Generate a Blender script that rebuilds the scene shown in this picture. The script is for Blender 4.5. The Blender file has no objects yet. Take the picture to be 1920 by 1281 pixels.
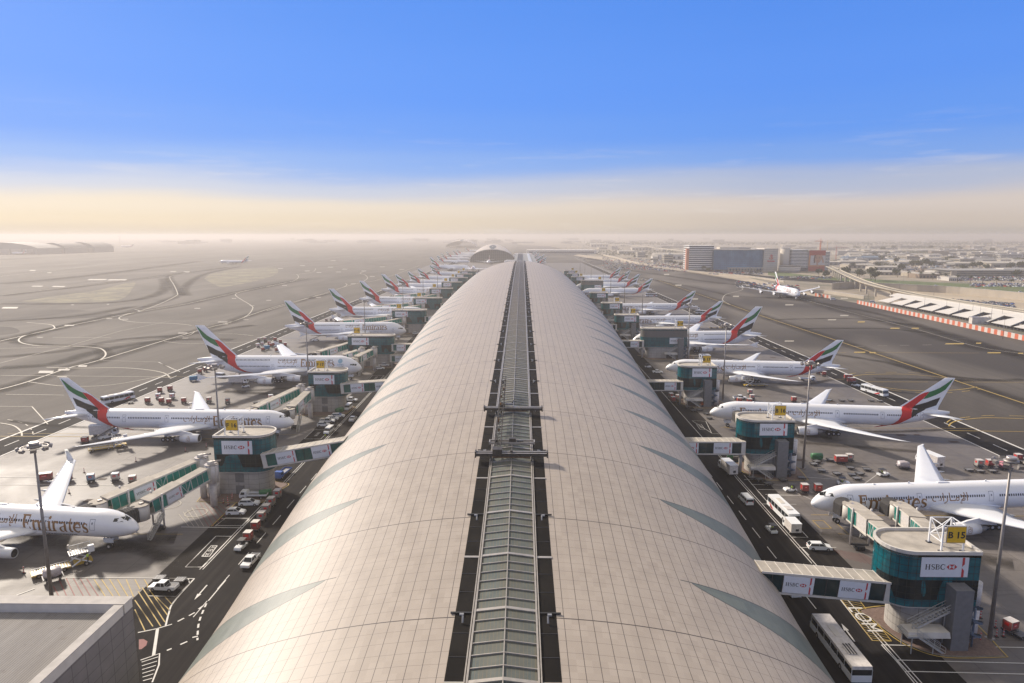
import bpy, bmesh, math, random
from math import sin, cos, pi, radians, sqrt, atan2
from mathutils import Vector, Matrix
random.seed(7)
SC = bpy.context.scene
COL = SC.collection
H = 63.0; F = 1253.0; TH = atan2(640.5-441.0, F); YAW = atan2(18.0, F)
def P(px, py, h=0.0):
    """photo pixel (1920x1281) -> world point at height h"""
    x = (px-960)/F; y = (640.5-py)/F
    d = Vector((x, cos(TH)+y*sin(TH), -sin(TH)+y*cos(TH)))
    d = Vector((d.x*cos(YAW)-d.y*sin(YAW), d.x*sin(YAW)+d.y*cos(YAW), d.z))
    t = (h-H)/d.z
    return Vector((d.x*t, d.y*t, h))
# ------------------------------------------------------------ materials
MATS = {}
def nodes(name):
    m = bpy.data.materials.new(name); m.use_nodes = True
    nt = m.node_tree; b = nt.nodes['Principled BSDF']
    return m, nt, b
def c4(c): return (c[0], c[1], c[2], 1.0)
def mat(name, col, rough=0.5, metal=0.0, var=0.12, scale=1.5, emit=None, bump=0.0, spec=None, dirt=None):
    if name in MATS: return MATS[name]
    m, nt, b = nodes(name)
    b.inputs['Roughness'].default_value = rough; b.inputs['Metallic'].default_value = metal
    if spec is not None: b.inputs['Specular IOR Level'].default_value = spec
    tc = nt.nodes.new('ShaderNodeTexCoord')
    n = nt.nodes.new('ShaderNodeTexNoise'); n.inputs['Scale'].default_value = scale; n.inputs['Detail'].default_value = 5
    nt.links.new(tc.outputs['Object'], n.inputs['Vector'])
    mr = nt.nodes.new('ShaderNodeMapRange'); mr.inputs['From Min'].default_value = .3; mr.inputs['From Max'].default_value = .7
    nt.links.new(n.outputs['Fac'], mr.inputs['Value'])
    mx = nt.nodes.new('ShaderNodeMix'); mx.data_type = 'RGBA'
    mx.inputs['A'].default_value = c4([v*(1-var) for v in col]) if dirt is None else c4(dirt)
    mx.inputs['B'].default_value = c4([min(1, v*(1+var*.6)) for v in col])
    nt.links.new(mr.outputs['Result'], mx.inputs['Factor'])
    nt.links.new(mx.outputs['Result'], b.inputs['Base Color'])
    if bump:
        bp = nt.nodes.new('ShaderNodeBump'); bp.inputs['Strength'].default_value = bump; bp.inputs['Distance'].default_value = .05
        nt.links.new(n.outputs['Fac'], bp.inputs['Height']); nt.links.new(bp.outputs['Normal'], b.inputs['Normal'])
    if emit: b.inputs['Emission Color'].default_value = c4(emit[0]); b.inputs['Emission Strength'].default_value = emit[1]
    MATS[name] = m; return m
class G:
    """tiny node-graph helper"""
    def __init__(s, name):
        s.m, s.nt, s.b = nodes(name); s.tc = s.nt.nodes.new('ShaderNodeTexCoord')
        MATS[name] = s.m
    def n(s, t, **kw):
        o = s.nt.nodes.new(t)
        for k, v in kw.items(): setattr(o, k, v)
        return o
    def set(s, sock, v):
        if isinstance(v, bpy.types.NodeSocket): s.nt.links.new(v, sock)
        else: sock.default_value = v
    def math(s, op, a, b=0.0, c=None):
        o = s.n('ShaderNodeMath', operation=op); s.set(o.inputs[0], a); s.set(o.inputs[1], b)
        if c is not None: s.set(o.inputs[2], c)
        return o.outputs[0]
    def noise(s, vec, scale, detail=4, rough=.55, dist=0):
        o = s.n('ShaderNodeTexNoise'); s.nt.links.new(vec, o.inputs['Vector']); o.inputs['Scale'].default_value = scale
        o.inputs['Detail'].default_value = detail; o.inputs['Roughness'].default_value = rough; o.inputs['Distortion'].default_value = dist
        return o.outputs['Fac']
    def map(s, vec, sc=(1, 1, 1), rot=(0, 0, 0)):
        o = s.n('ShaderNodeMapping'); s.nt.links.new(vec, o.inputs['Vector']); o.inputs['Scale'].default_value = sc; o.inputs['Rotation'].default_value = rot
        return o.outputs[0]
    def rng(s, v, a, b, c=0., d=1.):
        o = s.n('ShaderNodeMapRange'); s.set(o.inputs[0], v); o.inputs[1].default_value = a; o.inputs[2].default_value = b
        o.inputs[3].default_value = c; o.inputs[4].default_value = d; return o.outputs[0]
    def mix(s, f, a, b, bt='MIX'):
        o = s.n('ShaderNodeMix', data_type='RGBA', blend_type=bt); s.set(o.inputs['Factor'], f)
        s.set(o.inputs['A'], c4(a) if isinstance(a, (tuple, list)) else a); s.set(o.inputs['B'], c4(b) if isinstance(b, (tuple, list)) else b)
        return o.outputs['Result']
    def sep(s, vec):
        o = s.n('ShaderNodeSeparateXYZ'); s.nt.links.new(vec, o.inputs[0]); return o.outputs
    def line(s, v, period, width):
        """1 on thin lines every period"""
        f = s.math('FRACT', s.math('DIVIDE', v, period))
        d = s.math('ABSOLUTE', s.math('SUBTRACT', f, .5))
        return s.math('GREATER_THAN', d, .5-width/period/2)
    def out(s, col, rough=.6, metal=0., bump=None, bs=.3, bd=.05, spec=None):
        s.set(s.b.inputs['Base Color'], c4(col) if isinstance(col, (tuple, list)) else col)
        s.set(s.b.inputs['Roughness'], rough); s.set(s.b.inputs['Metallic'], metal)
        if spec is not None: s.b.inputs['Specular IOR Level'].default_value = spec
        if bump is not None:
            o = s.n('ShaderNodeBump'); s.set(o.inputs['Height'], bump); o.inputs['Strength'].default_value = bs; o.inputs['Distance'].default_value = bd
            s.nt.links.new(o.outputs[0], s.b.inputs['Normal'])
        return s.m
# ------------------------------------------------------------ mesh builder
class MB:
    def __init__(s): s.v = []; s.f = []; s.mi = []; s.mats = []; s.sm = []
    def midx(s, m):
        if m not in s.mats: s.mats.append(m)
        return s.mats.index(m)
    def add(s, vs, fs, m, smooth=False):
        o = len(s.v); s.v += [tuple(v) for v in vs]; k = s.midx(m)
        for f in fs: s.f.append([i+o for i in f]); s.mi.append(k); s.sm.append(smooth)
        return s
    def box(s, x, y, z, sx, sy, sz, m, rz=0, top=None, off=(0, 0)):
        """centre x,y; base z; optional top scale (tx,ty) for tapering"""
        tx, ty = top or (1, 1); vs = []
        for zz, kx, ky, ox, oy in ((z, 1, 1, 0, 0), (z+sz, tx, ty, off[0], off[1])):
            for a, b in ((-1, -1), (1, -1), (1, 1), (-1, 1)):
                X, Y = a*sx/2*kx+ox, b*sy/2*ky+oy
                vs.append((x+X*cos(rz)-Y*sin(rz), y+X*sin(rz)+Y*cos(rz), zz))
        return s.add(vs, [(3, 2, 1, 0), (4, 5, 6, 7), (0, 1, 5, 4), (1, 2, 6, 5), (2, 3, 7, 6), (3, 0, 4, 7)], m)
    def beam(s, p, q, w, h, m, up=(0, 0, 1)):
        p = Vector(p); q = Vector(q); d = (q-p).normalized(); u = Vector(up)
        if abs(d.dot(u)) > .95: u = Vector((1, 0, 0))
        r = d.cross(u).normalized()*w/2; t = r.cross(d).normalized()*h/2
        vs = [p-r-t, p+r-t, p+r+t, p-r+t, q-r-t, q+r-t, q+r+t, q-r+t]
        return s.add(vs, [(0, 1, 2, 3), (7, 6, 5, 4), (4, 5, 1, 0), (5, 6, 2, 1), (6, 7, 3, 2), (7, 4, 0, 3)], m)
    def tube(s, p, q, r, m, n=10, r2=None, cap=True):
        p = Vector(p); q = Vector(q); d = (q-p).normalized(); u = Vector((0, 0, 1)) if abs(d.z) < .9 else Vector((1, 0, 0))
        a = d.cross(u).normalized(); b = a.cross(d); r2 = r if r2 is None else r2; vs = []
        for c, rr in ((p, r), (q, r2)):
            for i in range(n): t = 2*pi*i/n; vs.append(c+(a*cos(t)+b*sin(t))*rr)
        s.add(vs, [(i, i+n, (i+1) % n+n, (i+1) % n) for i in range(n)], m, n > 6)
        if cap: s.add(vs[:n], [list(range(n))], m); s.add(vs[n:], [list(range(n))[::-1]], m)
        return s
    def lathe(s, prof, c, axis, m, n=20):
        """prof list of (t along axis, radius)"""
        c = Vector(c); ax = Vector(axis).normalized(); u = Vector((0, 0, 1)) if abs(ax.z) < .9 else Vector((1, 0, 0))
        a = ax.cross(u).normalized(); b = a.cross(ax); vs = []
        for t, r in prof:
            for i in range(n): g = 2*pi*i/n; vs.append(c+ax*t+(a*cos(g)+b*sin(g))*r)
        fs = []
        for k in range(len(prof)-1):
            for i in range(n): j = (i+1) % n; fs.append((k*n+i, (k+1)*n+i, (k+1)*n+j, k*n+j))
        return s.add(vs, fs, m, True)
    def prism(s, poly, z0, z1, m, mtop=None):
        n = len(poly); vs = [(x, y, z0) for x, y in poly]+[(x, y, z1) for x, y in poly]
        s.add(vs, [(i, (i+1) % n, (i+1) % n+n, i+n) for i in range(n)]+[list(range(n))[::-1]], m)
        return s.add(vs[n:], [list(range(n))], mtop or m)
    def quad(s, a, b, c, d, m): return s.add([a, b, c, d], [(0, 1, 2, 3)], m)
    def build(s, name, parent=None, loc=None, rz=0, fix=True):
        me = bpy.data.meshes.new(name); me.from_pydata(s.v, [], s.f)
        for m in s.mats: me.materials.append(m)
        me.polygons.foreach_set('material_index', s.mi); me.polygons.foreach_set('use_smooth', s.sm)
        if fix:
            bm = bmesh.new(); bm.from_mesh(me); bmesh.ops.remove_doubles(bm, verts=bm.verts, dist=1e-5)
            bmesh.ops.recalc_face_normals(bm, faces=bm.faces); bm.to_mesh(me); bm.free()
        me.update(); return link(name, me, parent, loc, rz)
def link(name, me, parent=None, loc=None, rz=0):
    o = bpy.data.objects.new(name, me); COL.objects.link(o)
    if parent: o.parent = parent
    if loc is not None: o.location = loc
    o.rotation_euler.z = rz
    return o
def thing(name, label, cat, loc=(0, 0, 0), rz=0, group=None):
    o = link(name, None, None, loc, rz); return tag(o, label, cat, group)
def tag(o, label=None, cat=None, group=None, kind=None):
    if label: o['label'] = label
    if cat: o['category'] = cat
    if group: o['group'] = group
    if kind: o['kind'] = kind
    return o
def kids(o): return KIDS.get(o.name) or []
KIDS = {}
def index_kids():
    KIDS.clear()
    for o in bpy.data.objects:
        if o.parent: KIDS.setdefault(o.parent.name, []).append(o)
def tree_of(o):
    return (o, [tree_of(c) for c in bpy.data.objects if c.parent == o])
def copy_tree(t, parent=None):
    o, ch = t; c = o.copy(); COL.objects.link(c)
    if parent: c.parent = parent
    for x in ch: copy_tree(x, c)
    return c
class Proto:
    """a thing built once; first placement moves it, later ones copy it"""
    def __init__(s, root): s.root = root; s.used = False; s.tree = None
    def put(s, loc, rz, label, group=None, cat=None, scale=None):
        if s.tree is None: s.tree = tree_of(s.root)
        if not s.used: o = s.root; s.used = True
        else: o = copy_tree(s.tree)
        o.location = loc; o.rotation_euler = (0, 0, rz); o['label'] = label
        if group: o['group'] = group
        if cat: o['category'] = cat
        if scale: o.scale = scale
        return o
    def drop(s):
        if not s.used:
            for o in [s.root]+list(s.root.children_recursive): bpy.data.objects.remove(o)
def interp(tab, x):
    if x <= tab[0][0]: return tab[0][1]
    for (a, va), (b, vb) in zip(tab, tab[1:]):
        if x <= b: t = (x-a)/(b-a); return va+(vb-va)*t
    return tab[-1][1]
def scurve(tab, x):
    """smooth (Catmull) interpolation"""
    n = len(tab)
    if x <= tab[0][0]: return tab[0][1]
    if x >= tab[-1][0]: return tab[-1][1]
    for i in range(n-1):
        if x <= tab[i+1][0]:
            x0, y0 = tab[i]; x1, y1 = tab[i+1]; h = x1-x0; t = (x-x0)/h
            m0 = (y1-tab[i-1][1])/(x1-tab[i-1][0]) if i else (y1-y0)/h
            m1 = (tab[i+2][1]-y0)/(tab[i+2][0]-x0) if i+2 < n else (y1-y0)/h
            return (2*t**3-3*t*t+1)*y0+(t**3-2*t*t+t)*h*m0+(-2*t**3+3*t*t)*y1+(t**3-t*t)*h*m1
ORD = ['first', 'second', 'third', 'fourth', 'fifth', 'sixth', 'seventh', 'eighth', 'ninth', 'tenth', 'eleventh', 'twelfth', 'thirteenth', 'fourteenth']
# ------------------------------------------------------------ lettering
def ribbon2(pts, w):
    """2D polyline -> list of quads; w number or list of widths"""
    n = len(pts); ws = w if isinstance(w, (list, tuple)) else [w]*n; L = []; R = []
    for i in range(n):
        a = pts[max(0, i-1)]; b = pts[min(n-1, i+1)]; dx, dy = b[0]-a[0], b[1]-a[1]; l = sqrt(dx*dx+dy*dy) or 1
        nx, ny = -dy/l*ws[i]/2, dx/l*ws[i]/2
        L.append((pts[i][0]+nx, pts[i][1]+ny)); R.append((pts[i][0]-nx, pts[i][1]-ny))
    return [[R[i], R[i+1], L[i+1], L[i]] for i in range(n-1)]
def arc(cx, cy, rx, ry, a0, a1, n=10):
    return [(cx+rx*cos(radians(a0+(a1-a0)*i/n)), cy+ry*sin(radians(a0+(a1-a0)*i/n))) for i in range(n+1)]
def wv(lo, hi, n, ph=0):   # width that swells like a broad pen
    return [lo+(hi-lo)*abs(sin(pi*i/(n-1)+ph)) for i in range(n)]
def rect(x0, y0, x1, y1): return [[(x0, y0), (x1, y0), (x1, y1), (x0, y1)]]
T = .09; K = .27
def glyph(ch):
    """serif glyphs, x-height 1, cap height 1.45; returns polys, advance"""
    q = []
    def stem(x, y0, y1, foot=True, head=False):
        q.extend(rect(x-K/2, y0, x+K/2, y1))
        if foot: q.extend(rect(x-K*.9, y0, x+K*.9, y0+T))
        if head: q.extend(rect(x-K*.9, y1-T, x+K*.9, y1))
    if ch == 'E':
        stem(.28, 0, 1.45, 1, 1); q.extend(rect(.2, 0, 1.0, T*1.3)); q.extend(rect(.2, 1.45-T*1.3, .95, 1.45)); q.extend(rect(.2, .7, .8, .7+T*1.1))
        q.extend(rect(.9, 0, 1.02, .36)); q.extend(rect(.87, 1.1, .98, 1.45)); q.extend(rect(.72, .56, .82, .92)); return q, 1.15
    if ch == 'H':
        stem(.28, 0, 1.45, 1, 1); stem(1.1, 0, 1.45, 1, 1); q.extend(rect(.3, .68, 1.1, .68+T)); return q, 1.45
    if ch == 'B':
        stem(.28, 0, 1.45, 1, 1)
        q.extend(ribbon2([(.3, 1.4)]+arc(.62, 1.09, .28, .31, 90, -90)+[(.3, .77)], [T]*3+[T, .14, .2, .24, .24, .2, .14, T]+[T]*2))
        q.extend(ribbon2([(.3, .77)]+arc(.66, .41, .32, .365, 90, -90)+[(.3, .05)], [T]*3+[T, .14, .2, .25, .25, .2, .14, T]+[T]*2)); return q, 1.2
    if ch == 'C':
        q.extend(ribbon2(arc(.72, .725, .56, .69, 35, 325, 16), wv(.07, .26, 17))); q.extend(rect(1.13, 1.0, 1.2, 1.42)); q.extend(rect(1.13, .05, 1.19, .3)); return q, 1.35
    if ch == 'S':
        p = arc(.55, 1.08, .34, .33, 25, 250, 9)+arc(.55, .38, .36, .35, 80, -150, 9)
        q.extend(ribbon2(p, [.07, .08, .1, .14, .18, .2, .22, .24, .26, .27, .27, .26, .24, .22, .2, .18, .14, .1, .08, .07]))
        q.extend(rect(.84, 1.05, .91, 1.42)); q.extend(rect(.17, .03, .24, .4)); return q, 1.08
    if ch == 'm':
        stem(.28, 0, 1.0); stem(.95, 0, .72); stem(1.62, 0, .72); q.extend(rect(.05, 1-T, .3, 1))
        for x in (.4, 1.07): q.extend(ribbon2(arc(x+.22, .68, .33, .28, 165, 0, 8), [T, T, .1, .13, .17, .21, .25, K, K]))
        return q, 1.9
    if ch == 'i':
        stem(.25, 0, 1.0); q.extend(rect(.02, 1-T, .27, 1)); q.append(arc(.28, 1.28, .14, .14, 0, 330, 11)); return q, .52
    if ch == 'r':
        stem(.25, 0, 1.0); q.extend(rect(.02, 1-T, .27, 1)); q.extend(ribbon2(arc(.58, .7, .24, .26, 150, 35, 6), [T, .1, .13, .17, .2, .22, .2])); return q, .86
    if ch == 'a':
        q.extend(ribbon2(arc(.42, .7, .3, .26, 150, 0, 7)+[(.72, .15), (.8, .05), (.92, .08)], [.2, .14, .1, T, .1, .16, .22, K, K, .16, .07]))
        q.extend(ribbon2([(.68, .6)]+arc(.42, .28, .27, .25, 100, 300, 9), [T, T, .12, .17, .22, .24, .24, .2, .15, .1, T])); return q, 1.0
    if ch == 't':
        q.extend(ribbon2([(.3, 1.3), (.3, .3), (.34, .12), (.46, .05), (.6, .12)], [.1, K, K, .2, .08])); q.extend(rect(.05, .9, .62, 1)); return q, .66
    if ch == 'e':
        q.extend(ribbon2(arc(.5, .5, .38, .46, 0, 318, 16), wv(.08, .27, 17))); q.extend(rect(.2, .49, .9, .49+T)); return q, 1.0
    if ch == 's':
        p = arc(.4, .74, .24, .2, 30, 250, 8)+arc(.4, .27, .26, .22, 75, -150, 8)
        q.extend(ribbon2(p, [.08, .09, .11, .14, .17, .2, .22, .24, .25, .25, .24, .22, .2, .17, .14, .11, .09, .08])); q.extend(rect(.6, .72, .67, .97)); q.extend(rect(.11, .03, .18, .3)); return q, .82
    return q, .5
def word(txt, x=0, y=0, s=1.0, sp=.04):
    out = []; cx = x
    for ch in txt:
        q, a = glyph(ch)
        out += [[(cx+px*s, y+py*s) for px, py in poly] for poly in q]; cx += (a+sp)*s
    return out, cx-x
_txtc = {}
def text_polys(txt, size=1.0, align='LEFT', bold=0.0):
    """triangles (2D) of a text set in Blender's built-in font"""
    key = (txt, bold)
    if key not in _txtc:
        cu = bpy.data.curves.new('t', 'FONT'); cu.body = txt; cu.size = 1; cu.resolution_u = 3; cu.offset = bold
        o = bpy.data.objects.new('t', cu); COL.objects.link(o)
        dg = bpy.context.evaluated_depsgraph_get(); me = bpy.data.meshes.new_from_object(o.evaluated_get(dg)); me.calc_loop_triangles()
        tris = [[(me.vertices[i].co.x, me.vertices[i].co.y) for i in t.vertices] for t in me.loop_triangles]
        bpy.data.objects.remove(o); bpy.data.curves.remove(cu); bpy.data.meshes.remove(me); _txtc[key] = tris
    tris = _txtc[key]
    if not tris: return [], 0
    x0 = min(p[0] for t in tris for p in t); x1 = max(p[0] for t in tris for p in t); w = x1-x0
    ox = {'LEFT': -x0, 'CENTER': -(x0+x1)/2, 'RIGHT': -x1}[align]
    return [[((px+ox)*size, py*size) for px, py in t] for t in tris], w*size
def decal(mb, polys, fn, m, cell=None, off=0.0):
    """2D polygons -> 3D through fn(u,v) ; cell = tessellation size. overlapping glyph pieces are lifted slightly apart"""
    for k, poly in enumerate(polys):
        if cell:
            bm = bmesh.new(); vs = [bm.verts.new((p[0], p[1], 0)) for p in poly]
            try: bm.faces.new(vs)
            except Exception: bm.free(); continue
            bmesh.ops.triangulate(bm, faces=bm.faces)
            for ax in (0, 1):
                lo = min(p[ax] for p in poly); hi = max(p[ax] for p in poly); c = math.ceil(lo/cell)*cell
                while c < hi:
                    no = (1, 0, 0) if ax == 0 else (0, 1, 0)
                    bmesh.ops.bisect_plane(bm, geom=bm.verts[:]+bm.edges[:]+bm.faces[:], plane_co=(c if ax == 0 else 0, c if ax else 0, 0), plane_no=no)
                    c += cell
            bm.verts.index_update()
            mb.add([fn(v.co.x, v.co.y, off+(k % 5)*.003) for v in bm.verts], [[v.index for v in f.verts] for f in bm.faces], m); bm.free()
        else:
            mb.add([fn(p[0], p[1], off+(k % 5)*.003) for p in poly], [list(range(len(poly)))], m)
# ------------------------------------------------------------ shared materials
WHITE = mat('white_paint', (.78, .79, .80), .32, var=.05, scale=.4)
OFFW = mat('offwhite_panel', (.62, .58, .52), .55, var=.12, scale=.6)
STEEL = mat('painted_steel', (.33, .33, .34), .45, .5, var=.2)
DARK = mat('dark_metal', (.05, .05, .055), .5, .3, var=.3)
BLACK = mat('black_rubber', (.018, .018, .02), .8, var=.3)
RED = mat('red_paint', (.52, .03, .04), .45, var=.1)
CRED = mat('container_red', (.30, .07, .06), .5, var=.25, scale=2)
CWHITE = mat('container_white', (.62, .58, .55), .5, var=.2, scale=2)
CGREY = mat('container_aluminium', (.42, .38, .35), .4, .4, var=.25, scale=2)
CBLUE = mat('container_blue', (.05, .22, .38), .5, var=.2, scale=2)
YEL = mat('yellow_sign', (.78, .47, .015), .5, var=.08)
SIGNW = mat('sign_white', (.72, .73, .76), .45, var=.04)
INK = mat('sign_ink', (.02, .02, .022), .6)
GREENP = mat('green_paint', (.03, .15, .06), .5, var=.2)
ORANGE = mat('orange_paint', (.62, .12, .02), .5, var=.2)
YELP = mat('machine_yellow', (.55, .36, .04), .5, var=.2)
BLUEP = mat('blue_paint', (.03, .10, .38), .4, var=.15)
CARGL = mat('car_glass', (.02, .025, .03), .12, var=.1)
CONC = mat('wall_concrete', (.44, .41, .38), .8, var=.16, scale=.8, bump=.2)
DKGREY = mat('shaft_cladding', (.16, .16, .165), .6, var=.15)
HIVIS = mat('hi_vis_vest', (.45, .65, .04), .7)
SKIN = mat('skin', (.35, .2, .13), .6)
CLOTH = mat('dark_trousers', (.03, .035, .05), .9)
PLASTIC = mat('wrapped_cargo', (.5, .45, .46), .35, var=.25, scale=4)
PINK = mat('pink_cargo_net', (.55, .2, .25), .5, var=.3, scale=4)
GOLD = mat('gold_lettering', (.33, .17, .06), .4, .25, var=.2, scale=.6)
FGREEN = mat('fin_green', (.004, .16, .04), .6, var=.04)
FRED = mat('fin_red', (.60, .006, .01), .6, var=.04)
FBLACK = mat('fin_black', (.01, .01, .009), .6, var=.04)
LGREY = mat('aircraft_grey', (.45, .47, .49), .38, var=.08)
METAL = mat('bare_metal', (.5, .5, .5), .28, .9, var=.2)
def glassmat(name='teal_curtain_wall', band=1.0):
    g = G(name); s = g.sep(g.tc.outputs['UV'])
    l = g.math('MAXIMUM', g.line(s[0], 1.25, .09), g.line(s[1], 1.15, .09))
    cell = g.n('ShaderNodeTexWhiteNoise', noise_dimensions='2D'); cv = g.n('ShaderNodeCombineXYZ')
    g.set(cv.inputs[0], g.math('FLOOR', g.math('DIVIDE', g.math('ADD', s[0], .625), 1.25))); g.set(cv.inputs[1], g.math('FLOOR', g.math('DIVIDE', g.math('ADD', s[1], .575), 1.15)))
    g.nt.links.new(cv.outputs[0], cell.inputs['Vector'])
    c = g.mix(cell.outputs[0], (.002, .075, .098), (.004, .12, .145)); c = g.mix(g.math('MULTIPLY', g.math('MULTIPLY', g.math('LESS_THAN', s[1], 10.3), g.math('GREATER_THAN', s[1], 7.1)), g.math('MULTIPLY', g.math('GREATER_THAN', g.noise(s['Vector'] if False else g.map(g.tc.outputs['UV'], (.16, .05, 1)), 1.0, 1), .46), band)), c, (.003, .012, .016)); c = g.mix(l, c, (.004, .01, .012))
    return g.out(c, g.math('ADD', g.math('MULTIPLY', l, .4), .12), 0, bump=g.math('MULTIPLY', l, -1.), bs=.2, spec=.3)
TEAL = glassmat(); TEALP = glassmat('teal_curtain_wall_plain', 0.0)
JBG = mat('bridge_green_glass', (.012, .21, .17), .12, var=.35, scale=.7)
DKG = mat('dark_glass', (.006, .03, .035), .1, var=.3, scale=.5)
# ------------------------------------------------------------ ground, apron, roads, paint
def asphalt_mat():
    g = G('taxiway_asphalt'); v = g.tc.outputs['Object']
    a = g.noise(g.map(v, (.012, .0035, 1)), 1.0, 5, .6, 1.2); b = g.noise(g.map(v, (.35, .012, 1)), 1.0, 4, .6); d = g.noise(v, .9, 6, .7)
    c = g.mix(g.rng(a, .35, .65), (.065, .058, .052), (.15, .136, .122)); c = g.mix(g.rng(b, .35, .75, 0, .45), c, (.06, .055, .05)); c = g.mix(g.rng(d, .3, .7, 0, .18), c, (.22, .2, .18))
    s = g.sep(v); l = g.math('MAXIMUM', g.line(s[0], 3.75, .06), g.line(s[1], 90, .1)); c = g.mix(g.math('MULTIPLY', l, .25), c, (.05, .045, .04))
    return g.out(c, .9, bump=d, bs=.1, spec=.2)
def right_mat():
    g = G('grooved_taxiway'); v = g.tc.outputs['Object']
    w = g.map(v, (.011, .0058, 1), (0, 0, radians(-14))); a = g.noise(w, 1.0, 3, .45, .9)
    b = g.noise(g.map(v, (.5, .01, 1), (0, 0, radians(-9))), 1.0, 4, .6); d = g.noise(v, .8, 6, .7)
    c = g.mix(g.rng(a, .4, .62), (.04, .035, .034), (.14, .125, .11)); c = g.mix(g.rng(b, .35, .75, 0, .5), c, (.045, .04, .038)); c = g.mix(g.rng(d, .3, .7, 0, .15), c, (.2, .18, .16))
    return g.out(c, .9, bump=d, bs=.1, spec=.2)
def apron_mat():
    g = G('apron_concrete'); v = g.tc.outputs['Object']; s = g.sep(v)
    a = g.noise(v, .035, 5, .6, .6); b = g.noise(v, .35, 6, .7, .3); st = g.noise(g.map(v, (.05, .16, 1)), 1.0, 5, .65, 1.5); d = g.noise(v, 2.5, 4, .6)
    c = g.mix(g.rng(a, .35, .65), (.115, .102, .096), (.205, .184, .172)); c = g.mix(g.rng(b, .4, .75, 0, .6), c, (.075, .065, .06))
    c = g.mix(g.rng(st, .55, .72, 0, .85), c, (.06, .05, .047)); 
    sl = g.n('ShaderNodeTexWhiteNoise', noise_dimensions='2D'); cv = g.n('ShaderNodeCombineXYZ'); g.set(cv.inputs[0], g.math('FLOOR', g.math('DIVIDE', g.math('ADD', s[0], 3.75), 7.5))); g.set(cv.inputs[1], g.math('FLOOR', g.math('DIVIDE', g.math('ADD', s[1], 3.75), 7.5))); g.nt.links.new(cv.outputs[0], sl.inputs[0])
    c = g.mix(g.math('MULTIPLY', sl.outputs[0], .32), c, (.09, .08, .074))
    l = g.math('MAXIMUM', g.line(s[0], 7.5, .12), g.line(s[1], 7.5, .12)); c = g.mix(g.math('MULTIPLY', l, .7), c, (.05, .043, .04))
    vo = g.n('ShaderNodeTexVoronoi'); g.nt.links.new(v, vo.inputs['Vector']); vo.inputs['Scale'].default_value = .045
    c = g.mix(g.rng(vo.outputs['Distance'], .0, .09, .85, 0), c, (.03, .026, .025))
    return g.out(c, g.rng(a, .3, .7, .55, .75), bump=d, bs=.1)
def road_mat():
    g = G('road_asphalt'); v = g.tc.outputs['Object']; a = g.noise(v, .08, 4, .6); b = g.noise(g.map(v, (.9, .03, 1)), 1, 4, .6); d = g.noise(v, 3, 5, .7)
    c = g.mix(g.rng(a, .3, .7), (.011, .010, .011), (.021, .019, .019)); c = g.mix(g.rng(b, .45, .8, 0, .4), c, (.06, .052, .048))
    return g.out(c, .85, bump=d, bs=.15, spec=.08)
def sand_mat():
    g = G('sandy_ground'); v = g.tc.outputs['Object']; a = g.noise(v, .003, 8, .65, .5); b = g.noise(v, .03, 6, .7); e = g.noise(v, .011, 6, .7, .4)
    c = g.mix(g.rng(a, .4, .6), (.22, .185, .14), (.36, .30, .23)); c = g.mix(g.rng(b, .4, .62, 0, .6), c, (.14, .13, .10)); c = g.mix(g.rng(e, .52, .6, 0, .7), c, (.09, .095, .06))
    return g.out(c, .9)
def grass_mat():
    g = G('irrigated_grass'); v = g.tc.outputs['Object']; a = g.noise(v, .05, 6, .7)
    return g.out(g.mix(g.rng(a, .35, .65), (.05, .085, .018), (.12, .15, .04)), .9)
def scrub_mat():
    g = G('dry_scrub'); v = g.tc.outputs['Object']; a = g.noise(v, .04, 7, .75, .6)
    return g.out(g.mix(g.rng(a, .4, .65), (.10, .09, .075), (.24, .215, .13)), .95)
TAXI, TAXR, APR, ROAD, SAND, GRASS, SCRUB = asphalt_mat(), right_mat(), apron_mat(), road_mat(), sand_mat(), grass_mat(), scrub_mat()
def paint(name, c, wear=.5):
    g = G(name); v = g.tc.outputs['Object']; b = g.noise(v, 1.3, 6, .75)
    return g.out(g.mix(g.rng(b, .55, .8, 0, wear), c, tuple(x*.35 for x in c)), .7)
PW = paint('white_marking', (.62, .60, .57)); PY = paint('yellow_marking', (.42, .29, .07)); PCR = paint('cream_marking', (.40, .365, .30)); PFD = paint('faded_marking', (.29, .265, .23), .8); PR = paint('red_marking', (.20, .05, .045), .7)
def tyre_mat():
    g = G('tyre_marks'); v = g.tc.outputs['Object']; s = g.sep(g.tc.outputs['UV']); n = g.noise(v, .06, 5, .7); n2 = g.noise(v, .9, 4, .7)
    e = g.math('MULTIPLY', g.math('MULTIPLY', s[0], g.math('SUBTRACT', 1.0, s[0])), 4.0)
    g.out((.028, .024, .022), .9, spec=.1); g.set(g.b.inputs['Alpha'], g.math('MULTIPLY', g.math('MULTIPLY', e, g.rng(n, .3, .65, .15, .75)), g.rng(n2, .25, .6, .6, 1)))
    return g.m
TYRE = tyre_mat()
def smear(pts, w, z=.095):
    pts = smooth([Vector((p[0], p[1], 0)) for p in pts]); n = len(pts); L = []; R = []
    for i in range(n):
        a = pts[max(0, i-1)]; c = pts[min(n-1, i+1)]; d = (c-a).normalized(); nn = Vector((-d.y, d.x, 0))*w/2; L.append(pts[i]+nn); R.append(pts[i]-nn)
    me = bpy.data.meshes.new('tyre_marks'); me.from_pydata([(p.x, p.y, z) for p in L+R], [], [(i, i+1, n+i+1, n+i) for i in range(n-1)]); me.materials.append(TYRE); uv = me.uv_layers.new(name='UVMap')
    for lp in me.loops: uv.data[lp.index].uv = (0 if lp.vertex_index < n else 1, 0)
    tag(link('tyre_marks', me), kind='structure')
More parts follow.
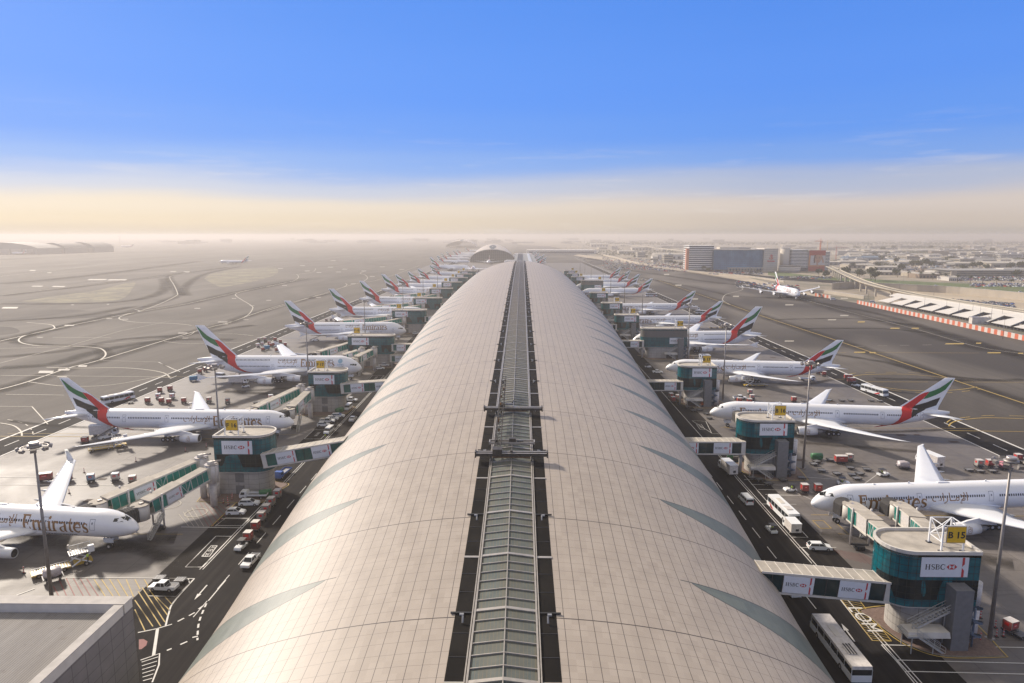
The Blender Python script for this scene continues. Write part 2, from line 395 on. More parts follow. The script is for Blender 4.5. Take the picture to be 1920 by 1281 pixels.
def sheet(name, pts, z, m, kind='structure'):
    b = MB(); b.add([(p[0], p[1], z) for p in pts], [list(range(len(pts)))], m); return tag(b.build(name), kind=kind)
sheet('ground', [(-11500, -400), (11500, -400), (11500, 14300), (-11500, 14300)], 0, SAND)
# airfield: left of the concourse all the way out, right up to the barrier
pb = P(1990, 652); pb0 = P(1609, 568)
sheet('taxiway', [(-4200, -380), (-30, -380), (-30, 5200), (-600, 9000), (-7000, 9000), (-6800, 2500)], .03, TAXI)
edge = [P(1918, 636), P(1800, 611), P(1609, 569), P(1528, 553.5), P(1400, 524), P(1290, 507), P(1200, 495.5), P(1150, 489), P(1110, 480), P(1075, 471), P(1030, 462)]
sheet('taxiway', [(-29.9, -380), (600, -380), (600, 250)]+[(p.x, p.y) for p in edge]+[(-29.9, 4500)], .03, TAXR)
for n, (xa, xb) in (('apron', (-150, -68)), ('apron', (63.5, 138))):
    sheet(n, [(xa, -60), (xb, -60), (xb, 1130), (xa, 1130)], .06, APR)
sheet('apron', [(-190, 1130.1), (160, 1130.1), (150, 1545), (-200, 1545)], .06, APR)
for xa, xb in ((-68, -40), (40, 63.5)): sheet('service_road', [(xa, -60), (xb, -60), (xb, 1000), (xa, 1000)], .09, ROAD)
for xa, xb in ((-161.5, -150.05), (138.05, 149)): sheet('service_road', [(xa, -60), (xb, -60), (xb, 1545), (xa, 1545)], .065, ROAD)
MK = {}
def mk(m, z=.125):
    k = m.name
    if k not in MK: MK[k] = MB()
    return MK[k]
def stripe(pts, w, m, z=.125, dash=None):
    b = mk(m); pts = [Vector((p[0], p[1], 0)) for p in pts]
    if dash:
        on, offd = dash; out = []; acc = 0
        for a, c in zip(pts, pts[1:]):
            L = (c-a).length; d = (c-a)/L; t = -acc
            while t < L:
                s0, s1 = max(t, 0), min(t+on, L)
                if s1 > s0: stripe([a+d*s0, a+d*s1], w, m, z)
                t += on+offd
            acc = L-(t-(on+offd)) if t > L else 0
            acc = min(acc, on+offd)
        return
    n = len(pts); L = []; R = []
    for i in range(n):
        a = pts[max(0, i-1)]; c = pts[min(n-1, i+1)]; d = (c-a).normalized(); nn = Vector((-d.y, d.x, 0))*w/2
        L.append(pts[i]+nn); R.append(pts[i]-nn)
    b.add([(p.x, p.y, z) for p in L+R], [(i, i+1, n+i+1, n+i) for i in range(n-1)], m)
def smooth(pts, k=6):
    out = []; n = len(pts)
    for i in range(n-1):
        p0, p1, p2, p3 = pts[max(0, i-1)], pts[i], pts[i+1], pts[min(n-1, i+2)]
        for j in range(k):
            t = j/k; out.append(.5*((2*p1)+(p2-p0)*t+(2*p0-5*p1+4*p2-p3)*t*t+(-p0+3*p1-3*p2+p3)*t**3))
    return out+[pts[-1]]
def px(L, zx=0, zy=0, s=1.0): return [P(zx+a/s, zy+b/s) for a, b in L]
def pline(L, w, m, z=.125, dash=None, sm=True, **k):
    pts = px(L, **k); stripe(smooth(pts) if sm and len(pts) > 2 else pts, w, m, z, dash)
# --- long straight lines beside both aprons
stripe([(-161.8, -60), (-161.8, 1900)], .8, PW, .10); stripe([(149.3, -60), (149.3, 1900)], .8, PW, .10)
stripe([(-150, -60), (-150, 1130)], .5, PW, .13); stripe([(138, -60), (138, 1130)], .45, PW, .13)
stripe([(-156, -60), (-156, 1100)], .35, PW, .10, (6, 6)); stripe([(143.6, -60), (143.6, 1100)], .35, PW, .10, (6, 6))
for x, d in ((-61.2, 0), (-60.6, 0), (-54.6, 1), (-47.5, 0), (57.0, 0), (50.3, 1)):
    stripe([(x, (118 if x < -60 else 102) if x < 0 else -20), (x, 980)], .16, PW, .13, (5, 4) if d else None)
stripe([(56.4, -20), (56.4, 105)], .16, PW, .13); stripe([(56.4, 122), (56.4, 180)], .16, PW, .13)
# --- rubber and jet-blast smears along the taxi tracks
_Z = dict(zx=0, zy=430, s=4); zk = .09
for L_, w_ in [([(-100, 1225), (160, 1160), (520, 1040), (740, 985), (1250, 830), (1560, 740), (1740, 695), (1920, 630), (2500, 470)], 16), ([(0, 840), (400, 750), (640, 700), (1040, 620), (1400, 560), (1750, 480), (2300, 370)], 20), ([(-100, 860), (160, 808), (390, 750), (640, 690), (1040, 600), (1320, 505), (1335, 470), (1290, 400), (1280, 350), (1420, 320)], 14), ([(0, 560), (500, 560), (900, 545), (1150, 500), (1240, 440), (1220, 370)], 16), ([(0, 410), (400, 375), (900, 320), (1500, 240)], 34), ([(0, 500), (600, 430), (1300, 340), (1700, 285)], 26), ([(740, 985), (793, 940), (725, 890), (540, 878), (180, 858), (140, 835), (240, 785)], 10), ([(0, 960), (500, 910), (900, 830), (1400, 790), (1900, 720)], 12), ([(0, 1040), (400, 1010), (800, 900), (1300, 830), (1750, 830)], 12), ([(0, 230), (500, 200), (1000, 175), (1600, 160)], 40), ([(1400, 500), (1380, 450), (1450, 380), (1560, 330), (1800, 280)], 14), ([(0, 690), (600, 650), (1000, 580)], 14)]:
    smear(px(L_, **_Z), w_, zk); zk += .0008
for L_, w_ in [([(1232, 526), (1332, 559.6), (1420, 590), (1511, 620), (1560, 636), (1773, 708), (1920, 757), (2050, 800)], 16), ([(1100, 484), (1300, 512), (1440, 543), (1560, 577), (1715, 617), (1830, 650), (1920, 667), (2000, 690)], 24), ([(1130, 500), (1250, 517), (1340, 530), (1420, 537), (1470, 545)], 22), ([(1440, 600), (1520, 598), (1600, 598), (1680, 605), (1760, 622)], 9), ([(1500, 617), (1560, 616), (1660, 617), (1740, 625)], 7), ([(1640, 710), (1720, 712), (1830, 714), (1920, 712)], 6), ([(1560, 664), (1660, 680), (1760, 704), (1900, 716)], 7), ([(1380, 556), (1480, 562), (1560, 572), (1650, 590), (1750, 618), (1920, 668)], 12), ([(1200, 520), (1280, 535), (1340, 548), (1370, 556)], 10)]:
    smear([P(*q) for q in L_], w_, zk); zk += .0008
for L_, w_ in [([(20, 790), (120, 800), (330, 812), (430, 850)], 3), ([(200, 1010), (300, 1050), (330, 1110), (250, 1160)], 4), ([(150, 1040), (260, 1030), (380, 1060)], 5), ([(300, 920), (420, 890)], 3), ([(1500, 830), (1600, 838), (1750, 850)], 4), ([(1380, 820), (1480, 815), (1560, 822)], 5), ([(1540, 1000), (1640, 1020), (1800, 1040), (1900, 1060)], 6), ([(1500, 800), (1640, 810), (1780, 806)], 3), ([(420, 735), (520, 730), (600, 720)], 4), ([(1400, 715), (1500, 722), (1560, 712)], 4), ([(20, 1000), (180, 1025), (330, 1010)], 7), ([(420, 735), (560, 742)], 5)]:
    smear([P(*q) for q in L_], w_, .145+zk*.01); zk += .0008
# --- left field lines traced over the ground
Z5 = dict(zx=0, zy=430, s=4)
pline([(-100, 1225), (160, 1160), (520, 1040), (740, 985), (1250, 830), (1560, 740), (1740, 695), (1920, 630), (2160, 555), (2500, 470)], .9, PCR, **Z5)
pline([(740, 985), (775, 965), (793, 940), (780, 912), (725, 890), (540, 878), (300, 875), (180, 858), (140, 835), (165, 808), (240, 785), (390, 750), (408, 735), (370, 715), (200, 700)], .8, PCR, **Z5)
pline([(0, 840), (400, 750), (640, 700), (1040, 620), (1400, 560), (1750, 480), (1900, 450), (2300, 370)], .9, PCR, **Z5)
pline([(1440, 722), (1300, 708), (1050, 700), (930, 685), (893, 665), (950, 640), (1035, 620), (1040, 610), (1010, 602)], .8, PCR, **Z5)
pline([(0, 895), (500, 880), (1200, 828), (1400, 800), (1460, 770)], .5, PCR, **Z5)
pline([(0, 1005), (500, 880), (900, 765), (1280, 688), (1740, 690)], .4, PCR, sm=False, **Z5)
pline([(1040, 618), (1200, 560), (1320, 500), (1330, 475), (1300, 410), (1275, 370), (1290, 350), (1420, 325)], .8, PCR, **Z5)
pline([(1740, 695), (1850, 650), (1893, 600), (1880, 570), (1775, 505), (1780, 480), (1890, 452)], .8, PCR, **Z5)
pline([(350, 1037), (600, 1043), (900, 1040), (1100, 1055), (1230, 1080), (1275, 1115)], .7, PCR, **Z5)
pline([(0, 1098), (500, 1102), (1100, 1108), (1300, 1114)], .4, PCR, sm=False, **Z5)
pline([(740, 985), (1190, 997), (1330, 1068)], .3, PCR, sm=False, **Z5)
pline([(0, 495), (1000, 380), (1340, 335), (1700, 280)], 1.0, PCR, sm=False, **Z5); pline([(0, 355), (900, 250), (1600, 190)], 1.2, PCR, sm=False, **Z5)
pline([(1640, 785), (1780, 788), (1900, 800)], .6, PCR, **Z5); pline([(1230, 842), (1340, 855), (1500, 858), (1900, 845)], .5, PCR, **Z5)
pline([(395, 812), (835, 815)], .5, PCR, sm=False, **Z5)
Z1 = dict(zx=0, zy=680, s=4)
pline([(0, 455), (100, 475), (155, 515), (165, 552)], .5, PCR, **Z1); pline([(-60, 425), (60, 430), (180, 460), (240, 510), (245, 550)], .35, PCR, dash=(3, 3), **Z1)
pline([(0, 330), (240, 332), (360, 465)], .35, PCR, sm=False, **Z1); pline([(0, 555), (550, 557), (1600, 575)], .35, PY, sm=False, **Z1)
pline([(45, 240), (480, 246)], .4, PCR, sm=False, **Z1); pline([(210, 145), (480, 178), (820, 170), (1170, 110), (1290, 80)], .5, PCR, **Z1)
for a, c in (((1190, 0), (1350, 70)), ((0, 862), (560, 866)), ((0, 918), (1000, 925))): pline([a, c], .25, PW, sm=False, **Z1)
Z6 = dict(zx=500, zy=480, s=5.05)
pline([(0, 295), (240, 240), (300, 205), (285, 175), (240, 175)], .8, PCR, **Z6); pline([(0, 520), (560, 350), (840, 265), (1100, 215), (1450, 90)], .9, PCR, **Z6)
pline([(720, 300), (760, 275), (745, 260)], .8, PCR, **Z6); pline([(920, 240), (955, 210), (930, 180), (885, 165), (940, 140)], .9, PCR, **Z6); pline([(300, 175), (440, 150), (465, 120)], .8, PCR, **Z6)
# painted blocks
for (x, y, w_, h_, m) in [(345, 1072, 75, 13, PCR), (620, 1028, 45, 9, PCR), (480, 1055, 60, 9, PCR), (465, 1108, 50, 4, PW), (1370, 780, 48, 5, PCR), (1670, 697, 48, 5, PCR), (1690, 712, 28, 4, PCR), (520, 722, 50, 5, PW), (730, 378, 95, 6, PW), (880, 380, 95, 6, PW),
      (440, 430, 65, 5, PW), (280, 428, 55, 4, PW), (75, 590, 80, 8, PCR), (1480, 594, 30, 4, PW), (1755, 520, 22, 3, PCR), (245, 310, 30, 4, PW), (370, 326, 22, 3, PW), (1300, 318, 30, 4, PW), (1400, 320, 30, 4, PW), (820, 672, 30, 3, PW), (300, 812, 30, 3, PW), (1390, 818, 30, 3, PW), (940, 676, 30, 3, PW), (545, 568, 14, 3, PW), (810, 564, 12, 3, PW), (1890, 574, 25, 2, PW), (1845, 680, 26, 3, PW)]:
    w_ *= .8; h_ *= .7; m = PFD
    a, b_, c_, d_ = px([(x-w_, y+h_), (x+w_*.8, y+h_), (x+w_, y-h_), (x-w_*.8, y-h_)], **Z5); mk(m).add([(q.x, q.y, .13) for q in (a, b_, c_, d_)], [(0, 1, 2, 3)], m)
for (x, y) in [(605, 107), (630, 45), (740, 126), (385, 143), (495, 157), (920, 143), (1000, 195), (1095, 104), (1280, 128), (130, 120), (820, 265), (20, 422), (490, 393), (680, 153), (340, 92), (170, 280)]:
    a, b_, c_, d_ = px([(x-26, y+3), (x+20, y+3), (x+26, y-3), (x-20, y-3)], **Z6); mk(PFD).add([(q.x, q.y, .13) for q in (a, b_, c_, d_)], [(0, 1, 2, 3)], PFD)
# --- right field lines
pline([(1235, 526), (1332, 559.6), (1370, 572), (1420, 590), (1511, 620), (1560, 636), (1773, 708), (1920, 757), (2050, 800)], .75, PY)
pline([(1370, 572), (1357, 565), (1355, 560), (1362, 552), (1387, 545.5), (1392, 541), (1378, 535)], .8, PCR)
pline([(1440, 543), (1560, 577), (1715, 617), (1830, 650), (1920, 665), (2000, 690)], .5, PCR)
pline([(1592, 709), (1616, 703.5), (1690, 702), (1757, 707), (1780, 712)], .5, PY); pline([(1592, 702), (1620, 699), (1700, 699), (1750, 702)], .4, PY, dash=(5, 5))
pline([(1650, 726), (1700, 732), (1760, 733), (1800, 731), (1832, 726)], .5, PY); pline([(1665, 731), (1700, 735.5), (1780, 737), (1838, 730)], .4, PY, dash=(5, 5))
pline([(1779, 800), (1785, 793), (1805, 788), (1850, 784), (1920, 786)], .5, PY); pline([(1775, 793), (1790, 786), (1850, 780), (1920, 781)], .4, PY, dash=(5, 5))
for L in ([(1620, 716.5), (1740, 716.8)], [(1805, 717), (1990, 717.6)], [(1560, 661.6), (1587, 661.6)], [(1630, 661.2), (1836, 662.5)], [(1771, 808), (1920, 810)]): pline(L, .35, PY, sm=False)
pline([(1560, 651), (1790, 646)], .4, PCR, dash=(6, 8)); 
for (x, y, w_) in [(1583, 592, 8), (1615, 604, 7), (1678, 616, 9), (1716, 616, 7), (1612, 661, 11), (1636, 661.7, 6), (1864, 662, 13), (1776, 717, 10), (1835, 644, 5), (1914, 663, 5), (1790, 645, 18), (1480, 572, 8), (1560, 600, 8), (1380, 556, 6), (1480, 640, 9), (1583, 560, 7), (1272, 535, 6), (1303, 561, 6), (1250, 515, 5), (1400, 535, 6)]:
    a, b_, c_, d_ = [P(*q) for q in ((x-w_, y+1), (x+w_*.9, y+1), (x+w_, y-1), (x-w_*.9, y-1))]; mk(PY if x > 1600 else PCR).add([(q.x, q.y, .13) for q in (a, b_, c_, d_)], [(0, 1, 2, 3)], PY if x > 1600 else PCR)
# --- left road details: bus bay, hatch zones, arrow, stop line, circles
def poly_outline(pts, w, m, close=True):
    pts = list(pts)+([pts[0]] if close else []); 
    for a, c in zip(pts, pts[1:]): stripe([a, c], w, m, .131)
Z2 = dict(zx=0, zy=960, s=3.992)
poly_outline(px([(1388, 417), (1518, 417), (1733, 187), (1617, 185)], **Z2), .18, PW); poly_outline(px([(1510, 338), (1568, 338), (1626, 257), (1583, 255)], **Z2), .15, PW)
def ground_text(s, c, ang, size, m, sx=1.0):
    tr, w_ = text_polys(s, size, 'CENTER'); ca, sa = cos(ang), sin(ang); b = mk(m)
    for t in tr:
        b.add([(c.x+(x*ca-(y-size*.35)*sa*sx), c.y+(x*sa+(y-size*.35)*ca*sx), .135) for x, y in t], [(0, 1, 2)], m)
q0, q1 = px([(1540, 338), (1605, 257)], **Z2); ground_text('EK BUS', (q0+q1)/2, pi/2, 1.5, PW)
for a, c in (((495, 495), (1160, 500)), ((1160, 500), (1455, 503)), ((1600, 118), (1820, 122)), ((1610, 110), (1690, 50)), ((1660, 52), (1868, 55)), ((1868, 55), (1815, 108))): pline([a, c], .18, PW, sm=False, **Z2)
pline([(1110, 633), (1318, 637), (1420, 540), (1410, 505)], .16, PW, sm=False, **Z2)
pline([(1455, 503), (1300, 680), (1265, 760), (1240, 858)], .28, PW, **Z2); pline([(1033, 908), (1170, 880), (1288, 845)], .22, PW, sm=False, **Z2)
for i in range(9):
    a = (1010+i*38-60, 665+i*2-70); 
    pline([(1005+i*34, 640-i*4) if i < 7 else (1010, 700), (1020+i*42, 760+i*14)], .2, PY, sm=False, **Z2) if i in () else None
for a, c in [((1010, 665), (1145, 862)), ((1010, 735), (1085, 893)), ((1035, 600), (1205, 862)), ((1065, 570), (1235, 830)), ((1100, 560), (1255, 780)), ((1170, 640), (1275, 745)), ((1235, 640), (1290, 700)), ((1080, 510), (1110, 560)), ((1010, 510), (1050, 585)), ((945, 510), (1000, 640)), ((880, 510), (960, 640)), ((820, 508), (900, 640)), ((760, 508), (850, 640)), ((705, 508), (790, 640))]: pline([a, c], .17, PY, sm=False, **Z2)
for a, c in [((650, 505), (740, 640)), ((600, 505), (680, 640)), ((550, 500), (625, 635)), ((495, 500), (560, 635)), ((440, 505), (500, 635)), ((400, 560), (440, 635))]: pline([a, c], .17, PR, sm=False, **Z2)
pline([(125, 628), (260, 578)], .3, PW, sm=False, **Z2)
pline([(1180, 877), (1150, 1080)], .45, PW, sm=False, **Z2); pline([(1052, 1115), (1195, 1065), (1190, 1150), (1140, 1281)], .22, PW, sm=False, **Z2)
for i in range(6): pline([(1060+i*2, 1130+i*28), (1185-i*9, 1090+i*32)], .16, PW, sm=False, **Z2)
pline([(1690, 515), (1560, 670)], .22, PW, sm=False, **Z2); pline([(1545, 690), (1490, 830), (1478, 965)], .3, PW, dash=(1.2, .9), **Z2)
for a, c in [((1440, 945), (1482, 935)), ((1350, 998), (1402, 975)), ((1250, 1042), (1285, 1028)), ((1330, 825), (1378, 800)), ((1415, 782), (1458, 758)), ((1487, 732), (1520, 708))]: pline([a, c], .3, PW, sm=False, **Z2)
a, b_, c_ = px([(1455, 663), (1508, 620), (1478, 618)], **Z2); mk(PW).add([(q.x, q.y, .13) for q in (a, b_, c_)], [(0, 1, 2)], PW); pline([(1493, 618), (1550, 552)], .25, PW, sm=False, **Z2)
st = px([(1040, 960), (1075, 957), (1105, 975), (1095, 1005), (1060, 1033), (1040, 1035)], **Z2); mk(PR).add([(q.x, q.y, .13) for q in st], [list(range(6))], PR)
Z4 = dict(zx=340, zy=780, s=4.27)
def ellipse(c, r, w, m): stripe([(c.x+r*cos(2*pi*i/36), c.y+r*sin(2*pi*i/36)) for i in range(37)], w, m, .131)
e0, e1 = px([(32, 785), (205, 775)], **Z4); ellipse((e0+e1)/2, (e1-e0).length/2, .25, PCR)
e0, e1 = px([(1190, 1075), (1355, 1065)], **Z1); ellipse((e0+e1)/2, (e1-e0).length/2, .2, PCR)
for i in range(13): pline([(-20+i*34, 700+max(0, 5-i)*18), (60+i*40-max(0, i-6)*12, 888 if i < 6 else 888-(i-5)*27)], .13, PR if i > 3 else PCR, sm=False, **Z4)
pline([(240, 888), (470, 668), (600, 560)], .25, PY, sm=False, **Z4); pline([(0, 893), (480, 900)], .25, PW, sm=False, **Z4); pline([(275, 885), (360, 818), (545, 822), (495, 882), (275, 882)], .15, PW, sm=False, **Z4)
for k, (xx, yy) in enumerate([(1000, 1050), (560, 640)]):
    pass
q0, q1 = P(455, 680+0), P(470, 700)
for (x, y) in ((595, 815), (705, 709)):
    c = P(x, y); poly_outline([c+Vector(v) for v in ((-2.6, -5, 0), (2.6, -5, 0), (2.6, 5, 0), (-2.6, 5, 0))], .15, PW); ground_text('EK BUS', c, pi/2, 1.3, PW)
# right road details
Z9 = dict(zx=1400, zy=960, s=3.692)
for L in ([(932, 925), (2000, 945)], [(932, 925), (1030, 1030), (1160, 1190)], [(1030, 1030), (2000, 1055)], [(1095, 1108), (2000, 1130)], [(1095, 1108), (1040, 1035)], [(572, 515), (870, 895)], [(610, 522), (650, 560), (862, 563)], [(382, 255), (432, 305)], [(362, 250), (620, 250)], [(315, 178), (424, 180), (345, 98)]): pline(L, .17, PW, sm=False, **Z9)
for y0 in (0,): pass
lo = px([(655, 612), (775, 610), (1003, 900), (868, 895)], **Z9); poly_outline(lo, .14, PY)
for i in range(16):
    t = i/16.; a = lo[0].lerp(lo[3], t); c = lo[1].lerp(lo[2], min(1, t+.12)); stripe([a, c], .09, PY, .131)
ground_text('LOM', (lo[0]+lo[1]+lo[2]+lo[3])/4, -pi/2, 3.6, PW, 1.0)
a, b_, c_ = px([(656, 778), (708, 826), (672, 826)], **Z9); mk(PW).add([(q.x, q.y, .13) for q in (a, b_, c_)], [(0, 1, 2)], PW); pline([(690, 826), (748, 903)], .22, PW, sm=False, **Z9)
for i in range(9): pline([(600+i*25, 262+i*4), (690+i*35, 330+i*8)], .1, PR, sm=False, **Z9)
ez = px([(520, 90)], **Z9)[0]; poly_outline([ez+Vector(v) for v in ((-1.2, -2, 0), (1.2, -2, 0), (1.2, 2, 0), (-1.2, 2, 0))], .18, PY)
Za = dict(zx=1280, zy=700, s=3)
for L in ([(180, 435), (245, 500)], [(245, 470), (325, 470)], [(185, 433), (325, 430)], [(345, 575), (480, 730)], [(55, 270), (165, 340), (225, 345)], [(50, 268), (130, 272), (162, 338)], [(620, 580), (870, 600)], [(500, 690), (760, 690)], [(560, 640), (740, 720)], [(1000, 640), (1110, 560)], [(445, 738), (640, 740)]): pline(L, .14, PW, sm=False, **Za)
bb = px([(78, 290), (105, 290), (125, 318), (98, 318)], **Za); poly_outline(bb, .12, PW); ground_text('EK BUS', (bb[0]+bb[1]+bb[2]+bb[3])/4, pi/2, .9, PW)
for i in range(4): pline([(345+i*40, 600+i*28), (560+i*20, 604+i*28)], .14, PW, sm=False, **Za)
for L in ([(875, 905), (935, 910), (870, 850)], [(230, 300), (330, 330)]): pline(L, .18, PY, sm=False, **Za)
# lead-in lines of every stand + aisle lines on the aprons
for Yg in (133, 205, 292, 400, 492, 585, 672, 741): stripe([(-165, Yg), (-72, Yg)], .18, PY, .131)
for Yg in (145, 215, 291, 372): stripe([(66, Yg), (150, Yg)], .18, PY, .131)
rg = random.Random(21); COV = mat('inspection_cover', (.07, .045, .035), .8, var=.3)
for i in range(110):
    sd = rg.random() < .5; x = rg.uniform(-147, -74) if sd else rg.uniform(68, 134); y = 70+430*rg.random()**1.6; a_, c_ = rg.choice([(.5, .5), (.9, .6), (1.4, .9)]); mk(COV).add([(x-a_, y-c_, .128), (x+a_, y-c_, .128), (x+a_, y+c_, .128), (x-a_, y+c_, .128)], [(0, 1, 2, 3)], COV)
for k, b in MK.items(): tag(b.build('painted_markings', fix=False), kind='structure')
# scrub islands between taxiways
def island(L, m, z=.07, **k): 
    pts = smooth([Vector((p.x, p.y, 0)) for p in px(L+[L[0]], **k)])[:-1]; return sheet('verge', pts, z, m)
island([(160, 540), (460, 495), (740, 455), (1000, 395), (990, 450), (930, 515), (800, 540), (480, 553)], SCRUB, **Z5)
island([(1530, 370), (1600, 330), (1800, 300), (2050, 290), (2080, 330), (1950, 380), (1690, 430), (1600, 410)], SCRUB, **Z5)
island([(-200, 610), (100, 602), (560, 605), (830, 632), (770, 655), (500, 672), (0, 680), (-200, 690)], TAXR, **Z5)
island([(-100, 735), (80, 735), (148, 765), (90, 785), (-100, 795)], TAXR, **Z5)
# ------------------------------------------------------------ the long vaulted concourse
RX = -1.8
T_T = [(-30, .70), (83, .747), (116, .795), (141, .83), (184, .868), (237, .92), (375, 1.07), (500, 1.13), (640, 1.15), (740, 1.12), (830, 1.02), (950, .86)]
T_H = [(-30, 16.5), (70, 18.6), (96, 20), (119, 22), (145, 23.7), (170, 24.8), (237, 27), (375, 31), (500, 33), (615, 34.2), (700, 33.8), (800, 32), (880, 29.8), (950, 27)]
T_C = [(-30, 3), (100, 3.5), (200, 5.5), (375, 9), (500, 11), (700, 11), (800, 9.5), (950, 6)]
def prof(Y):
    hr = scurve(T_H, Y); c = scurve(T_C, Y); t = scurve(T_T, Y); b = hr-c
    return t*sqrt((H-c)**2-b*b), b, c
def roof_mat(name='vault_roof_panels', dense=True):
    g = G(name); s = g.sep(g.tc.outputs['UV']); u, v = s[0], s[1]   # u: panels from ridge (signed), v: panel rows
    au = g.math('ABSOLUTE', u)
    lu = g.line(u, 1.0, .045); lv = g.line(v, 1.0, .024); lm = g.line(v, 12.0, .085); joint = g.math('MAXIMUM', g.math('MULTIPLY', lu, .9), g.math('MAXIMUM', g.math('MULTIPLY', lv, .6), lm))
    wn = g.n('ShaderNodeTexWhiteNoise', noise_dimensions='2D'); cv = g.n('ShaderNodeCombineXYZ'); g.set(cv.inputs[0], g.math('FLOOR', g.math('ADD', u, .5))); g.set(cv.inputs[1], g.math('FLOOR', g.math('ADD', v, .5))); g.nt.links.new(cv.outputs[0], wn.inputs[0])
    base = g.mix(wn.outputs[0], (.355, .302, .252), (.405, .348, .293)); st = g.noise(g.map(g.tc.outputs['UV'], (.6, .05, 1)), 1.0, 5, .65); st2 = g.noise(g.tc.outputs['Object'], .02, 4)
    base = g.mix(g.rng(st, .45, .8, 0, .3), base, (.29, .248, .208)); base = g.mix(g.rng(st2, .35, .7, 0, .3), base, (.40, .348, .296))
    # leaf-shaped glazed openings, one per bay; far edge is straight, near edge bows out
    f = g.math('FRACT', g.math('DIVIDE', g.math('ADD', v, 6.0), 12.0)); back = g.math('SUBTRACT', 1.0, f)   # distance (in bays) behind the bay line, toward camera
    w = g.math('MULTIPLY', g.math('POWER', g.math('MAXIMUM', g.rng(au, 12.2, 36, 0, 1), 0), .7), .52)
    leaf = g.math('MULTIPLY', g.math('LESS_THAN', back, w), g.math('GREATER_THAN', au, 12.2))
    edge = g.math('LESS_THAN', g.math('ABSOLUTE', g.math('SUBTRACT', back, w)), .006); edge = g.math('MULTIPLY', edge, g.math('GREATER_THAN', au, 12.2))
    edge = g.math('MAXIMUM', edge, g.math('MULTIPLY', g.math('LESS_THAN', back, .009), g.math('GREATER_THAN', au, 11.2)))
    gl = g.mix(wn.outputs[0], (.12, .138, .12), (.155, .175, .152))
    c = g.mix(leaf, base, gl); c = g.mix(g.math('MULTIPLY', joint, g.math('SUBTRACT', 1.0, g.math('MULTIPLY', leaf, .7))), c, (.07, .058, .05)); c = g.mix(g.math('MULTIPLY', edge, .8), c, (.05, .055, .05))
    bs = g.math('SUBTRACT', g.math('MULTIPLY', wn.outputs[0], .1), joint)
    return g.out(c, g.math('SUBTRACT', g.math('ADD', .44, g.math('MULTIPLY', wn.outputs[0], .03)), g.math('MULTIPLY', leaf, .02)), .0, bump=bs, bs=.2, bd=.03, spec=.27)
ROOFM = roof_mat()
def skylight_mat():
    g = G('skylight_glass'); s = g.sep(g.tc.outputs['Object']); l = g.line(s[0], .42, .035); n = g.noise(g.tc.outputs['Object'], .5, 5, .7); n2 = g.noise(g.map(g.tc.outputs['Object'], (.4, .05, 1)), 1, 4)
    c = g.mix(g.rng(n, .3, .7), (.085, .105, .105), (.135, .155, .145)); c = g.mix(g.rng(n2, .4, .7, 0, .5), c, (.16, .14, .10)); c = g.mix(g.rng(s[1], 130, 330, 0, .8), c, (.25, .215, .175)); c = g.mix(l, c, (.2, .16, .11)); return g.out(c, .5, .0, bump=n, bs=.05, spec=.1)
SKG = skylight_mat(); RIBM = mat('skylight_rib_metal', (.46, .42, .37), .4, .5, var=.15)
def louvre_mat():
    g = G('dark_louvre'); s = g.sep(g.tc.outputs['Object']); l = g.line(s[0], .16, .05); n = g.noise(g.tc.outputs['Object'], .25, 3)
    c = g.mix(g.rng(n, .4, .6), (.009, .008, .007), (.016, .014, .012)); c = g.mix(g.math('MULTIPLY', l, .5), c, (.008, .008, .008)); return g.out(c, .7, spec=.05)
LOUV = louvre_mat()
BAY = 25.0; Y0 = 73.6      # a bay joint crosses the ridge here
WS = 6.0; WK = 3.75        # strip half width, skylight half width
conc = thing('airport_concourse', 'long vaulted concourse in the middle with cream panelled roof and central skylight strip', 'terminal', (RX, 0, 0))
rows = []; y = Y0-BAY*4
while y <= 951: rows.append(y); y += BAY/6
rows[-1] = 950
for side, nm in ((-1, 'roof'), (1, 'roof')):
    vs = []; uvs = []; n = 30
    for y in rows:
        a, b, c = prof(y); ph0 = math.asin(WS/a)
        for i in range(n+1):
            ph = ph0+(pi/2-ph0)*i/n; vs.append((side*a*sin(ph), y, c+b*cos(ph))); uvs.append((side*(.5+35*i/n), (y-Y0)/BAY*12+.5))
        vs.append((side*a, y, 0)); uvs.append((side*37, (y-Y0)/BAY*12+.5))
    m = n+2; fs = []
    for r in range(len(rows)-1):
        for i in range(m-1):
            q = (r*m+i, r*m+i+1, (r+1)*m+i+1, (r+1)*m+i); fs.append(q if side < 0 else q[::-1])
    me = bpy.data.meshes.new('roof'); me.from_pydata(vs, [], fs); me.materials.append(ROOFM); uv = me.uv_layers.new(name='UVMap')
    for lp in me.loops: uv.data[lp.index].uv = uvs[lp.vertex_index]
    me.polygons.foreach_set('use_smooth', [True]*len(fs)); me.flip_normals(); me.update(); ro = link('roof', me, conc)
def top(y, x): a, b, c = prof(y); return c+b*sqrt(max(0, 1-(x/a)**2))
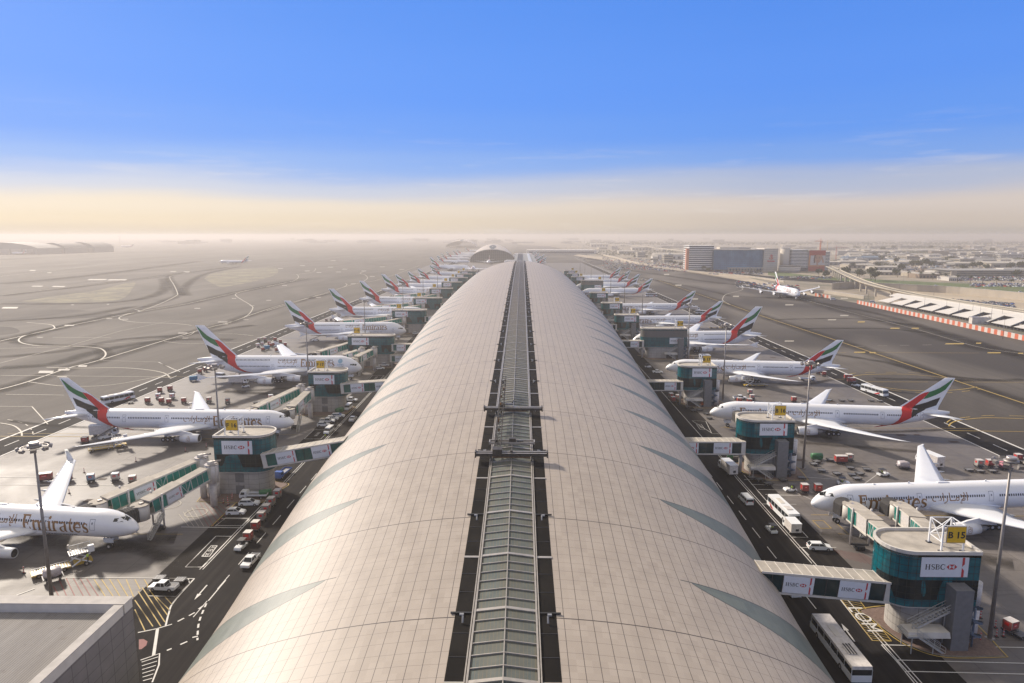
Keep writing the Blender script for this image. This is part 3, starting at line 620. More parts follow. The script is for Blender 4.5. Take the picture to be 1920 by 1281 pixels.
# louvre bands, rails, skylight panes and ribs
lb = MB(); rail = MB(); pane = MB(); rib = MB(); wide = MB(); brk = MB()
step = BAY/12; k = -48; ys = []
while Y0+k*step <= 950: ys.append((k, Y0+k*step)); k += 1
for (k, y), (k2, y2) in zip(ys, ys[1:]):
    za, zb = top(y, WS), top(y2, WS)
    for s in (-1, 1):
        lb.add([(s*WK, y, za+.06), (s*(WS-.02), y, za+.03), (s*(WS-.02), y2, zb+.03), (s*WK, y2, zb+.06)], [(0, 1, 2, 3)], LOUV)
        if k % 2 == 0 and k % 12 not in (6, 0): lb.box(s*(WS+WK)/2, y, za+.02, WS-WK-.1, .06, .07, DARK)
        for xo, w_, h_ in ((WK-.1, .22, .42), (WK+.18, .14, .3)): rail.beam((s*xo, y, za+.12), (s*xo, y2, zb+.12), w_, h_, RIBM)
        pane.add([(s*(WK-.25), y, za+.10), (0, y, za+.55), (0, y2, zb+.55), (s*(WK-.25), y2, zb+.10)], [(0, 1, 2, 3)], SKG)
        wd = .5 if k % 6 == 0 else .11
        rib.beam((s*(WK-.2), y, za+.20), (0, y, za+.66), wd, .14, RIBM)
        if k % 12 == 6: wide = MB(); wide.box(s*(WS+WK)/2+s*.1, y, za+.02, WS-WK-.12, .5, .1, RIBM); wide.build('cover_plate', conc)
        if k % 12 == 0:
            brk = MB(); brk.box(s*(WS-.75), y-.35, za+.05, 2.6, .24, .16, FBLACK); brk.box(s*(WS-.8), y-.75, za+.05, .5, .35, .2, STEEL); brk.build('rope_anchor', conc); brk = MB(); brk.tube((s*(WK+1.2), y-2.4, za+.1), (s*(WK+1.2), y-1.9, za+.75), .11, STEEL, 6); brk.build('anchor_post', conc)
    rail.beam((0, y, za+.64), (0, y2, zb+.64), .12, .14, RIBM)
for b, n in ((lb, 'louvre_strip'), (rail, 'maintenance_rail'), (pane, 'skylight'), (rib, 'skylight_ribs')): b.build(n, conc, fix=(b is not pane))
ew = MB(); a, b, c = prof(950)
pts = [(a*sin(t), 950.2, c+b*cos(t)) for t in [(-pi/2)+pi*i/30 for i in range(31)]]
ew.add([(-a, 950.2, 0)]+pts+[(a, 950.2, 0)], [list(range(33))], DKG); ew.build('glazed_end', conc)
# --- roof maintenance gantry sitting on the rails
def ridge(y): return top(y, WS)
y1, y2 = 118.4, 144.5
gz = (ridge(y1)+ridge(y2))/2
gan = thing('maintenance_gantry', 'dark steel roof maintenance gantry straddling the skylight rails on the concourse roof', 'gantry', (RX, y1, ridge(y1)))
sl = (ridge(y2)-ridge(y1))/(y2-y1)
def gzz(y): return sl*y
GM = mat('gantry_steel', (.075, .065, .055), .5, .5, var=.4); GR = mat('gantry_rust', (.25, .13, .05), .7, var=.5)
for yy, L in ((0, 6.6), (y2-y1, 6.4)):
    b = MB(); z = gzz(yy)+1.35
    for dy in (-.55, .55): b.beam((-L, yy+dy, z), (L, yy+dy, z), .2, .55, GM); b.beam((-L, yy+dy, z+.33), (L, yy+dy, z+.33), .34, .07, RIBM)
    for i in range(13): x = -L+2*L*i/12; b.beam((x, yy-.55, z), (x, yy+.55, z), .1, .1, GM)
    for s in (-1, 1): b.box(s*L, yy, z-.5, .25, 1.5, 1.1, GM)
    b.build('cross_beam', gan)
    for s in (-1, 1):
        b = MB(); b.beam((s*3.75, yy-.5, gzz(yy)+.35), (s*3.9, yy, z), .25, .25, GM); b.beam((s*3.75, yy+.5, gzz(yy)+.35), (s*3.9, yy, z), .25, .25, GM)
        for dy in (-.6, .6): b.tube((s*3.6, yy+dy, gzz(yy)+.5), (s*3.9, yy+dy, gzz(yy)+.5), .25, DARK, 10)
        b.build('wheel_bogie', gan)
b = MB(); yy = 6.2; z = gzz(yy)+1.3
for dy in (-.8, .8): b.beam((-4.3, yy+dy, z), (4.3, yy+dy, z), .18, .4, RIBM)
for s in (-1, 1): b.beam((s*4.3, yy-.8, z), (s*4.3, yy+.8, z), .2, .5, RIBM)
b.box(.1, yy, z, 1.3, 1.1, .8, GM); b.box(1.6, yy-.3, z+.05, 1.2, .4, .3, DARK); b.build('trolley', gan)
b = MB(); 
p0 = Vector((-2.6, .3, gzz(0)+1.9)); p1 = Vector((-2.5, 43, gzz(43)+3.6)); nb = 26; w_ = .55
for a_, c_ in ((-w_, -w_), (w_, -w_), (w_, w_), (-w_, w_)): b.beam(p0+Vector((a_, 0, c_)), p1+Vector((a_*.7, 0, c_*.7)), .12, .12, GM)
for i in range(nb):
    q = p0.lerp(p1, i/nb); r = p0.lerp(p1, (i+1)/nb); sgn = 1 if i % 2 else -1
    for zz in (-w_, w_): b.beam(q+Vector((-w_*sgn, 0, zz)), r+Vector((w_*sgn, 0, zz)), .07, .07, GM)
    for xx in (-w_, w_): b.beam(q+Vector((xx, 0, -w_*sgn)), r+Vector((xx, 0, w_*sgn)), .07, .07, GM)
    if i % 3 == 0: b.box(q.x+random.uniform(-.5, .5), q.y, q.z-.3, random.uniform(.3, .8), random.uniform(.4, 1.1), random.uniform(.3, .8), random.choice([GM, DARK, GR]))
b.build('lattice_boom', gan)
b = MB(); b.box(-2.6, 0, gzz(0)+1.6, 1.7, 2.0, .9, GM); b.box(-2.6, y2-y1+1, gzz(y2-y1)+1.7, 1.4, 1.6, .6, GM); b.box(-.9, y2-y1+1.4, gzz(y2-y1)+1.8, 1.8, .5, .45, STEEL); b.tube((-.3, y2-y1+1.5, gzz(y2-y1)+1.8), (-.1, y2-y1+2.4, gzz(y2-y1)+2.6), .2, DARK); b.box(0, 0, gzz(0)+1.3, .5, .7, .8, GM); b.build('slewing_head', gan)
b = MB(); b.beam((-3.5, -.2, gzz(0)+.85), (3.5, -.2, gzz(0)+.85), .08, .35, GR); b.build('drip_tray', gan); b = MB(); b.beam((-2, y2-y1-.2, gzz(26)+.9), (3, y2-y1-.2, gzz(26)+.9), .08, .3, GR); b.build('drip_tray', gan)
# ------------------------------------------------------------ gate houses, link bridges, jet bridges, stairs, masts
def glass_shell(poly, z0, z1, m, closed=True):
    """vertical wall with metre UVs round a 2D outline"""
    vs = []; uv = []; fs = []; d = 0; n = len(poly); pts = list(poly)+[poly[0]]
    for i in range(n):
        a, b = pts[i], pts[i+1]; L = sqrt((b[0]-a[0])**2+(b[1]-a[1])**2)
        k = len(vs); vs += [(a[0], a[1], z0), (b[0], b[1], z0), (b[0], b[1], z1), (a[0], a[1], z1)]; uv += [(d, z0), (d+L, z0), (d+L, z1), (d, z1)]; fs.append((k, k+1, k+2, k+3)); d += L
    me = bpy.data.meshes.new('curtain_wall'); me.from_pydata(vs, [], fs); me.materials.append(m); l = me.uv_layers.new(name='UVMap')
    for lp in me.loops: l.data[lp.index].uv = uv[lp.vertex_index]
    me.update(); return me
def gh_outline(W, D, s, r=None):
    """front at y=0, depth D toward +y; the concourse end (side s = +1 right, -1 left) is rounded; other end at x=0"""
    r = r or D/2*.92; pts = []
    for t in range(9): g = -pi/2+pi/2*t/8; pts.append((W-r+r*cos(g), r+r*sin(g)))
    for t in range(9): g = pi/2*t/8; pts.append((W-r+r*cos(g), D-r+r*sin(g)))
    pts = [(0, 0)]+pts+[(0, D)]
    return [(x*s, y) for x, y in pts] if s > 0 else [(x*s, y) for x, y in pts][::-1]
def logo(cx, cy, h):
    w = h; q = []
    q.append(('r', [(cx-w*1.0, cy), (cx-w*.5, cy-h/2), (cx-w*.5, cy+h/2)])); q.append(('r', [(cx+w*1.0, cy), (cx+w*.5, cy+h/2), (cx+w*.5, cy-h/2)]))
    q.append(('r', [(cx-w*.5, cy+h/2), (cx, cy), (cx+w*.5, cy+h/2)])); q.append(('r', [(cx-w*.5, cy-h/2), (cx+w*.5, cy-h/2), (cx, cy)]))
    return [p for _, p in q]
SGB = {}
def bank_sign(W, Hh, small=False):
    """advert panel: letters, hexagon, notched red stripe; local x right, z up, faces -y; origin lower left"""
    k = (round(W, 1), round(Hh, 1))
    if k in SGB: return SGB[k]
    b = MB(); b.box(W/2, -.06, 0, W, .12, Hh, SIGNW)
    s = min(Hh*.27/1.45, W*.70/8.3); pol, w = word('HSBC', 0, 0, s); lh = s*1.45; lg = lh*.95; tot = w+lg*2.3; x0 = (W*.80-tot)/2+W*.03
    zc = Hh*.52; f = lambda u, v, o: (u, -.13-o, v)
    decal(b, [[(x+x0, y+zc-lh/2) for x, y in p] for p in pol], f, INK)
    decal(b, logo(x0+w+lg*1.15, zc, lg), f, RED)
    xs = W*.86; sw = W*.052; n = sw*1.0
    decal(b, [[(xs, 0), (xs+sw, 0), (xs+sw, Hh/2-n*1.4), (xs, Hh/2-n*.2)], [(xs, Hh/2+n*.2), (xs+sw, Hh/2+n*1.4), (xs+sw, Hh), (xs, Hh)]], f, RED)
    o = b.build('advert_panel', fix=False); me = o.data; bpy.data.objects.remove(o); SGB[k] = me; return me
def gate_tag(txt, parent, x, y, z, s=1):
    """yellow gate number board on a white lattice frame; returns nothing"""
    f = MB(); W, D, Hh = 3.3, 3.2, 2.7; r = .11; z0 = z; z1 = z+1.5
    for a in (-W/2, W/2):
        for c in (0, D): f.beam((x+a, y+c, z0), (x+a, y+c, z1+Hh), .22, .22, WHITE); f.box(x+a, y+c, z0, .7, .7, .12, DARK)
    for zz in (z1, z1+Hh):
        for a in (-W/2, W/2): f.beam((x+a, y, zz), (x+a, y+D, zz), r, r, WHITE)
        for c in (0, D): f.beam((x-W/2, y+c, zz), (x+W/2, y+c, zz), r, r, WHITE)
    for a in (-W/2, W/2): f.beam((x+a, y, z1), (x+a, y+D, z1+Hh), r, r, WHITE); f.beam((x+a, y+D, z1), (x+a, y, z1+Hh), r, r, WHITE)
    f.beam((x-W/2, y, z1+Hh), (x+W/2, y+D, z1+Hh), r, r, WHITE); f.beam((x-W/2, y+D, z1), (x+W/2, y+D, z1+Hh), r, r, WHITE)
    f.build('sign_frame', parent)
    b = MB(); b.box(x+s*.25, y-.25, z1+.1, 2.75, .2, 2.5, YEL); b.box(x+s*.25, y-.2, z1-.02, 2.95, .16, 2.74, RIBM)
    tr, w = text_polys(txt, 1.45, 'CENTER', .03); decal(b, tr, lambda u, v, o: (x+s*.25+u, y-.37, z1+.85+v), INK); b.build('gate_number_board', parent, fix=False)
def slide_escape(b, x, y, z0, z1, r, m, turns=2.5):
    n = int(turns*16); 
    for i in range(n):
        a0, a1 = 2*pi*turns*i/n, 2*pi*turns*(i+1)/n; h0, h1 = z1-(z1-z0)*i/n, z1-(z1-z0)*(i+1)/n
        p = [(x+rr*cos(a), y+rr*sin(a), h+dz) for rr, dz in ((.3, .25), (r*.6, 0), (r, .1), (r, .5)) for a, h in ((a0, h0), (a1, h1))]
        b.add(p, [(0, 1, 3, 2), (2, 3, 5, 4), (4, 5, 7, 6)], m)
    b.tube((x, y, z0-1), (x, y, z1+.4), .16, m, 8)
def stair(b, p, q, w, m, rail=True):
    """flight from p (low) to q (high)"""
    p = Vector(p); q = Vector(q); d = q-p; n = max(4, int(abs(d.z)/.28)); side = Vector((-d.y, d.x, 0)).normalized()*w/2
    for s in (-1, 1):
        b.beam(p+side*s, q+side*s, .1, .3, m)
        if rail:
            for h in (.55, 1.1): b.beam(p+side*s+Vector((0, 0, h)), q+side*s+Vector((0, 0, h)), .07, .07, m)
            for i in range(0, n+1, 2): r_ = p.lerp(q, i/n)+side*s; b.beam(r_, r_+Vector((0, 0, 1.1)), .05, .05, m)
    for i in range(n): r_ = p.lerp(q, (i+.5)/n); b.beam(r_-side, r_+side, .3, .05, m)
STW = mat('stair_steel', (.5, .49, .47), .5, .3, var=.15); SLD = mat('slide_plastic', (.10, .14, .2), .35, var=.15); CLAD = DKGREY
def base_mat():
    g = G('gatehouse_base_panels'); s = g.sep(g.tc.outputs['UV']); l = g.math('MAXIMUM', g.line(s[0], 2.5, .05), g.line(s[1], 1.3, .05)); n = g.noise(g.tc.outputs['Object'], .8, 5, .7)
    c = g.mix(g.rng(n, .3, .7), (.34, .32, .30), (.44, .42, .39)); return g.out(g.mix(l, c, (.08, .07, .06)), .7)
BASEM = base_mat(); ROOFT = mat('flat_roof_membrane', (.42, .38, .325), .85, var=.25, scale=.5, bump=.1)
GLR = mat('louvred_grey_screen', (.13, .125, .12), .7, var=.15)
def gatehouse(name_txt, side, X, Y, W, D, top, label, tall_grey=False, detail=True, sign=None, sz=10.7):
    """side -1: left of concourse (outer end at low x); +1: right. X = x of the outer end"""
    root = thing('gate_house', label, 'gate building', (X, Y, 0), 0, 'gate houses beside the concourse')
    s = 1 if side < 0 else -1; ol = gh_outline(W, D, s)
    gl = link('curtain_wall', glass_shell(ol, 5.9, top-.35, TEALP if tall_grey else TEAL), root)
    ins = gh_outline(W-(3.0 if side > 0 else 1.2), D-1.0, s); ins = [(x+s*.3, y+.5) for x, y in ins]
    link('base_wall', glass_shell(ins, 0, 5.95, BASEM), root)
    b = MB(); b.prism(ol, 5.7, 5.88, CONC); b.build('floor_slab', root); b = MB(); b.prism(ol, top-.9, top-.3, ROOFT)
    k = len(ol)
    for i in range(k):
        a, c = ol[i], ol[(i+1) % k]; b.beam((a[0], a[1], top-.15), (c[0], c[1], top-.15), .35, .55, OFFW)
    b.build('roof', root)
    gx = s*W*.34 if side < 0 else -W*.22
    xs = sorted([p[0] for p in ol]); xl, xr = xs[0], xs[-1]
    if side < 0: gate_tag(name_txt, root, xl+4.2, .9, top-.3, 1)
    else: gate_tag(name_txt, root, xr-4.0, .9, top-.3, 1)
    sw, sh = sign or (7.3, 3.3); sm = bank_sign(sw, sh)
    sg = link('advert_panel', sm, root, (xl+2.0 if side < 0 else xr-1.9-sw, -.02, sz))
    if tall_grey:
        g = MB(); lo = top-4.6
        pts = [(p[0]*1.004, p[1]-.03) for p in ol]; link('grey_screen', glass_shell([(x, y-.04 if y < D/2 else y+.04) for x, y in ol], lo, top-1.1, GLR), root)
        sg.location.z = lo-3.4
    if not detail: return root
    if side > 0:
        # lift shaft, fire stairs, spiral slide and white cylinders on the apron side
        b = MB(); b.box(xr-3.6, -1.3, 0, 2.7, 2.5, top-5.2, CLAD); b.box(xr-3.6, -1.3, top-5.2, 2.75, 2.55, .25, DKGREY); b.build('lift_shaft', root)
        b = MB(); stair(b, (xr-6.1, -2.6, 0), (xr-10.6, -2.6, 3.0), 1.3, STW); stair(b, (xr-10.6, -1.1, 3.0), (xr-5.0, -1.1, 6.2), 1.3, STW); b.box(xr-11.3, -1.9, 2.9, 1.6, 3.0, .12, STW)
        for xx, yy, zz in ((xr-11.3, -3.2, 2.9), (xr-11.3, -.6, 2.9), (xr-8, -3.2, 1.4), (xr-5, -.6, 6)): b.tube((xx, yy, 0), (xx, yy, zz), .08, STW, 6)
        b.box(xr-8.6, -1.7, 2.5, 6.5, 2.6, .9, OFFW, top=(.96, .9)); b.build('fire_stairs', root)
        b = MB(); slide_escape(b, xr-1.0, -1.4, .6, 6.2, 1.15, SLD); b.build('spiral_slide', root)
        b = MB(); b.tube((xr+.6, 1.6, 0), (xr+.6, 1.6, 5.2), 1.05, CWHITE, 20); b.tube((xr+.6, 1.6, 5.8), (xr+.6, 1.6, 9.4), 1.05, CWHITE, 20); b.tube((xr+.6, 1.6, 5.2), (xr+.6, 1.6, 5.8), .9, DARK, 16); b.build('bridge_column', root)
        b = MB(); b.box(xr-9, .38, .02, 3.2, .14, 2.4, DARK); b.build('service_door', root)
    else:
        b = MB(); b.box(xl+W*.42, .44, .05, 2.1, .12, 2.3, DKGREY); b.build('service_door', root); b = MB(); b.box(xl+W*.42, .44, 3.2, 2.1, .12, 2.2, DKGREY); b.build('plant_louvre', root)
        b = MB(); b.tube((xl-.2, -.9, 0), (xl-.2, -.9, 4.6), 1.35, CWHITE, 22); b.box(xl-1.0, -2.2, 1.4, .5, .12, 1.4, OFFW); b.box(xl-.2, -2.22, 2.9, .3, .1, .35, RED)
        b.build('bridge_column', root)
    return root
KERB = MB()
def island_kerb(X, Y, W, s):
    L = [(X-s*2.5, Y-4.2), (X+s*(W-2), Y-4.6), (X+s*(W+.1), Y-1.6), (X+s*(W+.6), Y+3), (X+s*(W+.2), Y+8), (X-s*2.5, Y+9)] if s > 0 else [(X-s*2.5, Y-3.6), (X+s*(W-7), Y-3.6), (X+s*(W-3.4), Y-1.2), (X+s*(W-1.9), Y+2.5), (X+s*(W-1.3), Y+6), (X+s*(W-1.6), Y+9), (X-s*2.5, Y+9.5)]
    pts = [(q.x, q.y) for q in smooth([Vector((a, b, 0)) for a, b in L+[L[0]]], 5)[:-1]]
    b = MB(); b.prism(pts, .03, .2, KERBM, PAVM); tag(b.build('pavement'), kind='structure')
    q = [((x-X)*1.02+X, (y-Y)*1.02+Y) for x, y in pts]; m_ = MB(); n = len(pts)
    for i in range(n):
        a, c = Vector((*pts[i], 0)), Vector((*pts[(i+1) % n], 0)); d = (c-a).normalized(); o = Vector((d.y, -d.x, 0))*(.3 if s*1 > -9 else 0)
        cc = Vector((X+s*W/2, Y+2, 0)); o = (a-cc).normalized()*.35; o2 = (c-cc).normalized()*.35
        m_.add([(a+o).to_tuple()[:2]+(.13,), (c+o2).to_tuple()[:2]+(.13,), (c+o2*1.6).to_tuple()[:2]+(.13,), (a+o*1.6).to_tuple()[:2]+(.13,)], [(0, 1, 2, 3)], PY)
    tag(m_.build('painted_markings', fix=False), kind='structure')
KERBM = mat('kerb_stone', (.32, .28, .2), .8, var=.3, scale=2); PAVM = mat('brick_paving', (.17, .115, .095), .85, var=.3, scale=3)
def truss_tube(name, root, L, W, Hh, panels, wallm, both=True, zr=.45, brace=True):
    """box corridor along +x from 0 to L; panels = list of (x0,x1,'g'|'s'|'w') for the camera-facing side"""
    b = MB(); b.box(L/2, 0, 0, L, W, .3, OFFW); b.box(L/2, 0, Hh-.25, L, W+.15, .3, ROOFT)
    for i in range(int(L/1.6)+1): b.box(min(L-.1, i*1.6+.1), 0, Hh+.05, .1, W+.2, .07, OFFW)
    for yy in (-W/2, W/2): b.beam((0, yy, Hh-.1), (L, yy, Hh-.1), .16, .34, OFFW); b.beam((0, yy, .15), (L, yy, .15), .16, .34, OFFW)
    b.build(name, root)
    b = MB()
    for (x0, x1, k) in panels:
        for yy in (-W/2+.05, W/2-.05):
            m = {'g': wallm, 's': CWHITE, 'w': OFFW}[k]; b.box((x0+x1)/2, yy, .3, x1-x0, .06, Hh-.5, m)
    b.build('side_glazing', root)
    if brace:
        b = MB()
        for (x0, x1, k) in panels:
            if k != 'g': continue
            n = max(1, round((x1-x0)/1.9))
            for i in range(n+1):
                x = x0+(x1-x0)*i/n
                for yy in (-W/2, W/2): b.beam((x, yy, .2), (x, yy, Hh-.1), .1, .1, OFFW if brace == 2 else DARK)
                if brace == 2 and i < n:
                    for yy in (-W/2, W/2): b.beam((x, yy, .25) if i % 2 else (x, yy, Hh-.2), (x+(x1-x0)/n, yy, Hh-.2) if i % 2 else (x+(x1-x0)/n, yy, .25), .07, .07, OFFW)
        if b.v: b.build('bracing', root)
def put_sign(root, W, Hh, x, y, z):
    me = bank_sign(W, Hh); return link('advert_panel', me, root, (x, y, z))
JBD = mat('link_green_glass', (.008, .10, .085), .15, var=.35, scale=.5)
def link_bridge(side, X0, X1, Y, z, label, two=False, W=3.6, Hh=3.5, rise=0):
    """fixed glazed corridor between a gate house (X0) and the concourse (X1)"""
    L = abs(X1-X0); lo = min(X0, X1); root = thing('link_bridge', label, 'footbridge', (lo, Y, z), 0, 'glazed footbridges from the concourse to the gate houses')
    n1 = L*.5
    def flip(ps): return ps if side < 0 else [(L-b, L-a, k) for a, b, k in ps][::-1]
    pan = flip([(0, 1.2, 'w'), (1.2, 3.6, 'g'), (3.6, 8.5, 's'), (8.5, 12.4, 'g'), (12.4, 17.3, 's'), (17.3, L, 'g')] if L > 17 else [(0, 1, 'w'), (1, 2.5, 'g'), (2.5, min(7, L-1), 's'), (min(7, L-1), L, 'g')])
    truss_tube('corridor', root, L, W, Hh, pan, JBD if side < 0 else DKG, brace=1)
    for a, b, k in pan:
        if k == 's': put_sign(root, b-a-.1, Hh-.75, a+.05, -W/2-.03, .42)
    if rise:
        root.rotation_euler = (0, (-1 if side < 0 else 1)*atan2(rise, L), 0)
        if side > 0: root.location.z = z+rise
    b = MB(); b.box(L/2, 0, -.25, L, W*.8, .25, DKGREY)
    for x in ((.6 if side < 0 else L-.6,) if not rise else ()): b.tube((x, 0, -z), (x, 0, -.2), .45, CONC, 12)
    b.build('underside', root)
    return root
def jet_bridge(p, q, zp, zq, label, group='passenger boarding bridges', detail=True, cabdir=0):
    """p: rotunda (at gate house), q: aircraft end; telescoping corridor with cab and wheeled leg"""
    p = Vector((p[0], p[1], 0)); q = Vector((q[0], q[1], 0)); d = q-p; L = d.length; rz = atan2(d.y, d.x)
    root = thing('jet_bridge', label, 'boarding bridge', (p.x, p.y, 0), rz, group)
    b = MB(); b.tube((0, 0, zp-1.2), (0, 0, zp+3.0), 1.5, CWHITE, 20); b.tube((0, 0, zp+3.0), (0, 0, zp+3.15), 1.55, CGREY, 20); b.box(.2, 0, zp+3.15, 1.2, .9, .7, OFFW); b.tube((-.4, 0, zp+3.6), (-2.2, .6, zp+3.4), .22, CGREY, 8); b.tube((0, 0, 0), (0, 0, zp-1.2), .8, CWHITE, 16)
    for i in range(9): a = i*2*pi/9; b.beam((1.55*cos(a), 1.55*sin(a), zp-1), (1.55*cos(a), 1.55*sin(a), zp+2.9), .1, .1, OFFW)
    b.build('rotunda', root)
    tilt = atan2(zq-zp, L); 
    def sect(x0, x1, W, Hh, pan, dz, nm):
        e = MB(); Lk = x1-x0
        bm_ = MB(); bm_.box(Lk/2, 0, 0, Lk, W, .25, OFFW); bm_.box(Lk/2, 0, Hh-.2, Lk, W+.1, .28, ROOFT)
        for yy in (-W/2, W/2): bm_.beam((0, yy, Hh-.12), (Lk, yy, Hh-.12), .14, .3, OFFW); bm_.beam((0, yy, .12), (Lk, yy, .12), .14, .3, OFFW)
        for (a, c, k) in pan:
            for yy in (-W/2+.04, W/2-.04): bm_.box((a+c)/2, yy, .25, c-a, .05, Hh-.4, JBG if k in 'gx' else CWHITE)
            if k in 'gx':
                n = max(1, round((c-a)/1.5))
                for i in range(n+1):
                    for yy in (-W/2, W/2): bm_.beam((a+(c-a)*i/n, yy, .2), (a+(c-a)*i/n, yy, Hh-.1), .07, .07, OFFW)
                    if i < n and k == 'x':
                        for yy in (-W/2, W/2): bm_.beam((a+(c-a)*i/n, yy, .2 if i % 2 else Hh-.2), (a+(c-a)*(i+1)/n, yy, Hh-.2 if i % 2 else .2), .08, .08, WHITE)
        o = bm_.build(nm, root); o.location = (x0, 0, zp+(zq-zp)*x0/L+dz); o.rotation_euler = (0, -tilt, 0); return o
    mid = L*.52; c1 = L*.5
    t1 = sect(1.6, mid, 2.5, 2.9, [(.3, mid-5.6, 'g'), (mid-5.5, mid-1.7, 'x')], .12, 'inner_tunnel')
    t2 = sect(mid-1.6, L-3.2, 3.0, 3.25, [(.3, (L-mid)*.42, 's'), ((L-mid)*.42+.1, L-mid-2.2, 'g')], -.08, 'outer_tunnel')
    sw = (L-mid)*.42-.3
    facing = -1 if cos(rz) > 0 else 1          # which side of the tunnel looks to the camera
    if detail:
        me = bank_sign(sw, 2.35); o = link('advert_panel', me, t2, (.35 if facing < 0 else .35+sw, facing*1.52, .45), 0 if facing < 0 else pi)
    b = MB(); cx = L-1.7; b.tube((cx, 0, zq-.1), (cx, 0, zq+3.0), 1.8, OFFW, 10); b.tube((cx, 0, zq+3.0), (cx, 0, zq+3.18), 1.9, ROOFT, 10); b.box(cx-.3, 0, zq+3.18, .9, .6, .25, CGREY); b.build('cab', root)
    b = MB(); ca = cabdir-rz; hx, hy = cos(ca), sin(ca)
    for i in range(5):      # folding canopy arches
        t = 1.2+i*.5
        prof_c = [(-1.65, 0), (-1.65, 2.3), (-1.2, 3.0), (0, 3.25), (1.2, 3.0), (1.65, 2.3), (1.65, 0)]
        A = [(cx+hx*t-hy*u, hy*t+hx*u, zq+v) for u, v in prof_c]; B = [(cx+hx*(t+.46)-hy*u*1.02, hy*(t+.46)+hx*u*1.02, zq+v*1.01) for u, v in prof_c]
        b.add(A+B, [(j, j+1, j+8, j+7) for j in range(6)]+[list(range(7)), list(range(13, 6, -1))], CANO)
    b.build('canopy', root)
    b = MB(); lx = mid+(L-mid)*.42; lz = zp+(zq-zp)*lx/L
    for s in (-1, 1): b.tube((lx, s*1.75, 1.0), (lx, s*1.75, lz+3.6), .2, CWHITE, 10); b.tube((lx, s*1.75, .9), (lx, s*1.75, lz-.2), .13, DARK, 8)
    b.beam((lx, -1.75, lz-.4), (lx, 1.75, lz-.4), .25, .3, DARK); b.beam((lx, -1.75, 1.1), (lx, 1.75, 1.1), .4, .35, DARK); lg = b.build('lift_column', root)
    b = MB()
    for s in (-1, 1):
        for t in (-.55, .55): b.tube((lx+t, s*.6-.25, .5), (lx+t, s*.6+.25, .5), .5, BLACK, 14)
    b.box(lx, 0, .4, 1.6, 1.4, .6, DARK); b.build('wheel_bogie', lg)
    if detail:
        b = MB(); stair(b, (cx+.5, 2.6 if facing > 0 else -2.6, 0), (cx-3.5, 2.2 if facing > 0 else -2.2, zq), .8, STW); b.build('service_stairs', root)
    return root
CANO = mat('canopy_fabric', (.045, .042, .042), .85, var=.2)
# --- light masts
def mast_proto(h=29.2):
    root = thing('light_mast', 'x', 'light mast', (0, 0, 0)); b = MB(); b.tube((0, 0, 0), (0, 0, h), .34, STEELM, 12, .15); b.box(0, 0, 0, 1.1, 1.1, .25, STEELM); b.build('pole', root)
    b = MB(); b.lathe([(0, .2), (0, 1.0), (.35, 1.05), (.4, .2)], (0, 0, h-.1), (0, 0, 1), STEELM, 16); b.tube((0, 0, h+.3), (0, 0, h+.8), .7, CGREY, 16)
    for i in range(16): a0, a1 = 2*pi*i/16, 2*pi*(i+1)/16; b.beam((1.9*cos(a0), 1.9*sin(a0), h), (1.9*cos(a1), 1.9*sin(a1), h), .1, .1, STEELM)
    for i in range(4): a = i*pi/2; b.beam((0, 0, h), (1.9*cos(a), 1.9*sin(a), h), .1, .12, STEELM)
    hd = b.build('head_ring', root)
    for i in range(8):
        a = 2*pi*(i+.5)/8; l = MB(); l.box(0, 0, -.28, .55, .9, .5, STEELM, top=(.7, .8)); l.box(0, 0, -.32, .5, .8, .05, LAMPG)
        o = l.build('floodlight', hd, (2.25*cos(a), 2.25*sin(a), h-.05), a); o.rotation_euler = (0, .45, a)
    return Proto(root)
STEELM = mat('galvanised_mast', (.28, .255, .235), .5, .5, var=.2); LAMPG = mat('lamp_lens', (.55, .53, .48), .2, var=.1)
MAST = mast_proto()
LG = [('F 16', -74.6, 155, 13.4, 0), ('F 17', -76.0, 232, 13.0, 0), ('F 18', -84, 318, 22.0, 1), ('F 19', -84, 430, 22, 1), ('F 20', -83.8, 515, 22, 1), ('F 21', -84, 608, 21, 1), ('F 22', -83, 692, 21, 1), ('F 23', -83, 765, 21, 1), ('F 24', -83, 837, 21, 1), ('F 25', -83, 905, 21, 1)]
for i, (t, X, Y, W, big) in enumerate(LG):
    gatehouse(t, -1, X, Y, W, 8.5, 15, '%s gate house on the left with yellow number %s on its roof' % ('wide teal glass' if big else 'teal glass', t), detail=i < 6, sign=(7.4, 3.3) if not big else (8.2, 3.5), sz=10.5)
    a, b, c = prof(Y); xe = RX-a*(.86 if i < 2 else .94)
    if i < 6: link_bridge(-1, X+W-1.2, xe, Y+(1.0 if i < 2 else 3.0), 7.2, 'glazed footbridge with bank adverts joining gate house %s to the concourse' % t, rise=[3.6, 1.4, 0, 0, 0, 0][i])
    if i in (2, 3): link_bridge(-1, X+W-1.2, xe, Y-1.5, 2.7, 'lower green glazed footbridge under the upper one beside gate house %s' % t, Hh=3.3)
    island_kerb(X, Y, W, 1) if i < 6 else None
RG = [('B 15', 70.6, 97, 13.5, 0), ('B 16', 71.7, 170.6, 13.6, 0), ('B 17', 72.5, 244, 13.4, 0), ('B 18', 85.3, 341, 23.3, 1), ('B 19', 71.7, 405, 14.6, 0), ('B 20', 72.3, 478, 14.8, 0), ('B 21', 73, 565, 15, 0), ('B 22', 86.4, 709, 23.4, 1), ('B 23', 73, 781, 15, 0), ('B 24', 73, 849, 15, 0), ('B 25', 73, 914, 15, 0)]
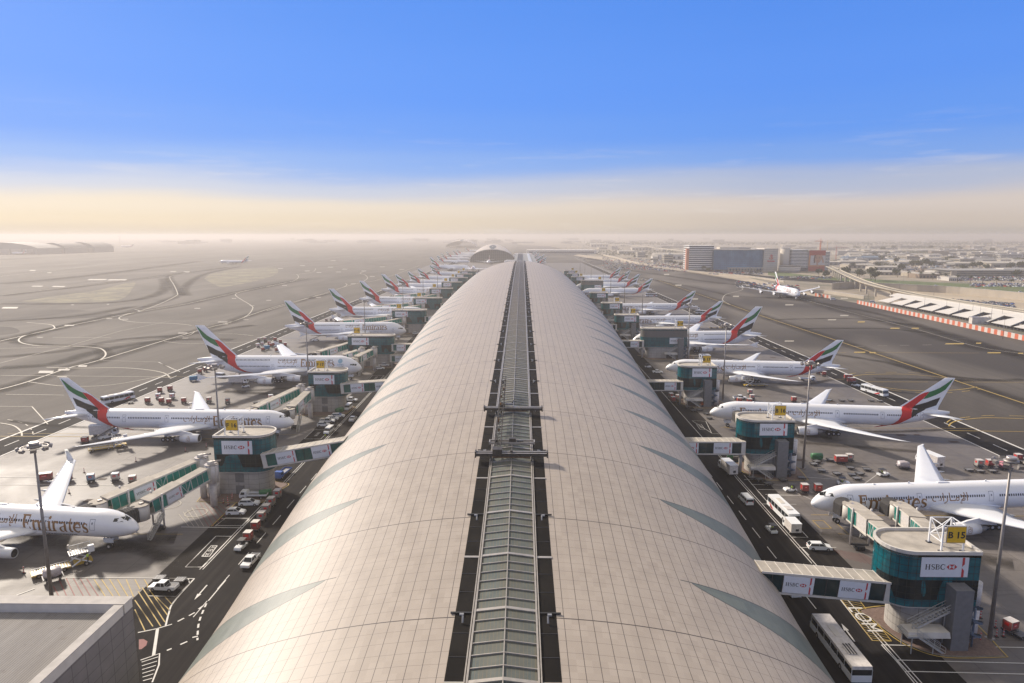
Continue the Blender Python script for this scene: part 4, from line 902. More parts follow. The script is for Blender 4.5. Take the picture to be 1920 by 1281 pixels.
for i, (t, X, Y, W, big) in enumerate(RG):
    gatehouse(t, 1, X, Y, W, 8.5, 15 if not big else 15.6, '%s gate house on the right with yellow number %s on its roof' % ('grey-topped teal' if big else 'teal glass', t), tall_grey=bool(big), detail=i < 7, sign=(7.2, 3.2), sz=11.0)
    a, b, c = prof(Y); xe = RX+a*(.90 if i == 0 else .94)
    if i < 7: link_bridge(1, X-W+1.2, xe, Y+(3.2 if i == 0 else 2), 5.6, 'glazed footbridge with bank adverts joining gate house %s to the concourse' % t, rise=1.8 if i == 0 else 0)
    island_kerb(X, Y, W, -1) if i < 7 else None
def jb(p, q, **k): return jet_bridge(p, q, **k)
# F 16 (to the airliner at bottom left), F 17, F 18 ...
w_ = P(395, 858, 6.5)
def pj(ax, ay, bx, by, za, zb): a = P(ax, ay, za+3.4); b = P(bx, by, zb+3.3); return (a.x, a.y), (b.x, b.y), za, zb
def J(ax, ay, bx, by, za, zb, label, cab, **k):
    p, q, z0, z1 = pj(ax, ay, bx, by, za, zb); jet_bridge(p, q, z0, z1, label, cabdir=cab, **k)
for (a, L_) in {
 (377, 855, 168, 944, 7.2, 4.3): 'upper of two green-glazed boarding bridges from gate house F 16, reaching bottom left airliner',
 (396, 868, 248, 950, 7.2, 4.2): 'lower of two green-glazed boarding bridges from gate house F 16, nearest the camera',
 (563, 722, 464, 768, 7.2, 4.8): 'upper boarding bridge from gate house F 17 to the airliner behind sign F 16',
 (580, 728, 538, 768, 7.2, 4.6): 'lower boarding bridge from gate house F 17 ending at the airliner nose',
 (663, 638, 588, 661, 8.5, 6.5): 'longest of three boarding bridges from gate house F 18',
 (678, 652, 634, 668, 7.5, 4.8): 'middle of three boarding bridges from gate house F 18',
 (701, 651, 660, 672, 7.5, 4.8): 'nearest of three boarding bridges from gate house F 18',
}.items():
    J(*a, L_, radians(240))
for (y0, lab) in ((430, 'F 19'), (515, 'F 20'), (608, 'F 21')):
    jet_bridge((-86, y0-2), (-116, y0-14), 8.5, 6.5, 'outer boarding bridge from gate house %s' % lab, cabdir=radians(240))
    jet_bridge((-76, y0-2.5), (-96, y0-16), 7.5, 4.8, 'inner boarding bridge from gate house %s' % lab, cabdir=radians(240))
J(1694, 1012, 1592, 938, 7.2, 4.4, 'left white boarding bridge from gate house B 15 to the forward airliner door', radians(100))
J(1762, 1000, 1682, 938, 7.2, 4.4, 'right white boarding bridge behind gate house B 15, half hidden by its roof frame', radians(100))
jet_bridge((66.5, 181), (69.5, 207), 7.2, 4.4, 'boarding bridge behind gate house B 16 at the airliner nose', cabdir=radians(90), detail=False)
jet_bridge((68, 255), (70, 281), 7.2, 4.4, 'boarding bridge behind gate house B 17 at the airliner nose', cabdir=radians(90), detail=False)
for Yq, t in ((405, 'B 19'), (478, 'B 20')): jet_bridge((69, Yq+10), (71, Yq+34), 7.2, 4.4, 'boarding bridge behind gate house %s' % t, cabdir=radians(90), detail=False)
# masts: (base px guess via top) -> place so that the 27 m top projects to the pixel
def mast(px_, py_, label, hs=1.0):
    q = P(px_, py_, 29.2*hs); o = MAST.put((q.x, q.y, 0), random.uniform(0, .7), label, 'tall light masts beside the stands')
    if hs != 1: o.scale = (1, 1, hs)
for i, (x, y) in enumerate([(64, 838), (402.5, 688), (573.5, 606), (682.5, 565), (755, 534), (793, 521), (820, 509)]): mast(x, y, 'grey light mast on the left side, %s from the camera' % ORD[i])
for i, (x, y) in enumerate([(1896, 866), (1519.5, 682), (1362, 610), (1293.5, 571), (1206, 525), (1172, 513), (1146, 504), (1131.5, 496), (1108.8, 491), (1097, 487), (1088, 483)]): mast(x, y, 'grey light mast on the right side, %s from the camera' % ORD[i])
# ------------------------------------------------------------ airliners
def wtex(name, col):
    g = G(name); v = g.tc.outputs['Object']; s = g.sep(v); l = g.math('MAXIMUM', g.line(s[0], 2.4, .02), 0.0); n = g.noise(v, .25, 4, .6); n2 = g.noise(g.map(v, (.6, 3, .15)), 1, 4, .7)
    c = g.mix(g.rng(n, .3, .7, 0, .5), col, tuple(x*.93 for x in col)); c = g.mix(g.rng(n2, .55, .8, 0, .12), c, (.4, .38, .36)); c = g.mix(g.math('MULTIPLY', l, .25), c, (.4, .4, .42)); return g.out(c, .28, spec=.5)
FUSW = wtex('airliner_white', (.88, .88, .90)); WNGG = wtex('wing_grey', (.52, .54, .57)); WNGT = wtex('wing_white', (.80, .81, .83)); PAXW = mat('cabin_glass', (.012, .014, .02), .5, var=.3); LINE = mat('door_outline', (.22, .23, .26), .5); FAN = mat('fan_disc', (.03, .03, .035), .35, .6, var=.3, scale=6); NAC = mat('nacelle_white', (.78, .78, .80), .25, var=.04)
GRY2 = mat('gear_strut', (.3, .3, .3), .5, .4)
SP = {
 'a777': dict(L=73.9, w=3.1, h=3.1, zc=5.6, span=32.4, tail=18.5, nose=5.6, tc=19.5, eng=[(9.9, 25.5, 2.95, 2.05, 7.0)], wr=(24.5, 40.5), wt=(47.2, 48.6), kink=(10.5, 39.0), zw=4.2, dih=.055, fin=(58.6, 71.6, 70.3, 74.6), hs=(64.5, 71.5, 10.8, 6.9), gear=(6.0, 37.5, 5.5, 3), win=[(9.5, 21.6), (24.2, 37.5), (41.2, 51.5), (54.3, 63.5)], doors=(7.2, 22.8, 39.3, 52.9, 65.0), deck=[6.55], txt=(8.9, 4.15, 2.2, .88), arab=(25.6, 5.6, 2.3), fl=1.0),
 'a330': dict(L=58.8, w=2.82, h=2.82, zc=5.4, span=29.6, tail=17.2, nose=5.0, tc=17., eng=[(9.4, 19.0, 2.7, 1.6, 6.0)], wr=(19.5, 32.5), wt=(38.0, 40.5), kink=(9.5, 31.0), zw=4.1, dih=.085, fin=(46.0, 56.5, 55.3, 58.6), hs=(50.5, 57.0, 9.7, 6.6), gear=(6.5, 29.5, 5.3, 2), win=[(9.5, 16.5), (19, 30.5), (33.5, 47)], doors=(7.9, 18, 32, 48.8), deck=[6.25], txt=(8.6, 4.3, 2.1, .86), arab=(24.6, 5.6, 2.2), fl=.85, winglet='tip'),
 'a380': dict(L=72.7, w=3.57, h=4.2, zc=6.6, span=39.6, tail=24.1, nose=6.6, tc=22., eng=[(14.9, 22.0, 3.4, 2.0, 7.0), (25.7, 30.0, 3.4, 2.0, 7.0)], wr=(20.0, 40.0), wt=(49.0, 52.6), kink=(13.5, 39.5), zw=5.0, dih=.075, fin=(54.5, 68.5, 66.3, 72.5), hs=(58.5, 67.5, 15.2, 8.6), gear=(5.0, 34.5, 6.2, 3), win=[(12, 25.5), (28, 36), (39.5, 54.5)], doors=(7.5, 27, 38, 56.0), deck=[6.6, 9.25], txt=(10.9, 6.6, 2.15, .86), arab=(27.5, 8.0, 2.3), fl=1.32, winglet='fence'),
}
def fus_sections(S):
    L, w, h, zc = S['L'], S['w'], S['h'], S['zc']; nl = S['nose']*1.5 if S['nose'] > 6 else S['nose']*1.6; tl = S['tc']; out = []
    zn = zc-h*.30
    for t in (0, .004, .02, .05, .1, .17, .26, .38, .52, .7, .88, 1.0):      # nose
        r = (1-(1-t)**2.05)**.56; rt = (1-(1-t)**1.9)**.72; rb = (1-(1-t)**2.3)**.5
        out.append((t*nl, zn+(zc+h-zn)*rt, zn-(zn-(zc-h))*rb, w*r))
    n = 9
    for i in range(1, n): out.append((nl+(L-tl-nl)*i/n, zc+h, zc-h, w))
    for i in range(13):
        t = i/12; e = t**1.55; out.append((L-tl+tl*t, zc+h-h*.34*t**2.2, zc-h+(2*h-h*.34-.75)*e*.985, max(.22, w*(1-t**1.75))))
    return out
def sec_at(S, x):
    sc = S['_s']; x = min(max(x, 0), S['L'])
    for a, b in zip(sc, sc[1:]):
        if x <= b[0]: t = (x-a[0])/max(1e-6, b[0]-a[0]); return [a[i]+(b[i]-a[i])*t for i in range(4)]
    return sc[-1]
def ysurf(S, x, z):
    _, zt, zb, w = sec_at(S, x); c = (zt+zb)/2; h = (zt-zb)/2; k = 1-((z-c)/h)**2; return w*sqrt(max(k, .0))
def fin_poly(S):
    x0, xt, xbe, xte = S['fin'][0], S['fin'][1], S['fin'][2], S['fin'][3]; zb = S['zc']+S['h']*.93; return x0, xt, xbe, xte, zb, S['tail']
FLAG = {  # shapes traced on the fin in (u,v): u metres aft of the fin's leading root, v metres above it (777 fin)
 'g': [(12.45, 9.3), (12.2, 8.6), (11.5, 7.2), (10.8, 5.9), (9.6, 4.9), (8.4, 4.1), (6.6, 3.15), (5.6, 2.85), (6.3, 4.0), (7.0, 5.1), (8.3, 5.75), (9.4, 6.45), (10.8, 7.7), (11.8, 8.7)],
 'b': [(9.8, 3.5), (9.0, 1.0), (7.5, .3), (5.4, -.6), (4.1, -1.2), (2.5, -2.55), (2.4, -1.6), (2.75, -.7), (3.6, .75), (5.2, 1.35), (6.6, 1.9), (7.9, 2.6)],
 'r': [(7.0, 5.2), (6.4, 4.2), (5.55, 2.9), (4.6, 1.8), (3.75, .75), (2.65, -.7), (2.5, -1.5), (2.35, -2.6), (.9, -3.6), (-.5, -4.85), (-2.5, -5.9), (-5.7, -6.55), (-3.4, -5.7), (-1.6, -4.5), (-.6, -3.2), (-.1, -1.9), (.2, -1.0), (.2, -.3), (1.6, 1.0), (3.3, 2.6), (4.8, 4.1), (5.9, 4.85)],
}
def wing(b, secs, m, m2=None):
    """secs: (y, xle, xte, z, thick) ; lens airfoil"""
    rings = []
    for (y, xl, xt, z, t) in secs:
        c = xt-xl; rings.append([(-(xl+c*u), y, z+v*t) for u, v in ((0, 0), (.06, .34), (.25, .6), (.55, .48), (.8, .22), (1, 0.02), (.8, -.08), (.55, -.22), (.25, -.38), (.06, -.24))])
    n = 10; vs = [p for r in rings for p in r]; fs = []
    for k in range(len(rings)-1):
        for i in range(n): j = (i+1) % n; fs.append((k*n+i, k*n+j, (k+1)*n+j, (k+1)*n+i))
    b.add(vs, fs, m, True); b.add(rings[-1], [list(range(n))], m); b.add(rings[0], [list(range(n))[::-1]], m)
def airliner(kind, gear_door=True, near=True):
    """local axes: nose toward +x, origin on the ground under the nose tip (aft = -x)"""
    S = SP[kind]; S['_s'] = fus_sections(S); root = thing('airliner', 'x', 'airliner', (0, 0, 0)); b = MB(); n = 32; rings = []
    for (x, zt, zb, w) in S['_s']:
        c = (zt+zb)/2; h = (zt-zb)/2; rings.append([(-x, w*sin(2*pi*i/n), c+h*cos(2*pi*i/n)) for i in range(n)])
    vs = [p for r in rings for p in r]; fs = []
    for k in range(len(rings)-1):
        for i in range(n): j = (i+1) % n; fs.append((k*n+i, k*n+j, (k+1)*n+j, (k+1)*n+i))
    b.add(vs, fs, FUSW, True); b.add(rings[-1], [list(range(n))], DARK)
    # wing-body fairing
    xa, xb = S['wr'][0]-3, S['wr'][1]+5; h, zc, w = S['h'], S['zc'], S['w']
    fr = []
    for t in [i/12 for i in range(13)]:
        x = xa+(xb-xa)*t; k = sin(pi*t)**.6 if 0 < t < 1 else 0; fr.append([(-x, (w*.2+w*.98*k*abs(cos(a))**.8*(1 if cos(a) > 0 else -1)) if False else w*(.35+.8*k)*cos(a), zc-h*.55+(h*.42*k+.15)*sin(a)*(1.45 if sin(a) < 0 else 1)) for a in [2*pi*i/16 for i in range(16)]])
    b.add([p for r in fr for p in r], [(k*16+i, k*16+(i+1) % 16, (k+1)*16+(i+1) % 16, (k+1)*16+i) for k in range(12) for i in range(16)], FUSW, True)
    if near:
        for s in (-1, 1):
            for dz in S['deck']:
                for a, c in S['win']:
                    x = a
                    while x < c:
                        P_ = [(x, dz-.24), (x+.31, dz-.24), (x+.31, dz+.24), (x, dz+.24)]
                        b.add([(-u, s*(ysurf(S, u, v)+.015), v) for u, v in P_], [(0, 1, 2, 3)], PAXW); x += .53 if kind != 'a380' else .58
    b.build('fuselage', root, fix=False)
    # cockpit windows
    b = MB(); sc = 1.0 if kind != 'a380' else 1.1; zw0 = S['zc']+S['h']*(.30 if kind != 'a380' else .02)
    for s in (-1, 1):
        for (u0, u1, z0, z1) in ((1.75, 2.45, .05, .72), (2.52, 3.25, .16, .86), (3.32, 4.0, .30, .84)):
            u0, u1 = u0*sc, u1*sc; q = [(u0, zw0+z0*sc), (u1, zw0+(z0+.04)*sc), (u1, zw0+z1*sc), (u0, zw0+z1*sc-.1)]
            b.add([(-u+.02, s*(ysurf(S, u, v)+.03), v) for u, v in q], [(0, 1, 2, 3)], CARGL)
    b.build('cockpit_windows', root, fix=False)
    # wings
    wr, wt, kk, zw, di = S['wr'], S['wt'], S['kink'], S['zw'], S['dih']; sp = S['span']; y0 = S['w']*.5
    def le(y): return wr[0]+(wt[0]-wr[0])*(y-y0)/(sp-y0)
    def te(y): return wr[1]+(kk[1]-wr[1])*(y-y0)/(kk[0]-y0) if y < kk[0] else kk[1]+(wt[1]-kk[1])*(y-kk[0])/(sp-kk[0])
    def zz(y): return zw-.3+di*(y-y0)+.0012*(y-y0)**2
    for s in (-1, 1):
        b = MB(); ys = [y0, y0+2, kk[0], sp*.45, sp*.7, sp*.9, sp*.965, sp]; secs = []
        for y in ys:
            l, t_ = le(y), te(y)
            if y == sp and kind == 'a777': l += 1.3; t_ += .4
            secs.append((s*y, l, t_, zz(y), (t_-l)*.12*(1.1 if y < kk[0] else .85)))
        wing(b, secs, WNGT); wo = b.build('wing', root)
        fb = MB()       # flap track fairings, slat and flap gaps
        for yy in ([.24, .38, .52, .66] if kind != 'a380' else [.2, .32, .46, .6, .74]):
            y = sp*yy; x = te(y); fb.lathe([(-3.4, .02), (-2.4, .28), (-.8, .34), (.6, .22), (1.6, .02)], (-x-.1, s*y, zz(y)-.33), (-1, 0, 0), WNGG, 8)
        fb.build('flap_fairings', wo)
        fb = MB(); 
        for (f0, yy0, yy1) in ((.76, .15, .72), (.10, .14, .95)):
            P0 = [(yy0, f0), (yy1, f0)]; pts = []
            for yq in (yy0, yy1):
                y = sp*yq; l, t_ = le(y), te(y); pts.append((-(l+(t_-l)*f0), s*y, zz(y)+(t_-l)*.12*(1.1 if y < kk[0] else .85)*(.27 if f0 > .5 else .45)+.03))
        if kind != 'a777':
            b = MB()
            if S['winglet'] == 'tip': wing(b, [(s*sp, le(sp)+.6, te(sp), zz(sp)+.05, .22), (s*(sp+.75), le(sp)+2.6, te(sp)+1.1, zz(sp)+2.5, .1)], WHITE)
            else: b.add([(-(le(sp)+.2), s*sp, zz(sp)), (-(te(sp)+.3), s*sp, zz(sp)), (-(te(sp)+1.3), s*sp, zz(sp)+1.5), (-(te(sp)+.4), s*sp, zz(sp)+1.5), (-(te(sp)+1.3), s*sp, zz(sp)-1.1), (-(te(sp)+.3), s*sp, zz(sp)-1.1)], [(0, 1, 2, 3), (0, 5, 4, 1)], WHITE); b.add([(-(le(sp)+.2), s*(sp+.14), zz(sp)), (-(te(sp)+.3), s*(sp+.14), zz(sp)), (-(te(sp)+1.3), s*(sp+.1), zz(sp)+1.5), (-(te(sp)+.4), s*(sp+.1), zz(sp)+1.5), (-(te(sp)+1.3), s*(sp+.1), zz(sp)-1.1), (-(te(sp)+.3), s*(sp+.1), zz(sp)-1.1)], [(3, 2, 1, 0), (1, 4, 5, 0)], WHITE)
            b.build('winglet', wo)
        for (ye, xe, ze, R, Ln) in S['eng']:
            R = R/1.72 if False else R*.62; ze_ = zz(ye)-(R+1.05 if kind != 'a380' else R+1.15)+.25; ze_ = max(ze_, R+.75)
            b = MB(); b.lathe([(.15, R*.80), (0, R*.90), (.12, R*.97), (.6, R*1.03), (2.0, R*1.09), (4.0, R*1.04), (Ln-1.3, R*.86), (Ln-1.3, R*.60)], (-xe, s*ye, ze_), (-1, 0, 0), NAC, 30)
            b.lathe([(0, R*.905), (.15, R*.815), (.1, R*.93)], (-xe+.02, s*ye, ze_), (-1, 0, 0), METAL, 30)
            b.lathe([(Ln-1.6, R*.62), (Ln-.3, R*.52), (Ln+.3, R*.34), (Ln+.3, R*.22), (Ln+1.2, .02)], (-xe, s*ye, ze_), (-1, 0, 0), STEEL, 20); eo_ = b.build('engine', wo)
            b = MB(); b.lathe([(.15, R*.81), (1.1, R*.79), (1.15, R*.22), (.55, .02)], (-xe, s*ye, ze_), (-1, 0, 0), FAN, 24); b.build('intake_fan', eo_)
            b = MB(); zwl = zz(ye); xw = le(ye); b.add([(-(xe+1.6), s*ye-.22, ze_+R*1.0), (-(xe+1.6), s*ye+.22, ze_+R*1.0), (-(xw+3.5), s*ye+.22, zwl-.1), (-(xw+3.5), s*ye-.22, zwl-.1), (-(xw+4.5), s*ye-.2, ze_+R*.5), (-(xw+4.5), s*ye+.2, ze_+R*.5), (-(xe+3), s*ye-.22, ze_+R*1.15+.35), (-(xe+3), s*ye+.22, ze_+R*1.15+.35), (-(xw+.3), s*ye-.22, zwl+.25), (-(xw+.3), s*ye+.22, zwl+.25)], [(0, 6, 8, 3, 4), (1, 5, 2, 9, 7), (0, 1, 7, 6), (6, 7, 9, 8), (8, 9, 2, 3), (3, 2, 5, 4), (0, 4, 5, 1)], NAC); b.build('pylon', eo_)
            if near:    # gold calligraphy swirl on the outer cowl
                b = MB(); xo = xe+2.2
                q = []
                for cx_, cz_, rx_, rz_, a0, a1 in ((0, -.3, .42, .3, 160, 380), (0, .1, .34, .22, 20, 300), (.05, .5, .2, .32, 0, 250), (-.35, .2, .12, .5, 90, 270), (.3, -.05, .12, .4, -90, 90), (0, -.65, .5, .12, 180, 360)): q += ribbon2(arc(cx_, cz_, rx_, rz_, a0, a1, 9), .075)
                for s2 in (-1, 1):
                    decal(b, [[(x*.95, z*.95) for x, z in p] for p in q], lambda u, v, o: (-(xo+.6-u*(1 if s2 > 0 else -1)), s*ye+s2*(sqrt(max(.01, (R*1.10)**2-(v+.15)**2))+.02+o), ze_+v+.15), GOLD)
                b.build('calligraphy_emblem', eo_, fix=False)
    # tail
    x0, xt, xbe, xte, zb, ztop = fin_poly(S)
    fsec = [(zb-1.7, x0-.7, xbe+.4, .45), (zb, x0, xbe, .40), ((zb+ztop)/2, (x0+xt)/2+.1, (xbe+xte)/2, .3), (ztop, xt, xte, .16)]
    def finy(x, z):
        for a, c in zip(fsec, fsec[1:]):
            if z <= c[0]:
                t = (z-a[0])/(c[0]-a[0]); l = a[1]+(c[1]-a[1])*t; e = a[2]+(c[2]-a[2])*t; th = a[3]+(c[3]-a[3])*t; u = (x-l)/(e-l); return th*interp([(-1, 0), (0, 0.02), (.12, .8), (.35, 1), (.7, .6), (1, .04)], u)
        return .05
    b = MB(); us = (0, .04, .12, .35, .7, 1); nz = 10; G_ = []
    for i in range(nz+1):
        z = fsec[0][0]+(ztop-fsec[0][0])*i/nz; row = []
        for a, c in zip(fsec, fsec[1:]):
            if z <= c[0]+1e-6: t = (z-a[0])/(c[0]-a[0]); l = a[1]+(c[1]-a[1])*t; e = a[2]+(c[2]-a[2])*t; break
        G_.append([(l+(e-l)*u, z) for u in us])
    for s in (-1, 1):
        vs = [(-x, s*finy(x, z), z) for r in G_ for x, z in r]; m6 = len(us)
        b.add(vs, [((i*m6+j, i*m6+j+1, (i+1)*m6+j+1, (i+1)*m6+j) if s > 0 else (i*m6+j, (i+1)*m6+j, (i+1)*m6+j+1, i*m6+j+1)) for i in range(nz) for j in range(m6-1)], FUSW, True)
    b.add([(-x, sg*finy(x, z), z) for sg in (-1, 1) for x, z in G_[-1]], [(0, 1, 2, 3, 4, 5, 11, 10, 9, 8, 7, 6)], FUSW)
    for s in (-1, 1):
        for j in (0, 5): pass
    fin = b.build('tail_fin', root)
    ku = (xte-x0)/(12.7)*.985; kv = (ztop-zb)/9.5; ft = MB()
    def ontail(u, v, o, s):
        x = x0+u; z = zb+v; _, zt, zbb, w = sec_at(S, x)
        f = finy(x, z) if z > zb-1.6 else 0; g_ = ysurf(S, x, z) if z < zt else 0
        return (-x, s*(max(f, g_)+.10+o), z)
    for key, m in (('g', FGREEN), ('b', FBLACK), ('r', FRED)):
        pol = [(u*ku, v*(kv if v > 0 else min(kv, 1.15) if kind != 'a380' else 1.12)) for u, v in FLAG[key]]
        if kind == 'a330': pol = [(u, max(v, -4.9)) for u, v in pol]
        for s in (-1, 1): decal(ft, [pol], lambda u, v, o: ontail(u, v, o, s), m, .45)
    ft.build('flag_livery', root, fix=False)
    hx, hxt, hs_, hz = S['hs']
    for s in (-1, 1):
        b = MB(); y1 = 1.0; wing(b, [(s*y1, hx, hx+6.6*(1.2 if kind == 'a380' else 1), hz, .7), (s*hs_, hxt, hxt+2.0, hz+hs_*.09, .2)], WNGT); b.build('tailplane', root)
    # lettering
    if near:
        tx, tz, ts, tk = S['txt']; pol, tw = word('Emirates', 0, 0, ts, .03); pol = [[(x*tk, z) for x, z in p] for p in pol]; tw *= tk; b = MB()
        decal(b, [[(x, z) for x, z in p] for p in pol], lambda u, v, o: (-(tx+u), -(ysurf(S, tx+u, tz+v)+.035+o), tz+v) if False else (-(tx+u), (ysurf(S, tx+u, tz+v)+.035+o), tz+v), GOLD, .7); b.build('airline_name', root, fix=False); b = MB()
        decal(b, [[(x, z) for x, z in p] for p in pol], lambda u, v, o: (-(tx+tw-u), -(ysurf(S, tx+tw-u, tz+v)+.035+o), tz+v), GOLD, .7)
        b.build('airline_name', root, fix=False)
        ax, az_, as_ = S['arab']; tr, aw = text_polys('\ufe95\ufe8d\ufead\ufe8e\u0640\ufee3\ufef9\ufe8d', as_*1.05); b = MB()
        decal(b, tr, lambda u, v, o: (-(ax+u), (ysurf(S, ax+u, az_+v)+.035), az_+v), GOLD, .8); b.build('arabic_name', root, fix=False); b = MB(); decal(b, tr, lambda u, v, o: (-(ax+aw-u), -(ysurf(S, ax+aw-u, az_+v)+.035), az_+v), GOLD, .8)
        b.build('arabic_name', root, fix=False)
        tr, ww = text_polys('www.emirates.com', .95, 'LEFT', .02); b = MB(); wz = S['deck'][0]-3.0 if kind != 'a380' else 5.0; wx = tx+3.2
        decal(b, tr, lambda u, v, o: (-(wx+u), (ysurf(S, wx+u, wz+v)+.03), wz+v), LINE, .9); b.build('web_address', root, fix=False); b = MB(); decal(b, tr, lambda u, v, o: (-(wx+ww-u), -(ysurf(S, wx+ww-u, wz+v)+.03), wz+v), LINE, .9)
        tr, ww = text_polys('777-300ER' if kind == 'a777' else ('A380' if kind == 'a380' else 'A330-200'), .34, 'LEFT'); tr = []
        b.build('web_address', root, fix=False)
        for s in (-1, 1):
            for xd in S['doors']:
                b = MB(); dz = S['deck'][0]; w2, h0, h1 = .55, -1.25, .85
                for (u0, v0, u1, v1) in ((-w2, h0, -w2+.07, h1), (w2-.07, h0, w2, h1), (-w2, h0, w2, h0+.07), (-w2, h1-.07, w2, h1), (-.12, -.1, .14, .3)):
                    decal(b, [[(xd+u0, dz+v0), (xd+u1, dz+v0), (xd+u1, dz+v1), (xd+u0, dz+v1)]], lambda u, v, o: (-u, s*(ysurf(S, u, v)+.03), v), LINE, .6)
                b.build('cabin_door', root, fix=False)
    # landing gear
    gx, mx, my, nax = S['gear']
    def wheel(b, x, y, r, w_): b.tube((x, y-w_/2, r), (x, y+w_/2, r), r, BLACK, 16); b.tube((x, y-w_/2-.02, r), (x, y+w_/2+.02, r), r*.45, CWHITE, 10)
    b = MB(); 
    for s in (-1, 1): wheel(b, -gx, s*.45, .58, .42)
    b.tube((-gx, 0, .6), (-gx+.4, 0, S['zc']-S['h']*.8), .16, GRY2); b.beam((-gx-1.2, 0, S['zc']-S['h']*.85), (-gx, 0, 1.3), .12, .12, GRY2)
    for s in (-1, 1): b.box(-gx+.2, s*.75, 1.5, 2.2, .06, .95, WHITE)
    b.build('nose_gear', root)
    for s in (-1, 1):
        b = MB()
        for i in range(nax):
            for t in (-1, 1): wheel(b, -mx+(i-(nax-1)/2)*1.45, s*my+t*.6, .66, .5)
        b.beam((-mx-1.5*(nax-1)/2, s*my, .75), (-mx+1.5*(nax-1)/2, s*my, .75), .3, .35, GRY2); b.tube((-mx, s*my, .8), (-mx, s*my*.95, zw), .22, GRY2); b.beam((-mx, s*my, 1.6), (-mx+.3, s*(my-2.4), zw-.6), .14, .14, GRY2); b.box(-mx, s*(my+.85), 1.7, 1.9, .06, 1.9, WNGG)
        b.build('main_gear', root)
        if kind == 'a380':
            b = MB()
            for i in range(3):
                for t in (-1, 1): wheel(b, -mx-3.0+(i-1)*1.5, s*2.6+t*.6, .66, .5)
            b.tube((-mx-3.0, s*2.6, .8), (-mx-3.0, s*2.6, 3), .22, GRY2); b.build('body_gear', root)
    if near:        # open cargo hatches with their doors swung up
        for s in (-1, 1):
            pass
        b = MB(); xc = S['win'][0][0]+3; zc0 = S['zc']-S['h']*.78
    # belly antennas, beacon
    b = MB(); b.lathe([(0, .35), (.12, .3), (.2, .02)], (-14, 0, S['zc']+S['h']-.02), (0, 0, 1), NAC, 10); b.box(-22, 0, S['zc']+S['h']-.03, .5, .05, .45, WHITE, top=(.6, 1), off=(-.15, 0)); b.box(-40, 0, S['zc']+S['h']-.03, .5, .05, .4, WHITE, top=(.6, 1), off=(-.15, 0)); b.box(-30, 0, S['zc']+S['h']-.1, 3.2, .8, .28, NAC, top=(.7, .6)); b.build('antennas', root)
    return Proto(root)
def place_air(proto, kind, nose=None, tail=None, label='', head=None, xy=None, group='airliners parked along the concourse'):
    S = SP[kind]; L = S['L']; zn = S['zc']-S['h']*.3; ztl = S['zc']+S['h']*.55
    if nose: pn = P(nose[0], nose[1], zn)
    if tail: pt = P(tail[0], tail[1], ztl)
    if nose and tail:
        d = pn-pt; d.z = 0; a = atan2(d.y, d.x); c = (pn+pt)/2; pos = c+Vector((cos(a), sin(a), 0))*L/2; print('AIR', label[:40], 'len %.1f want %.1f head %.1f pos' % (d.length, L, math.degrees(a)), [round(v) for v in pos])
    elif nose: a = head; pos = pn
    else: a = head; pos = pt+Vector((cos(a), sin(a), 0))*L
    return proto.put((pos.x, pos.y, 0), a, label, group)
A7 = airliner('a777'); A8 = airliner('a380'); A3 = airliner('a330')
A7F = airliner('a777', near=False); A8F = airliner('a380', near=False)
LW = 'white airliner with red green and black fin '
place_air(A3, 'a330', nose=(260, 991), head=radians(-6), label='white twin-engine airliner at bottom left with upturned wingtip, cut off by the frame')
place_air(A7, 'a777', (554, 793), (120, 773), 'white twin-engine airliner parked behind gate sign F 16, second from bottom left')
place_air(A8, 'a380', (673.5, 690), (375, 674), 'white double-deck airliner behind gate sign F 17, pale blue disc near its nose')
place_air(A8, 'a380', (756, 620.5), (540, 611), 'white double-deck airliner behind gate sign F 18 with its gold name fully readable')
place_air(A8, 'a380', tail=(617, 580), head=radians(0), label='white double-deck airliner fifth up the left side, behind gate sign F 19')
place_air(A8, 'a380', tail=(674, 560), head=radians(-3), label='white double-deck airliner behind gate sign F 20, sixth from bottom on the left')
place_air(A8, 'a380', tail=(715, 542.5), head=radians(-3), label='white double-deck airliner behind gate sign F 21, seventh from bottom on the left')
for (t, k, g) in (((742, 533.5), 1, 'F 22'), ((765, 526.5), 1, 'F 23'), ((783, 519), 1, 'F 24'), ((806, 511), 1, 'F 25')):
    place_air(A7F, 'a777', tail=t, head=radians(-3), label='small distant white airliner by gate %s on the left, red and green fin' % g)
place_air(A7, 'a777', nose=(1521, 944), head=radians(180+5), label='white twin-engine airliner with two bridges at its door behind gate sign B 15')
place_air(A7, 'a777', (1345, 774), (1764, 773), 'white twin-engine airliner behind gate sign B 16, upper wing raised like a sail')
place_air(A7, 'a777', (1255.5, 690), (1567, 685.5), 'white twin-engine airliner behind gate sign B 17 on the right')
place_air(A8, 'a380', (1193.8, 640), (1418.5, 626), 'white double-deck airliner behind the grey-topped gate house B 18 on the right')
place_air(A7, 'a777', tail=(1353, 595), head=radians(184), label='white twin-engine airliner behind gate sign B 19, fifth up the right side')
place_air(A7, 'a777', tail=(1302.5, 571.5), head=radians(184), label='white twin-engine airliner behind gate sign B 20, sixth up the right side')
for (t, g) in (((1222.5, 542.5), 'B 21'), ((1199, 532), 'B 22'), ((1181, 524.5), 'B 23'), ((1164, 517.5), 'B 24')):
    place_air(A7F, 'a777', tail=t, head=radians(184), label='small distant white airliner by gate %s on the right, red and green fin' % g)
tp = P(1497, 563.5); A8.put((tp.x, tp.y, 0), radians(-92), 'white four-engine airliner taxiing alone toward the camera on the right taxiway', 'airliners out on the taxiways')
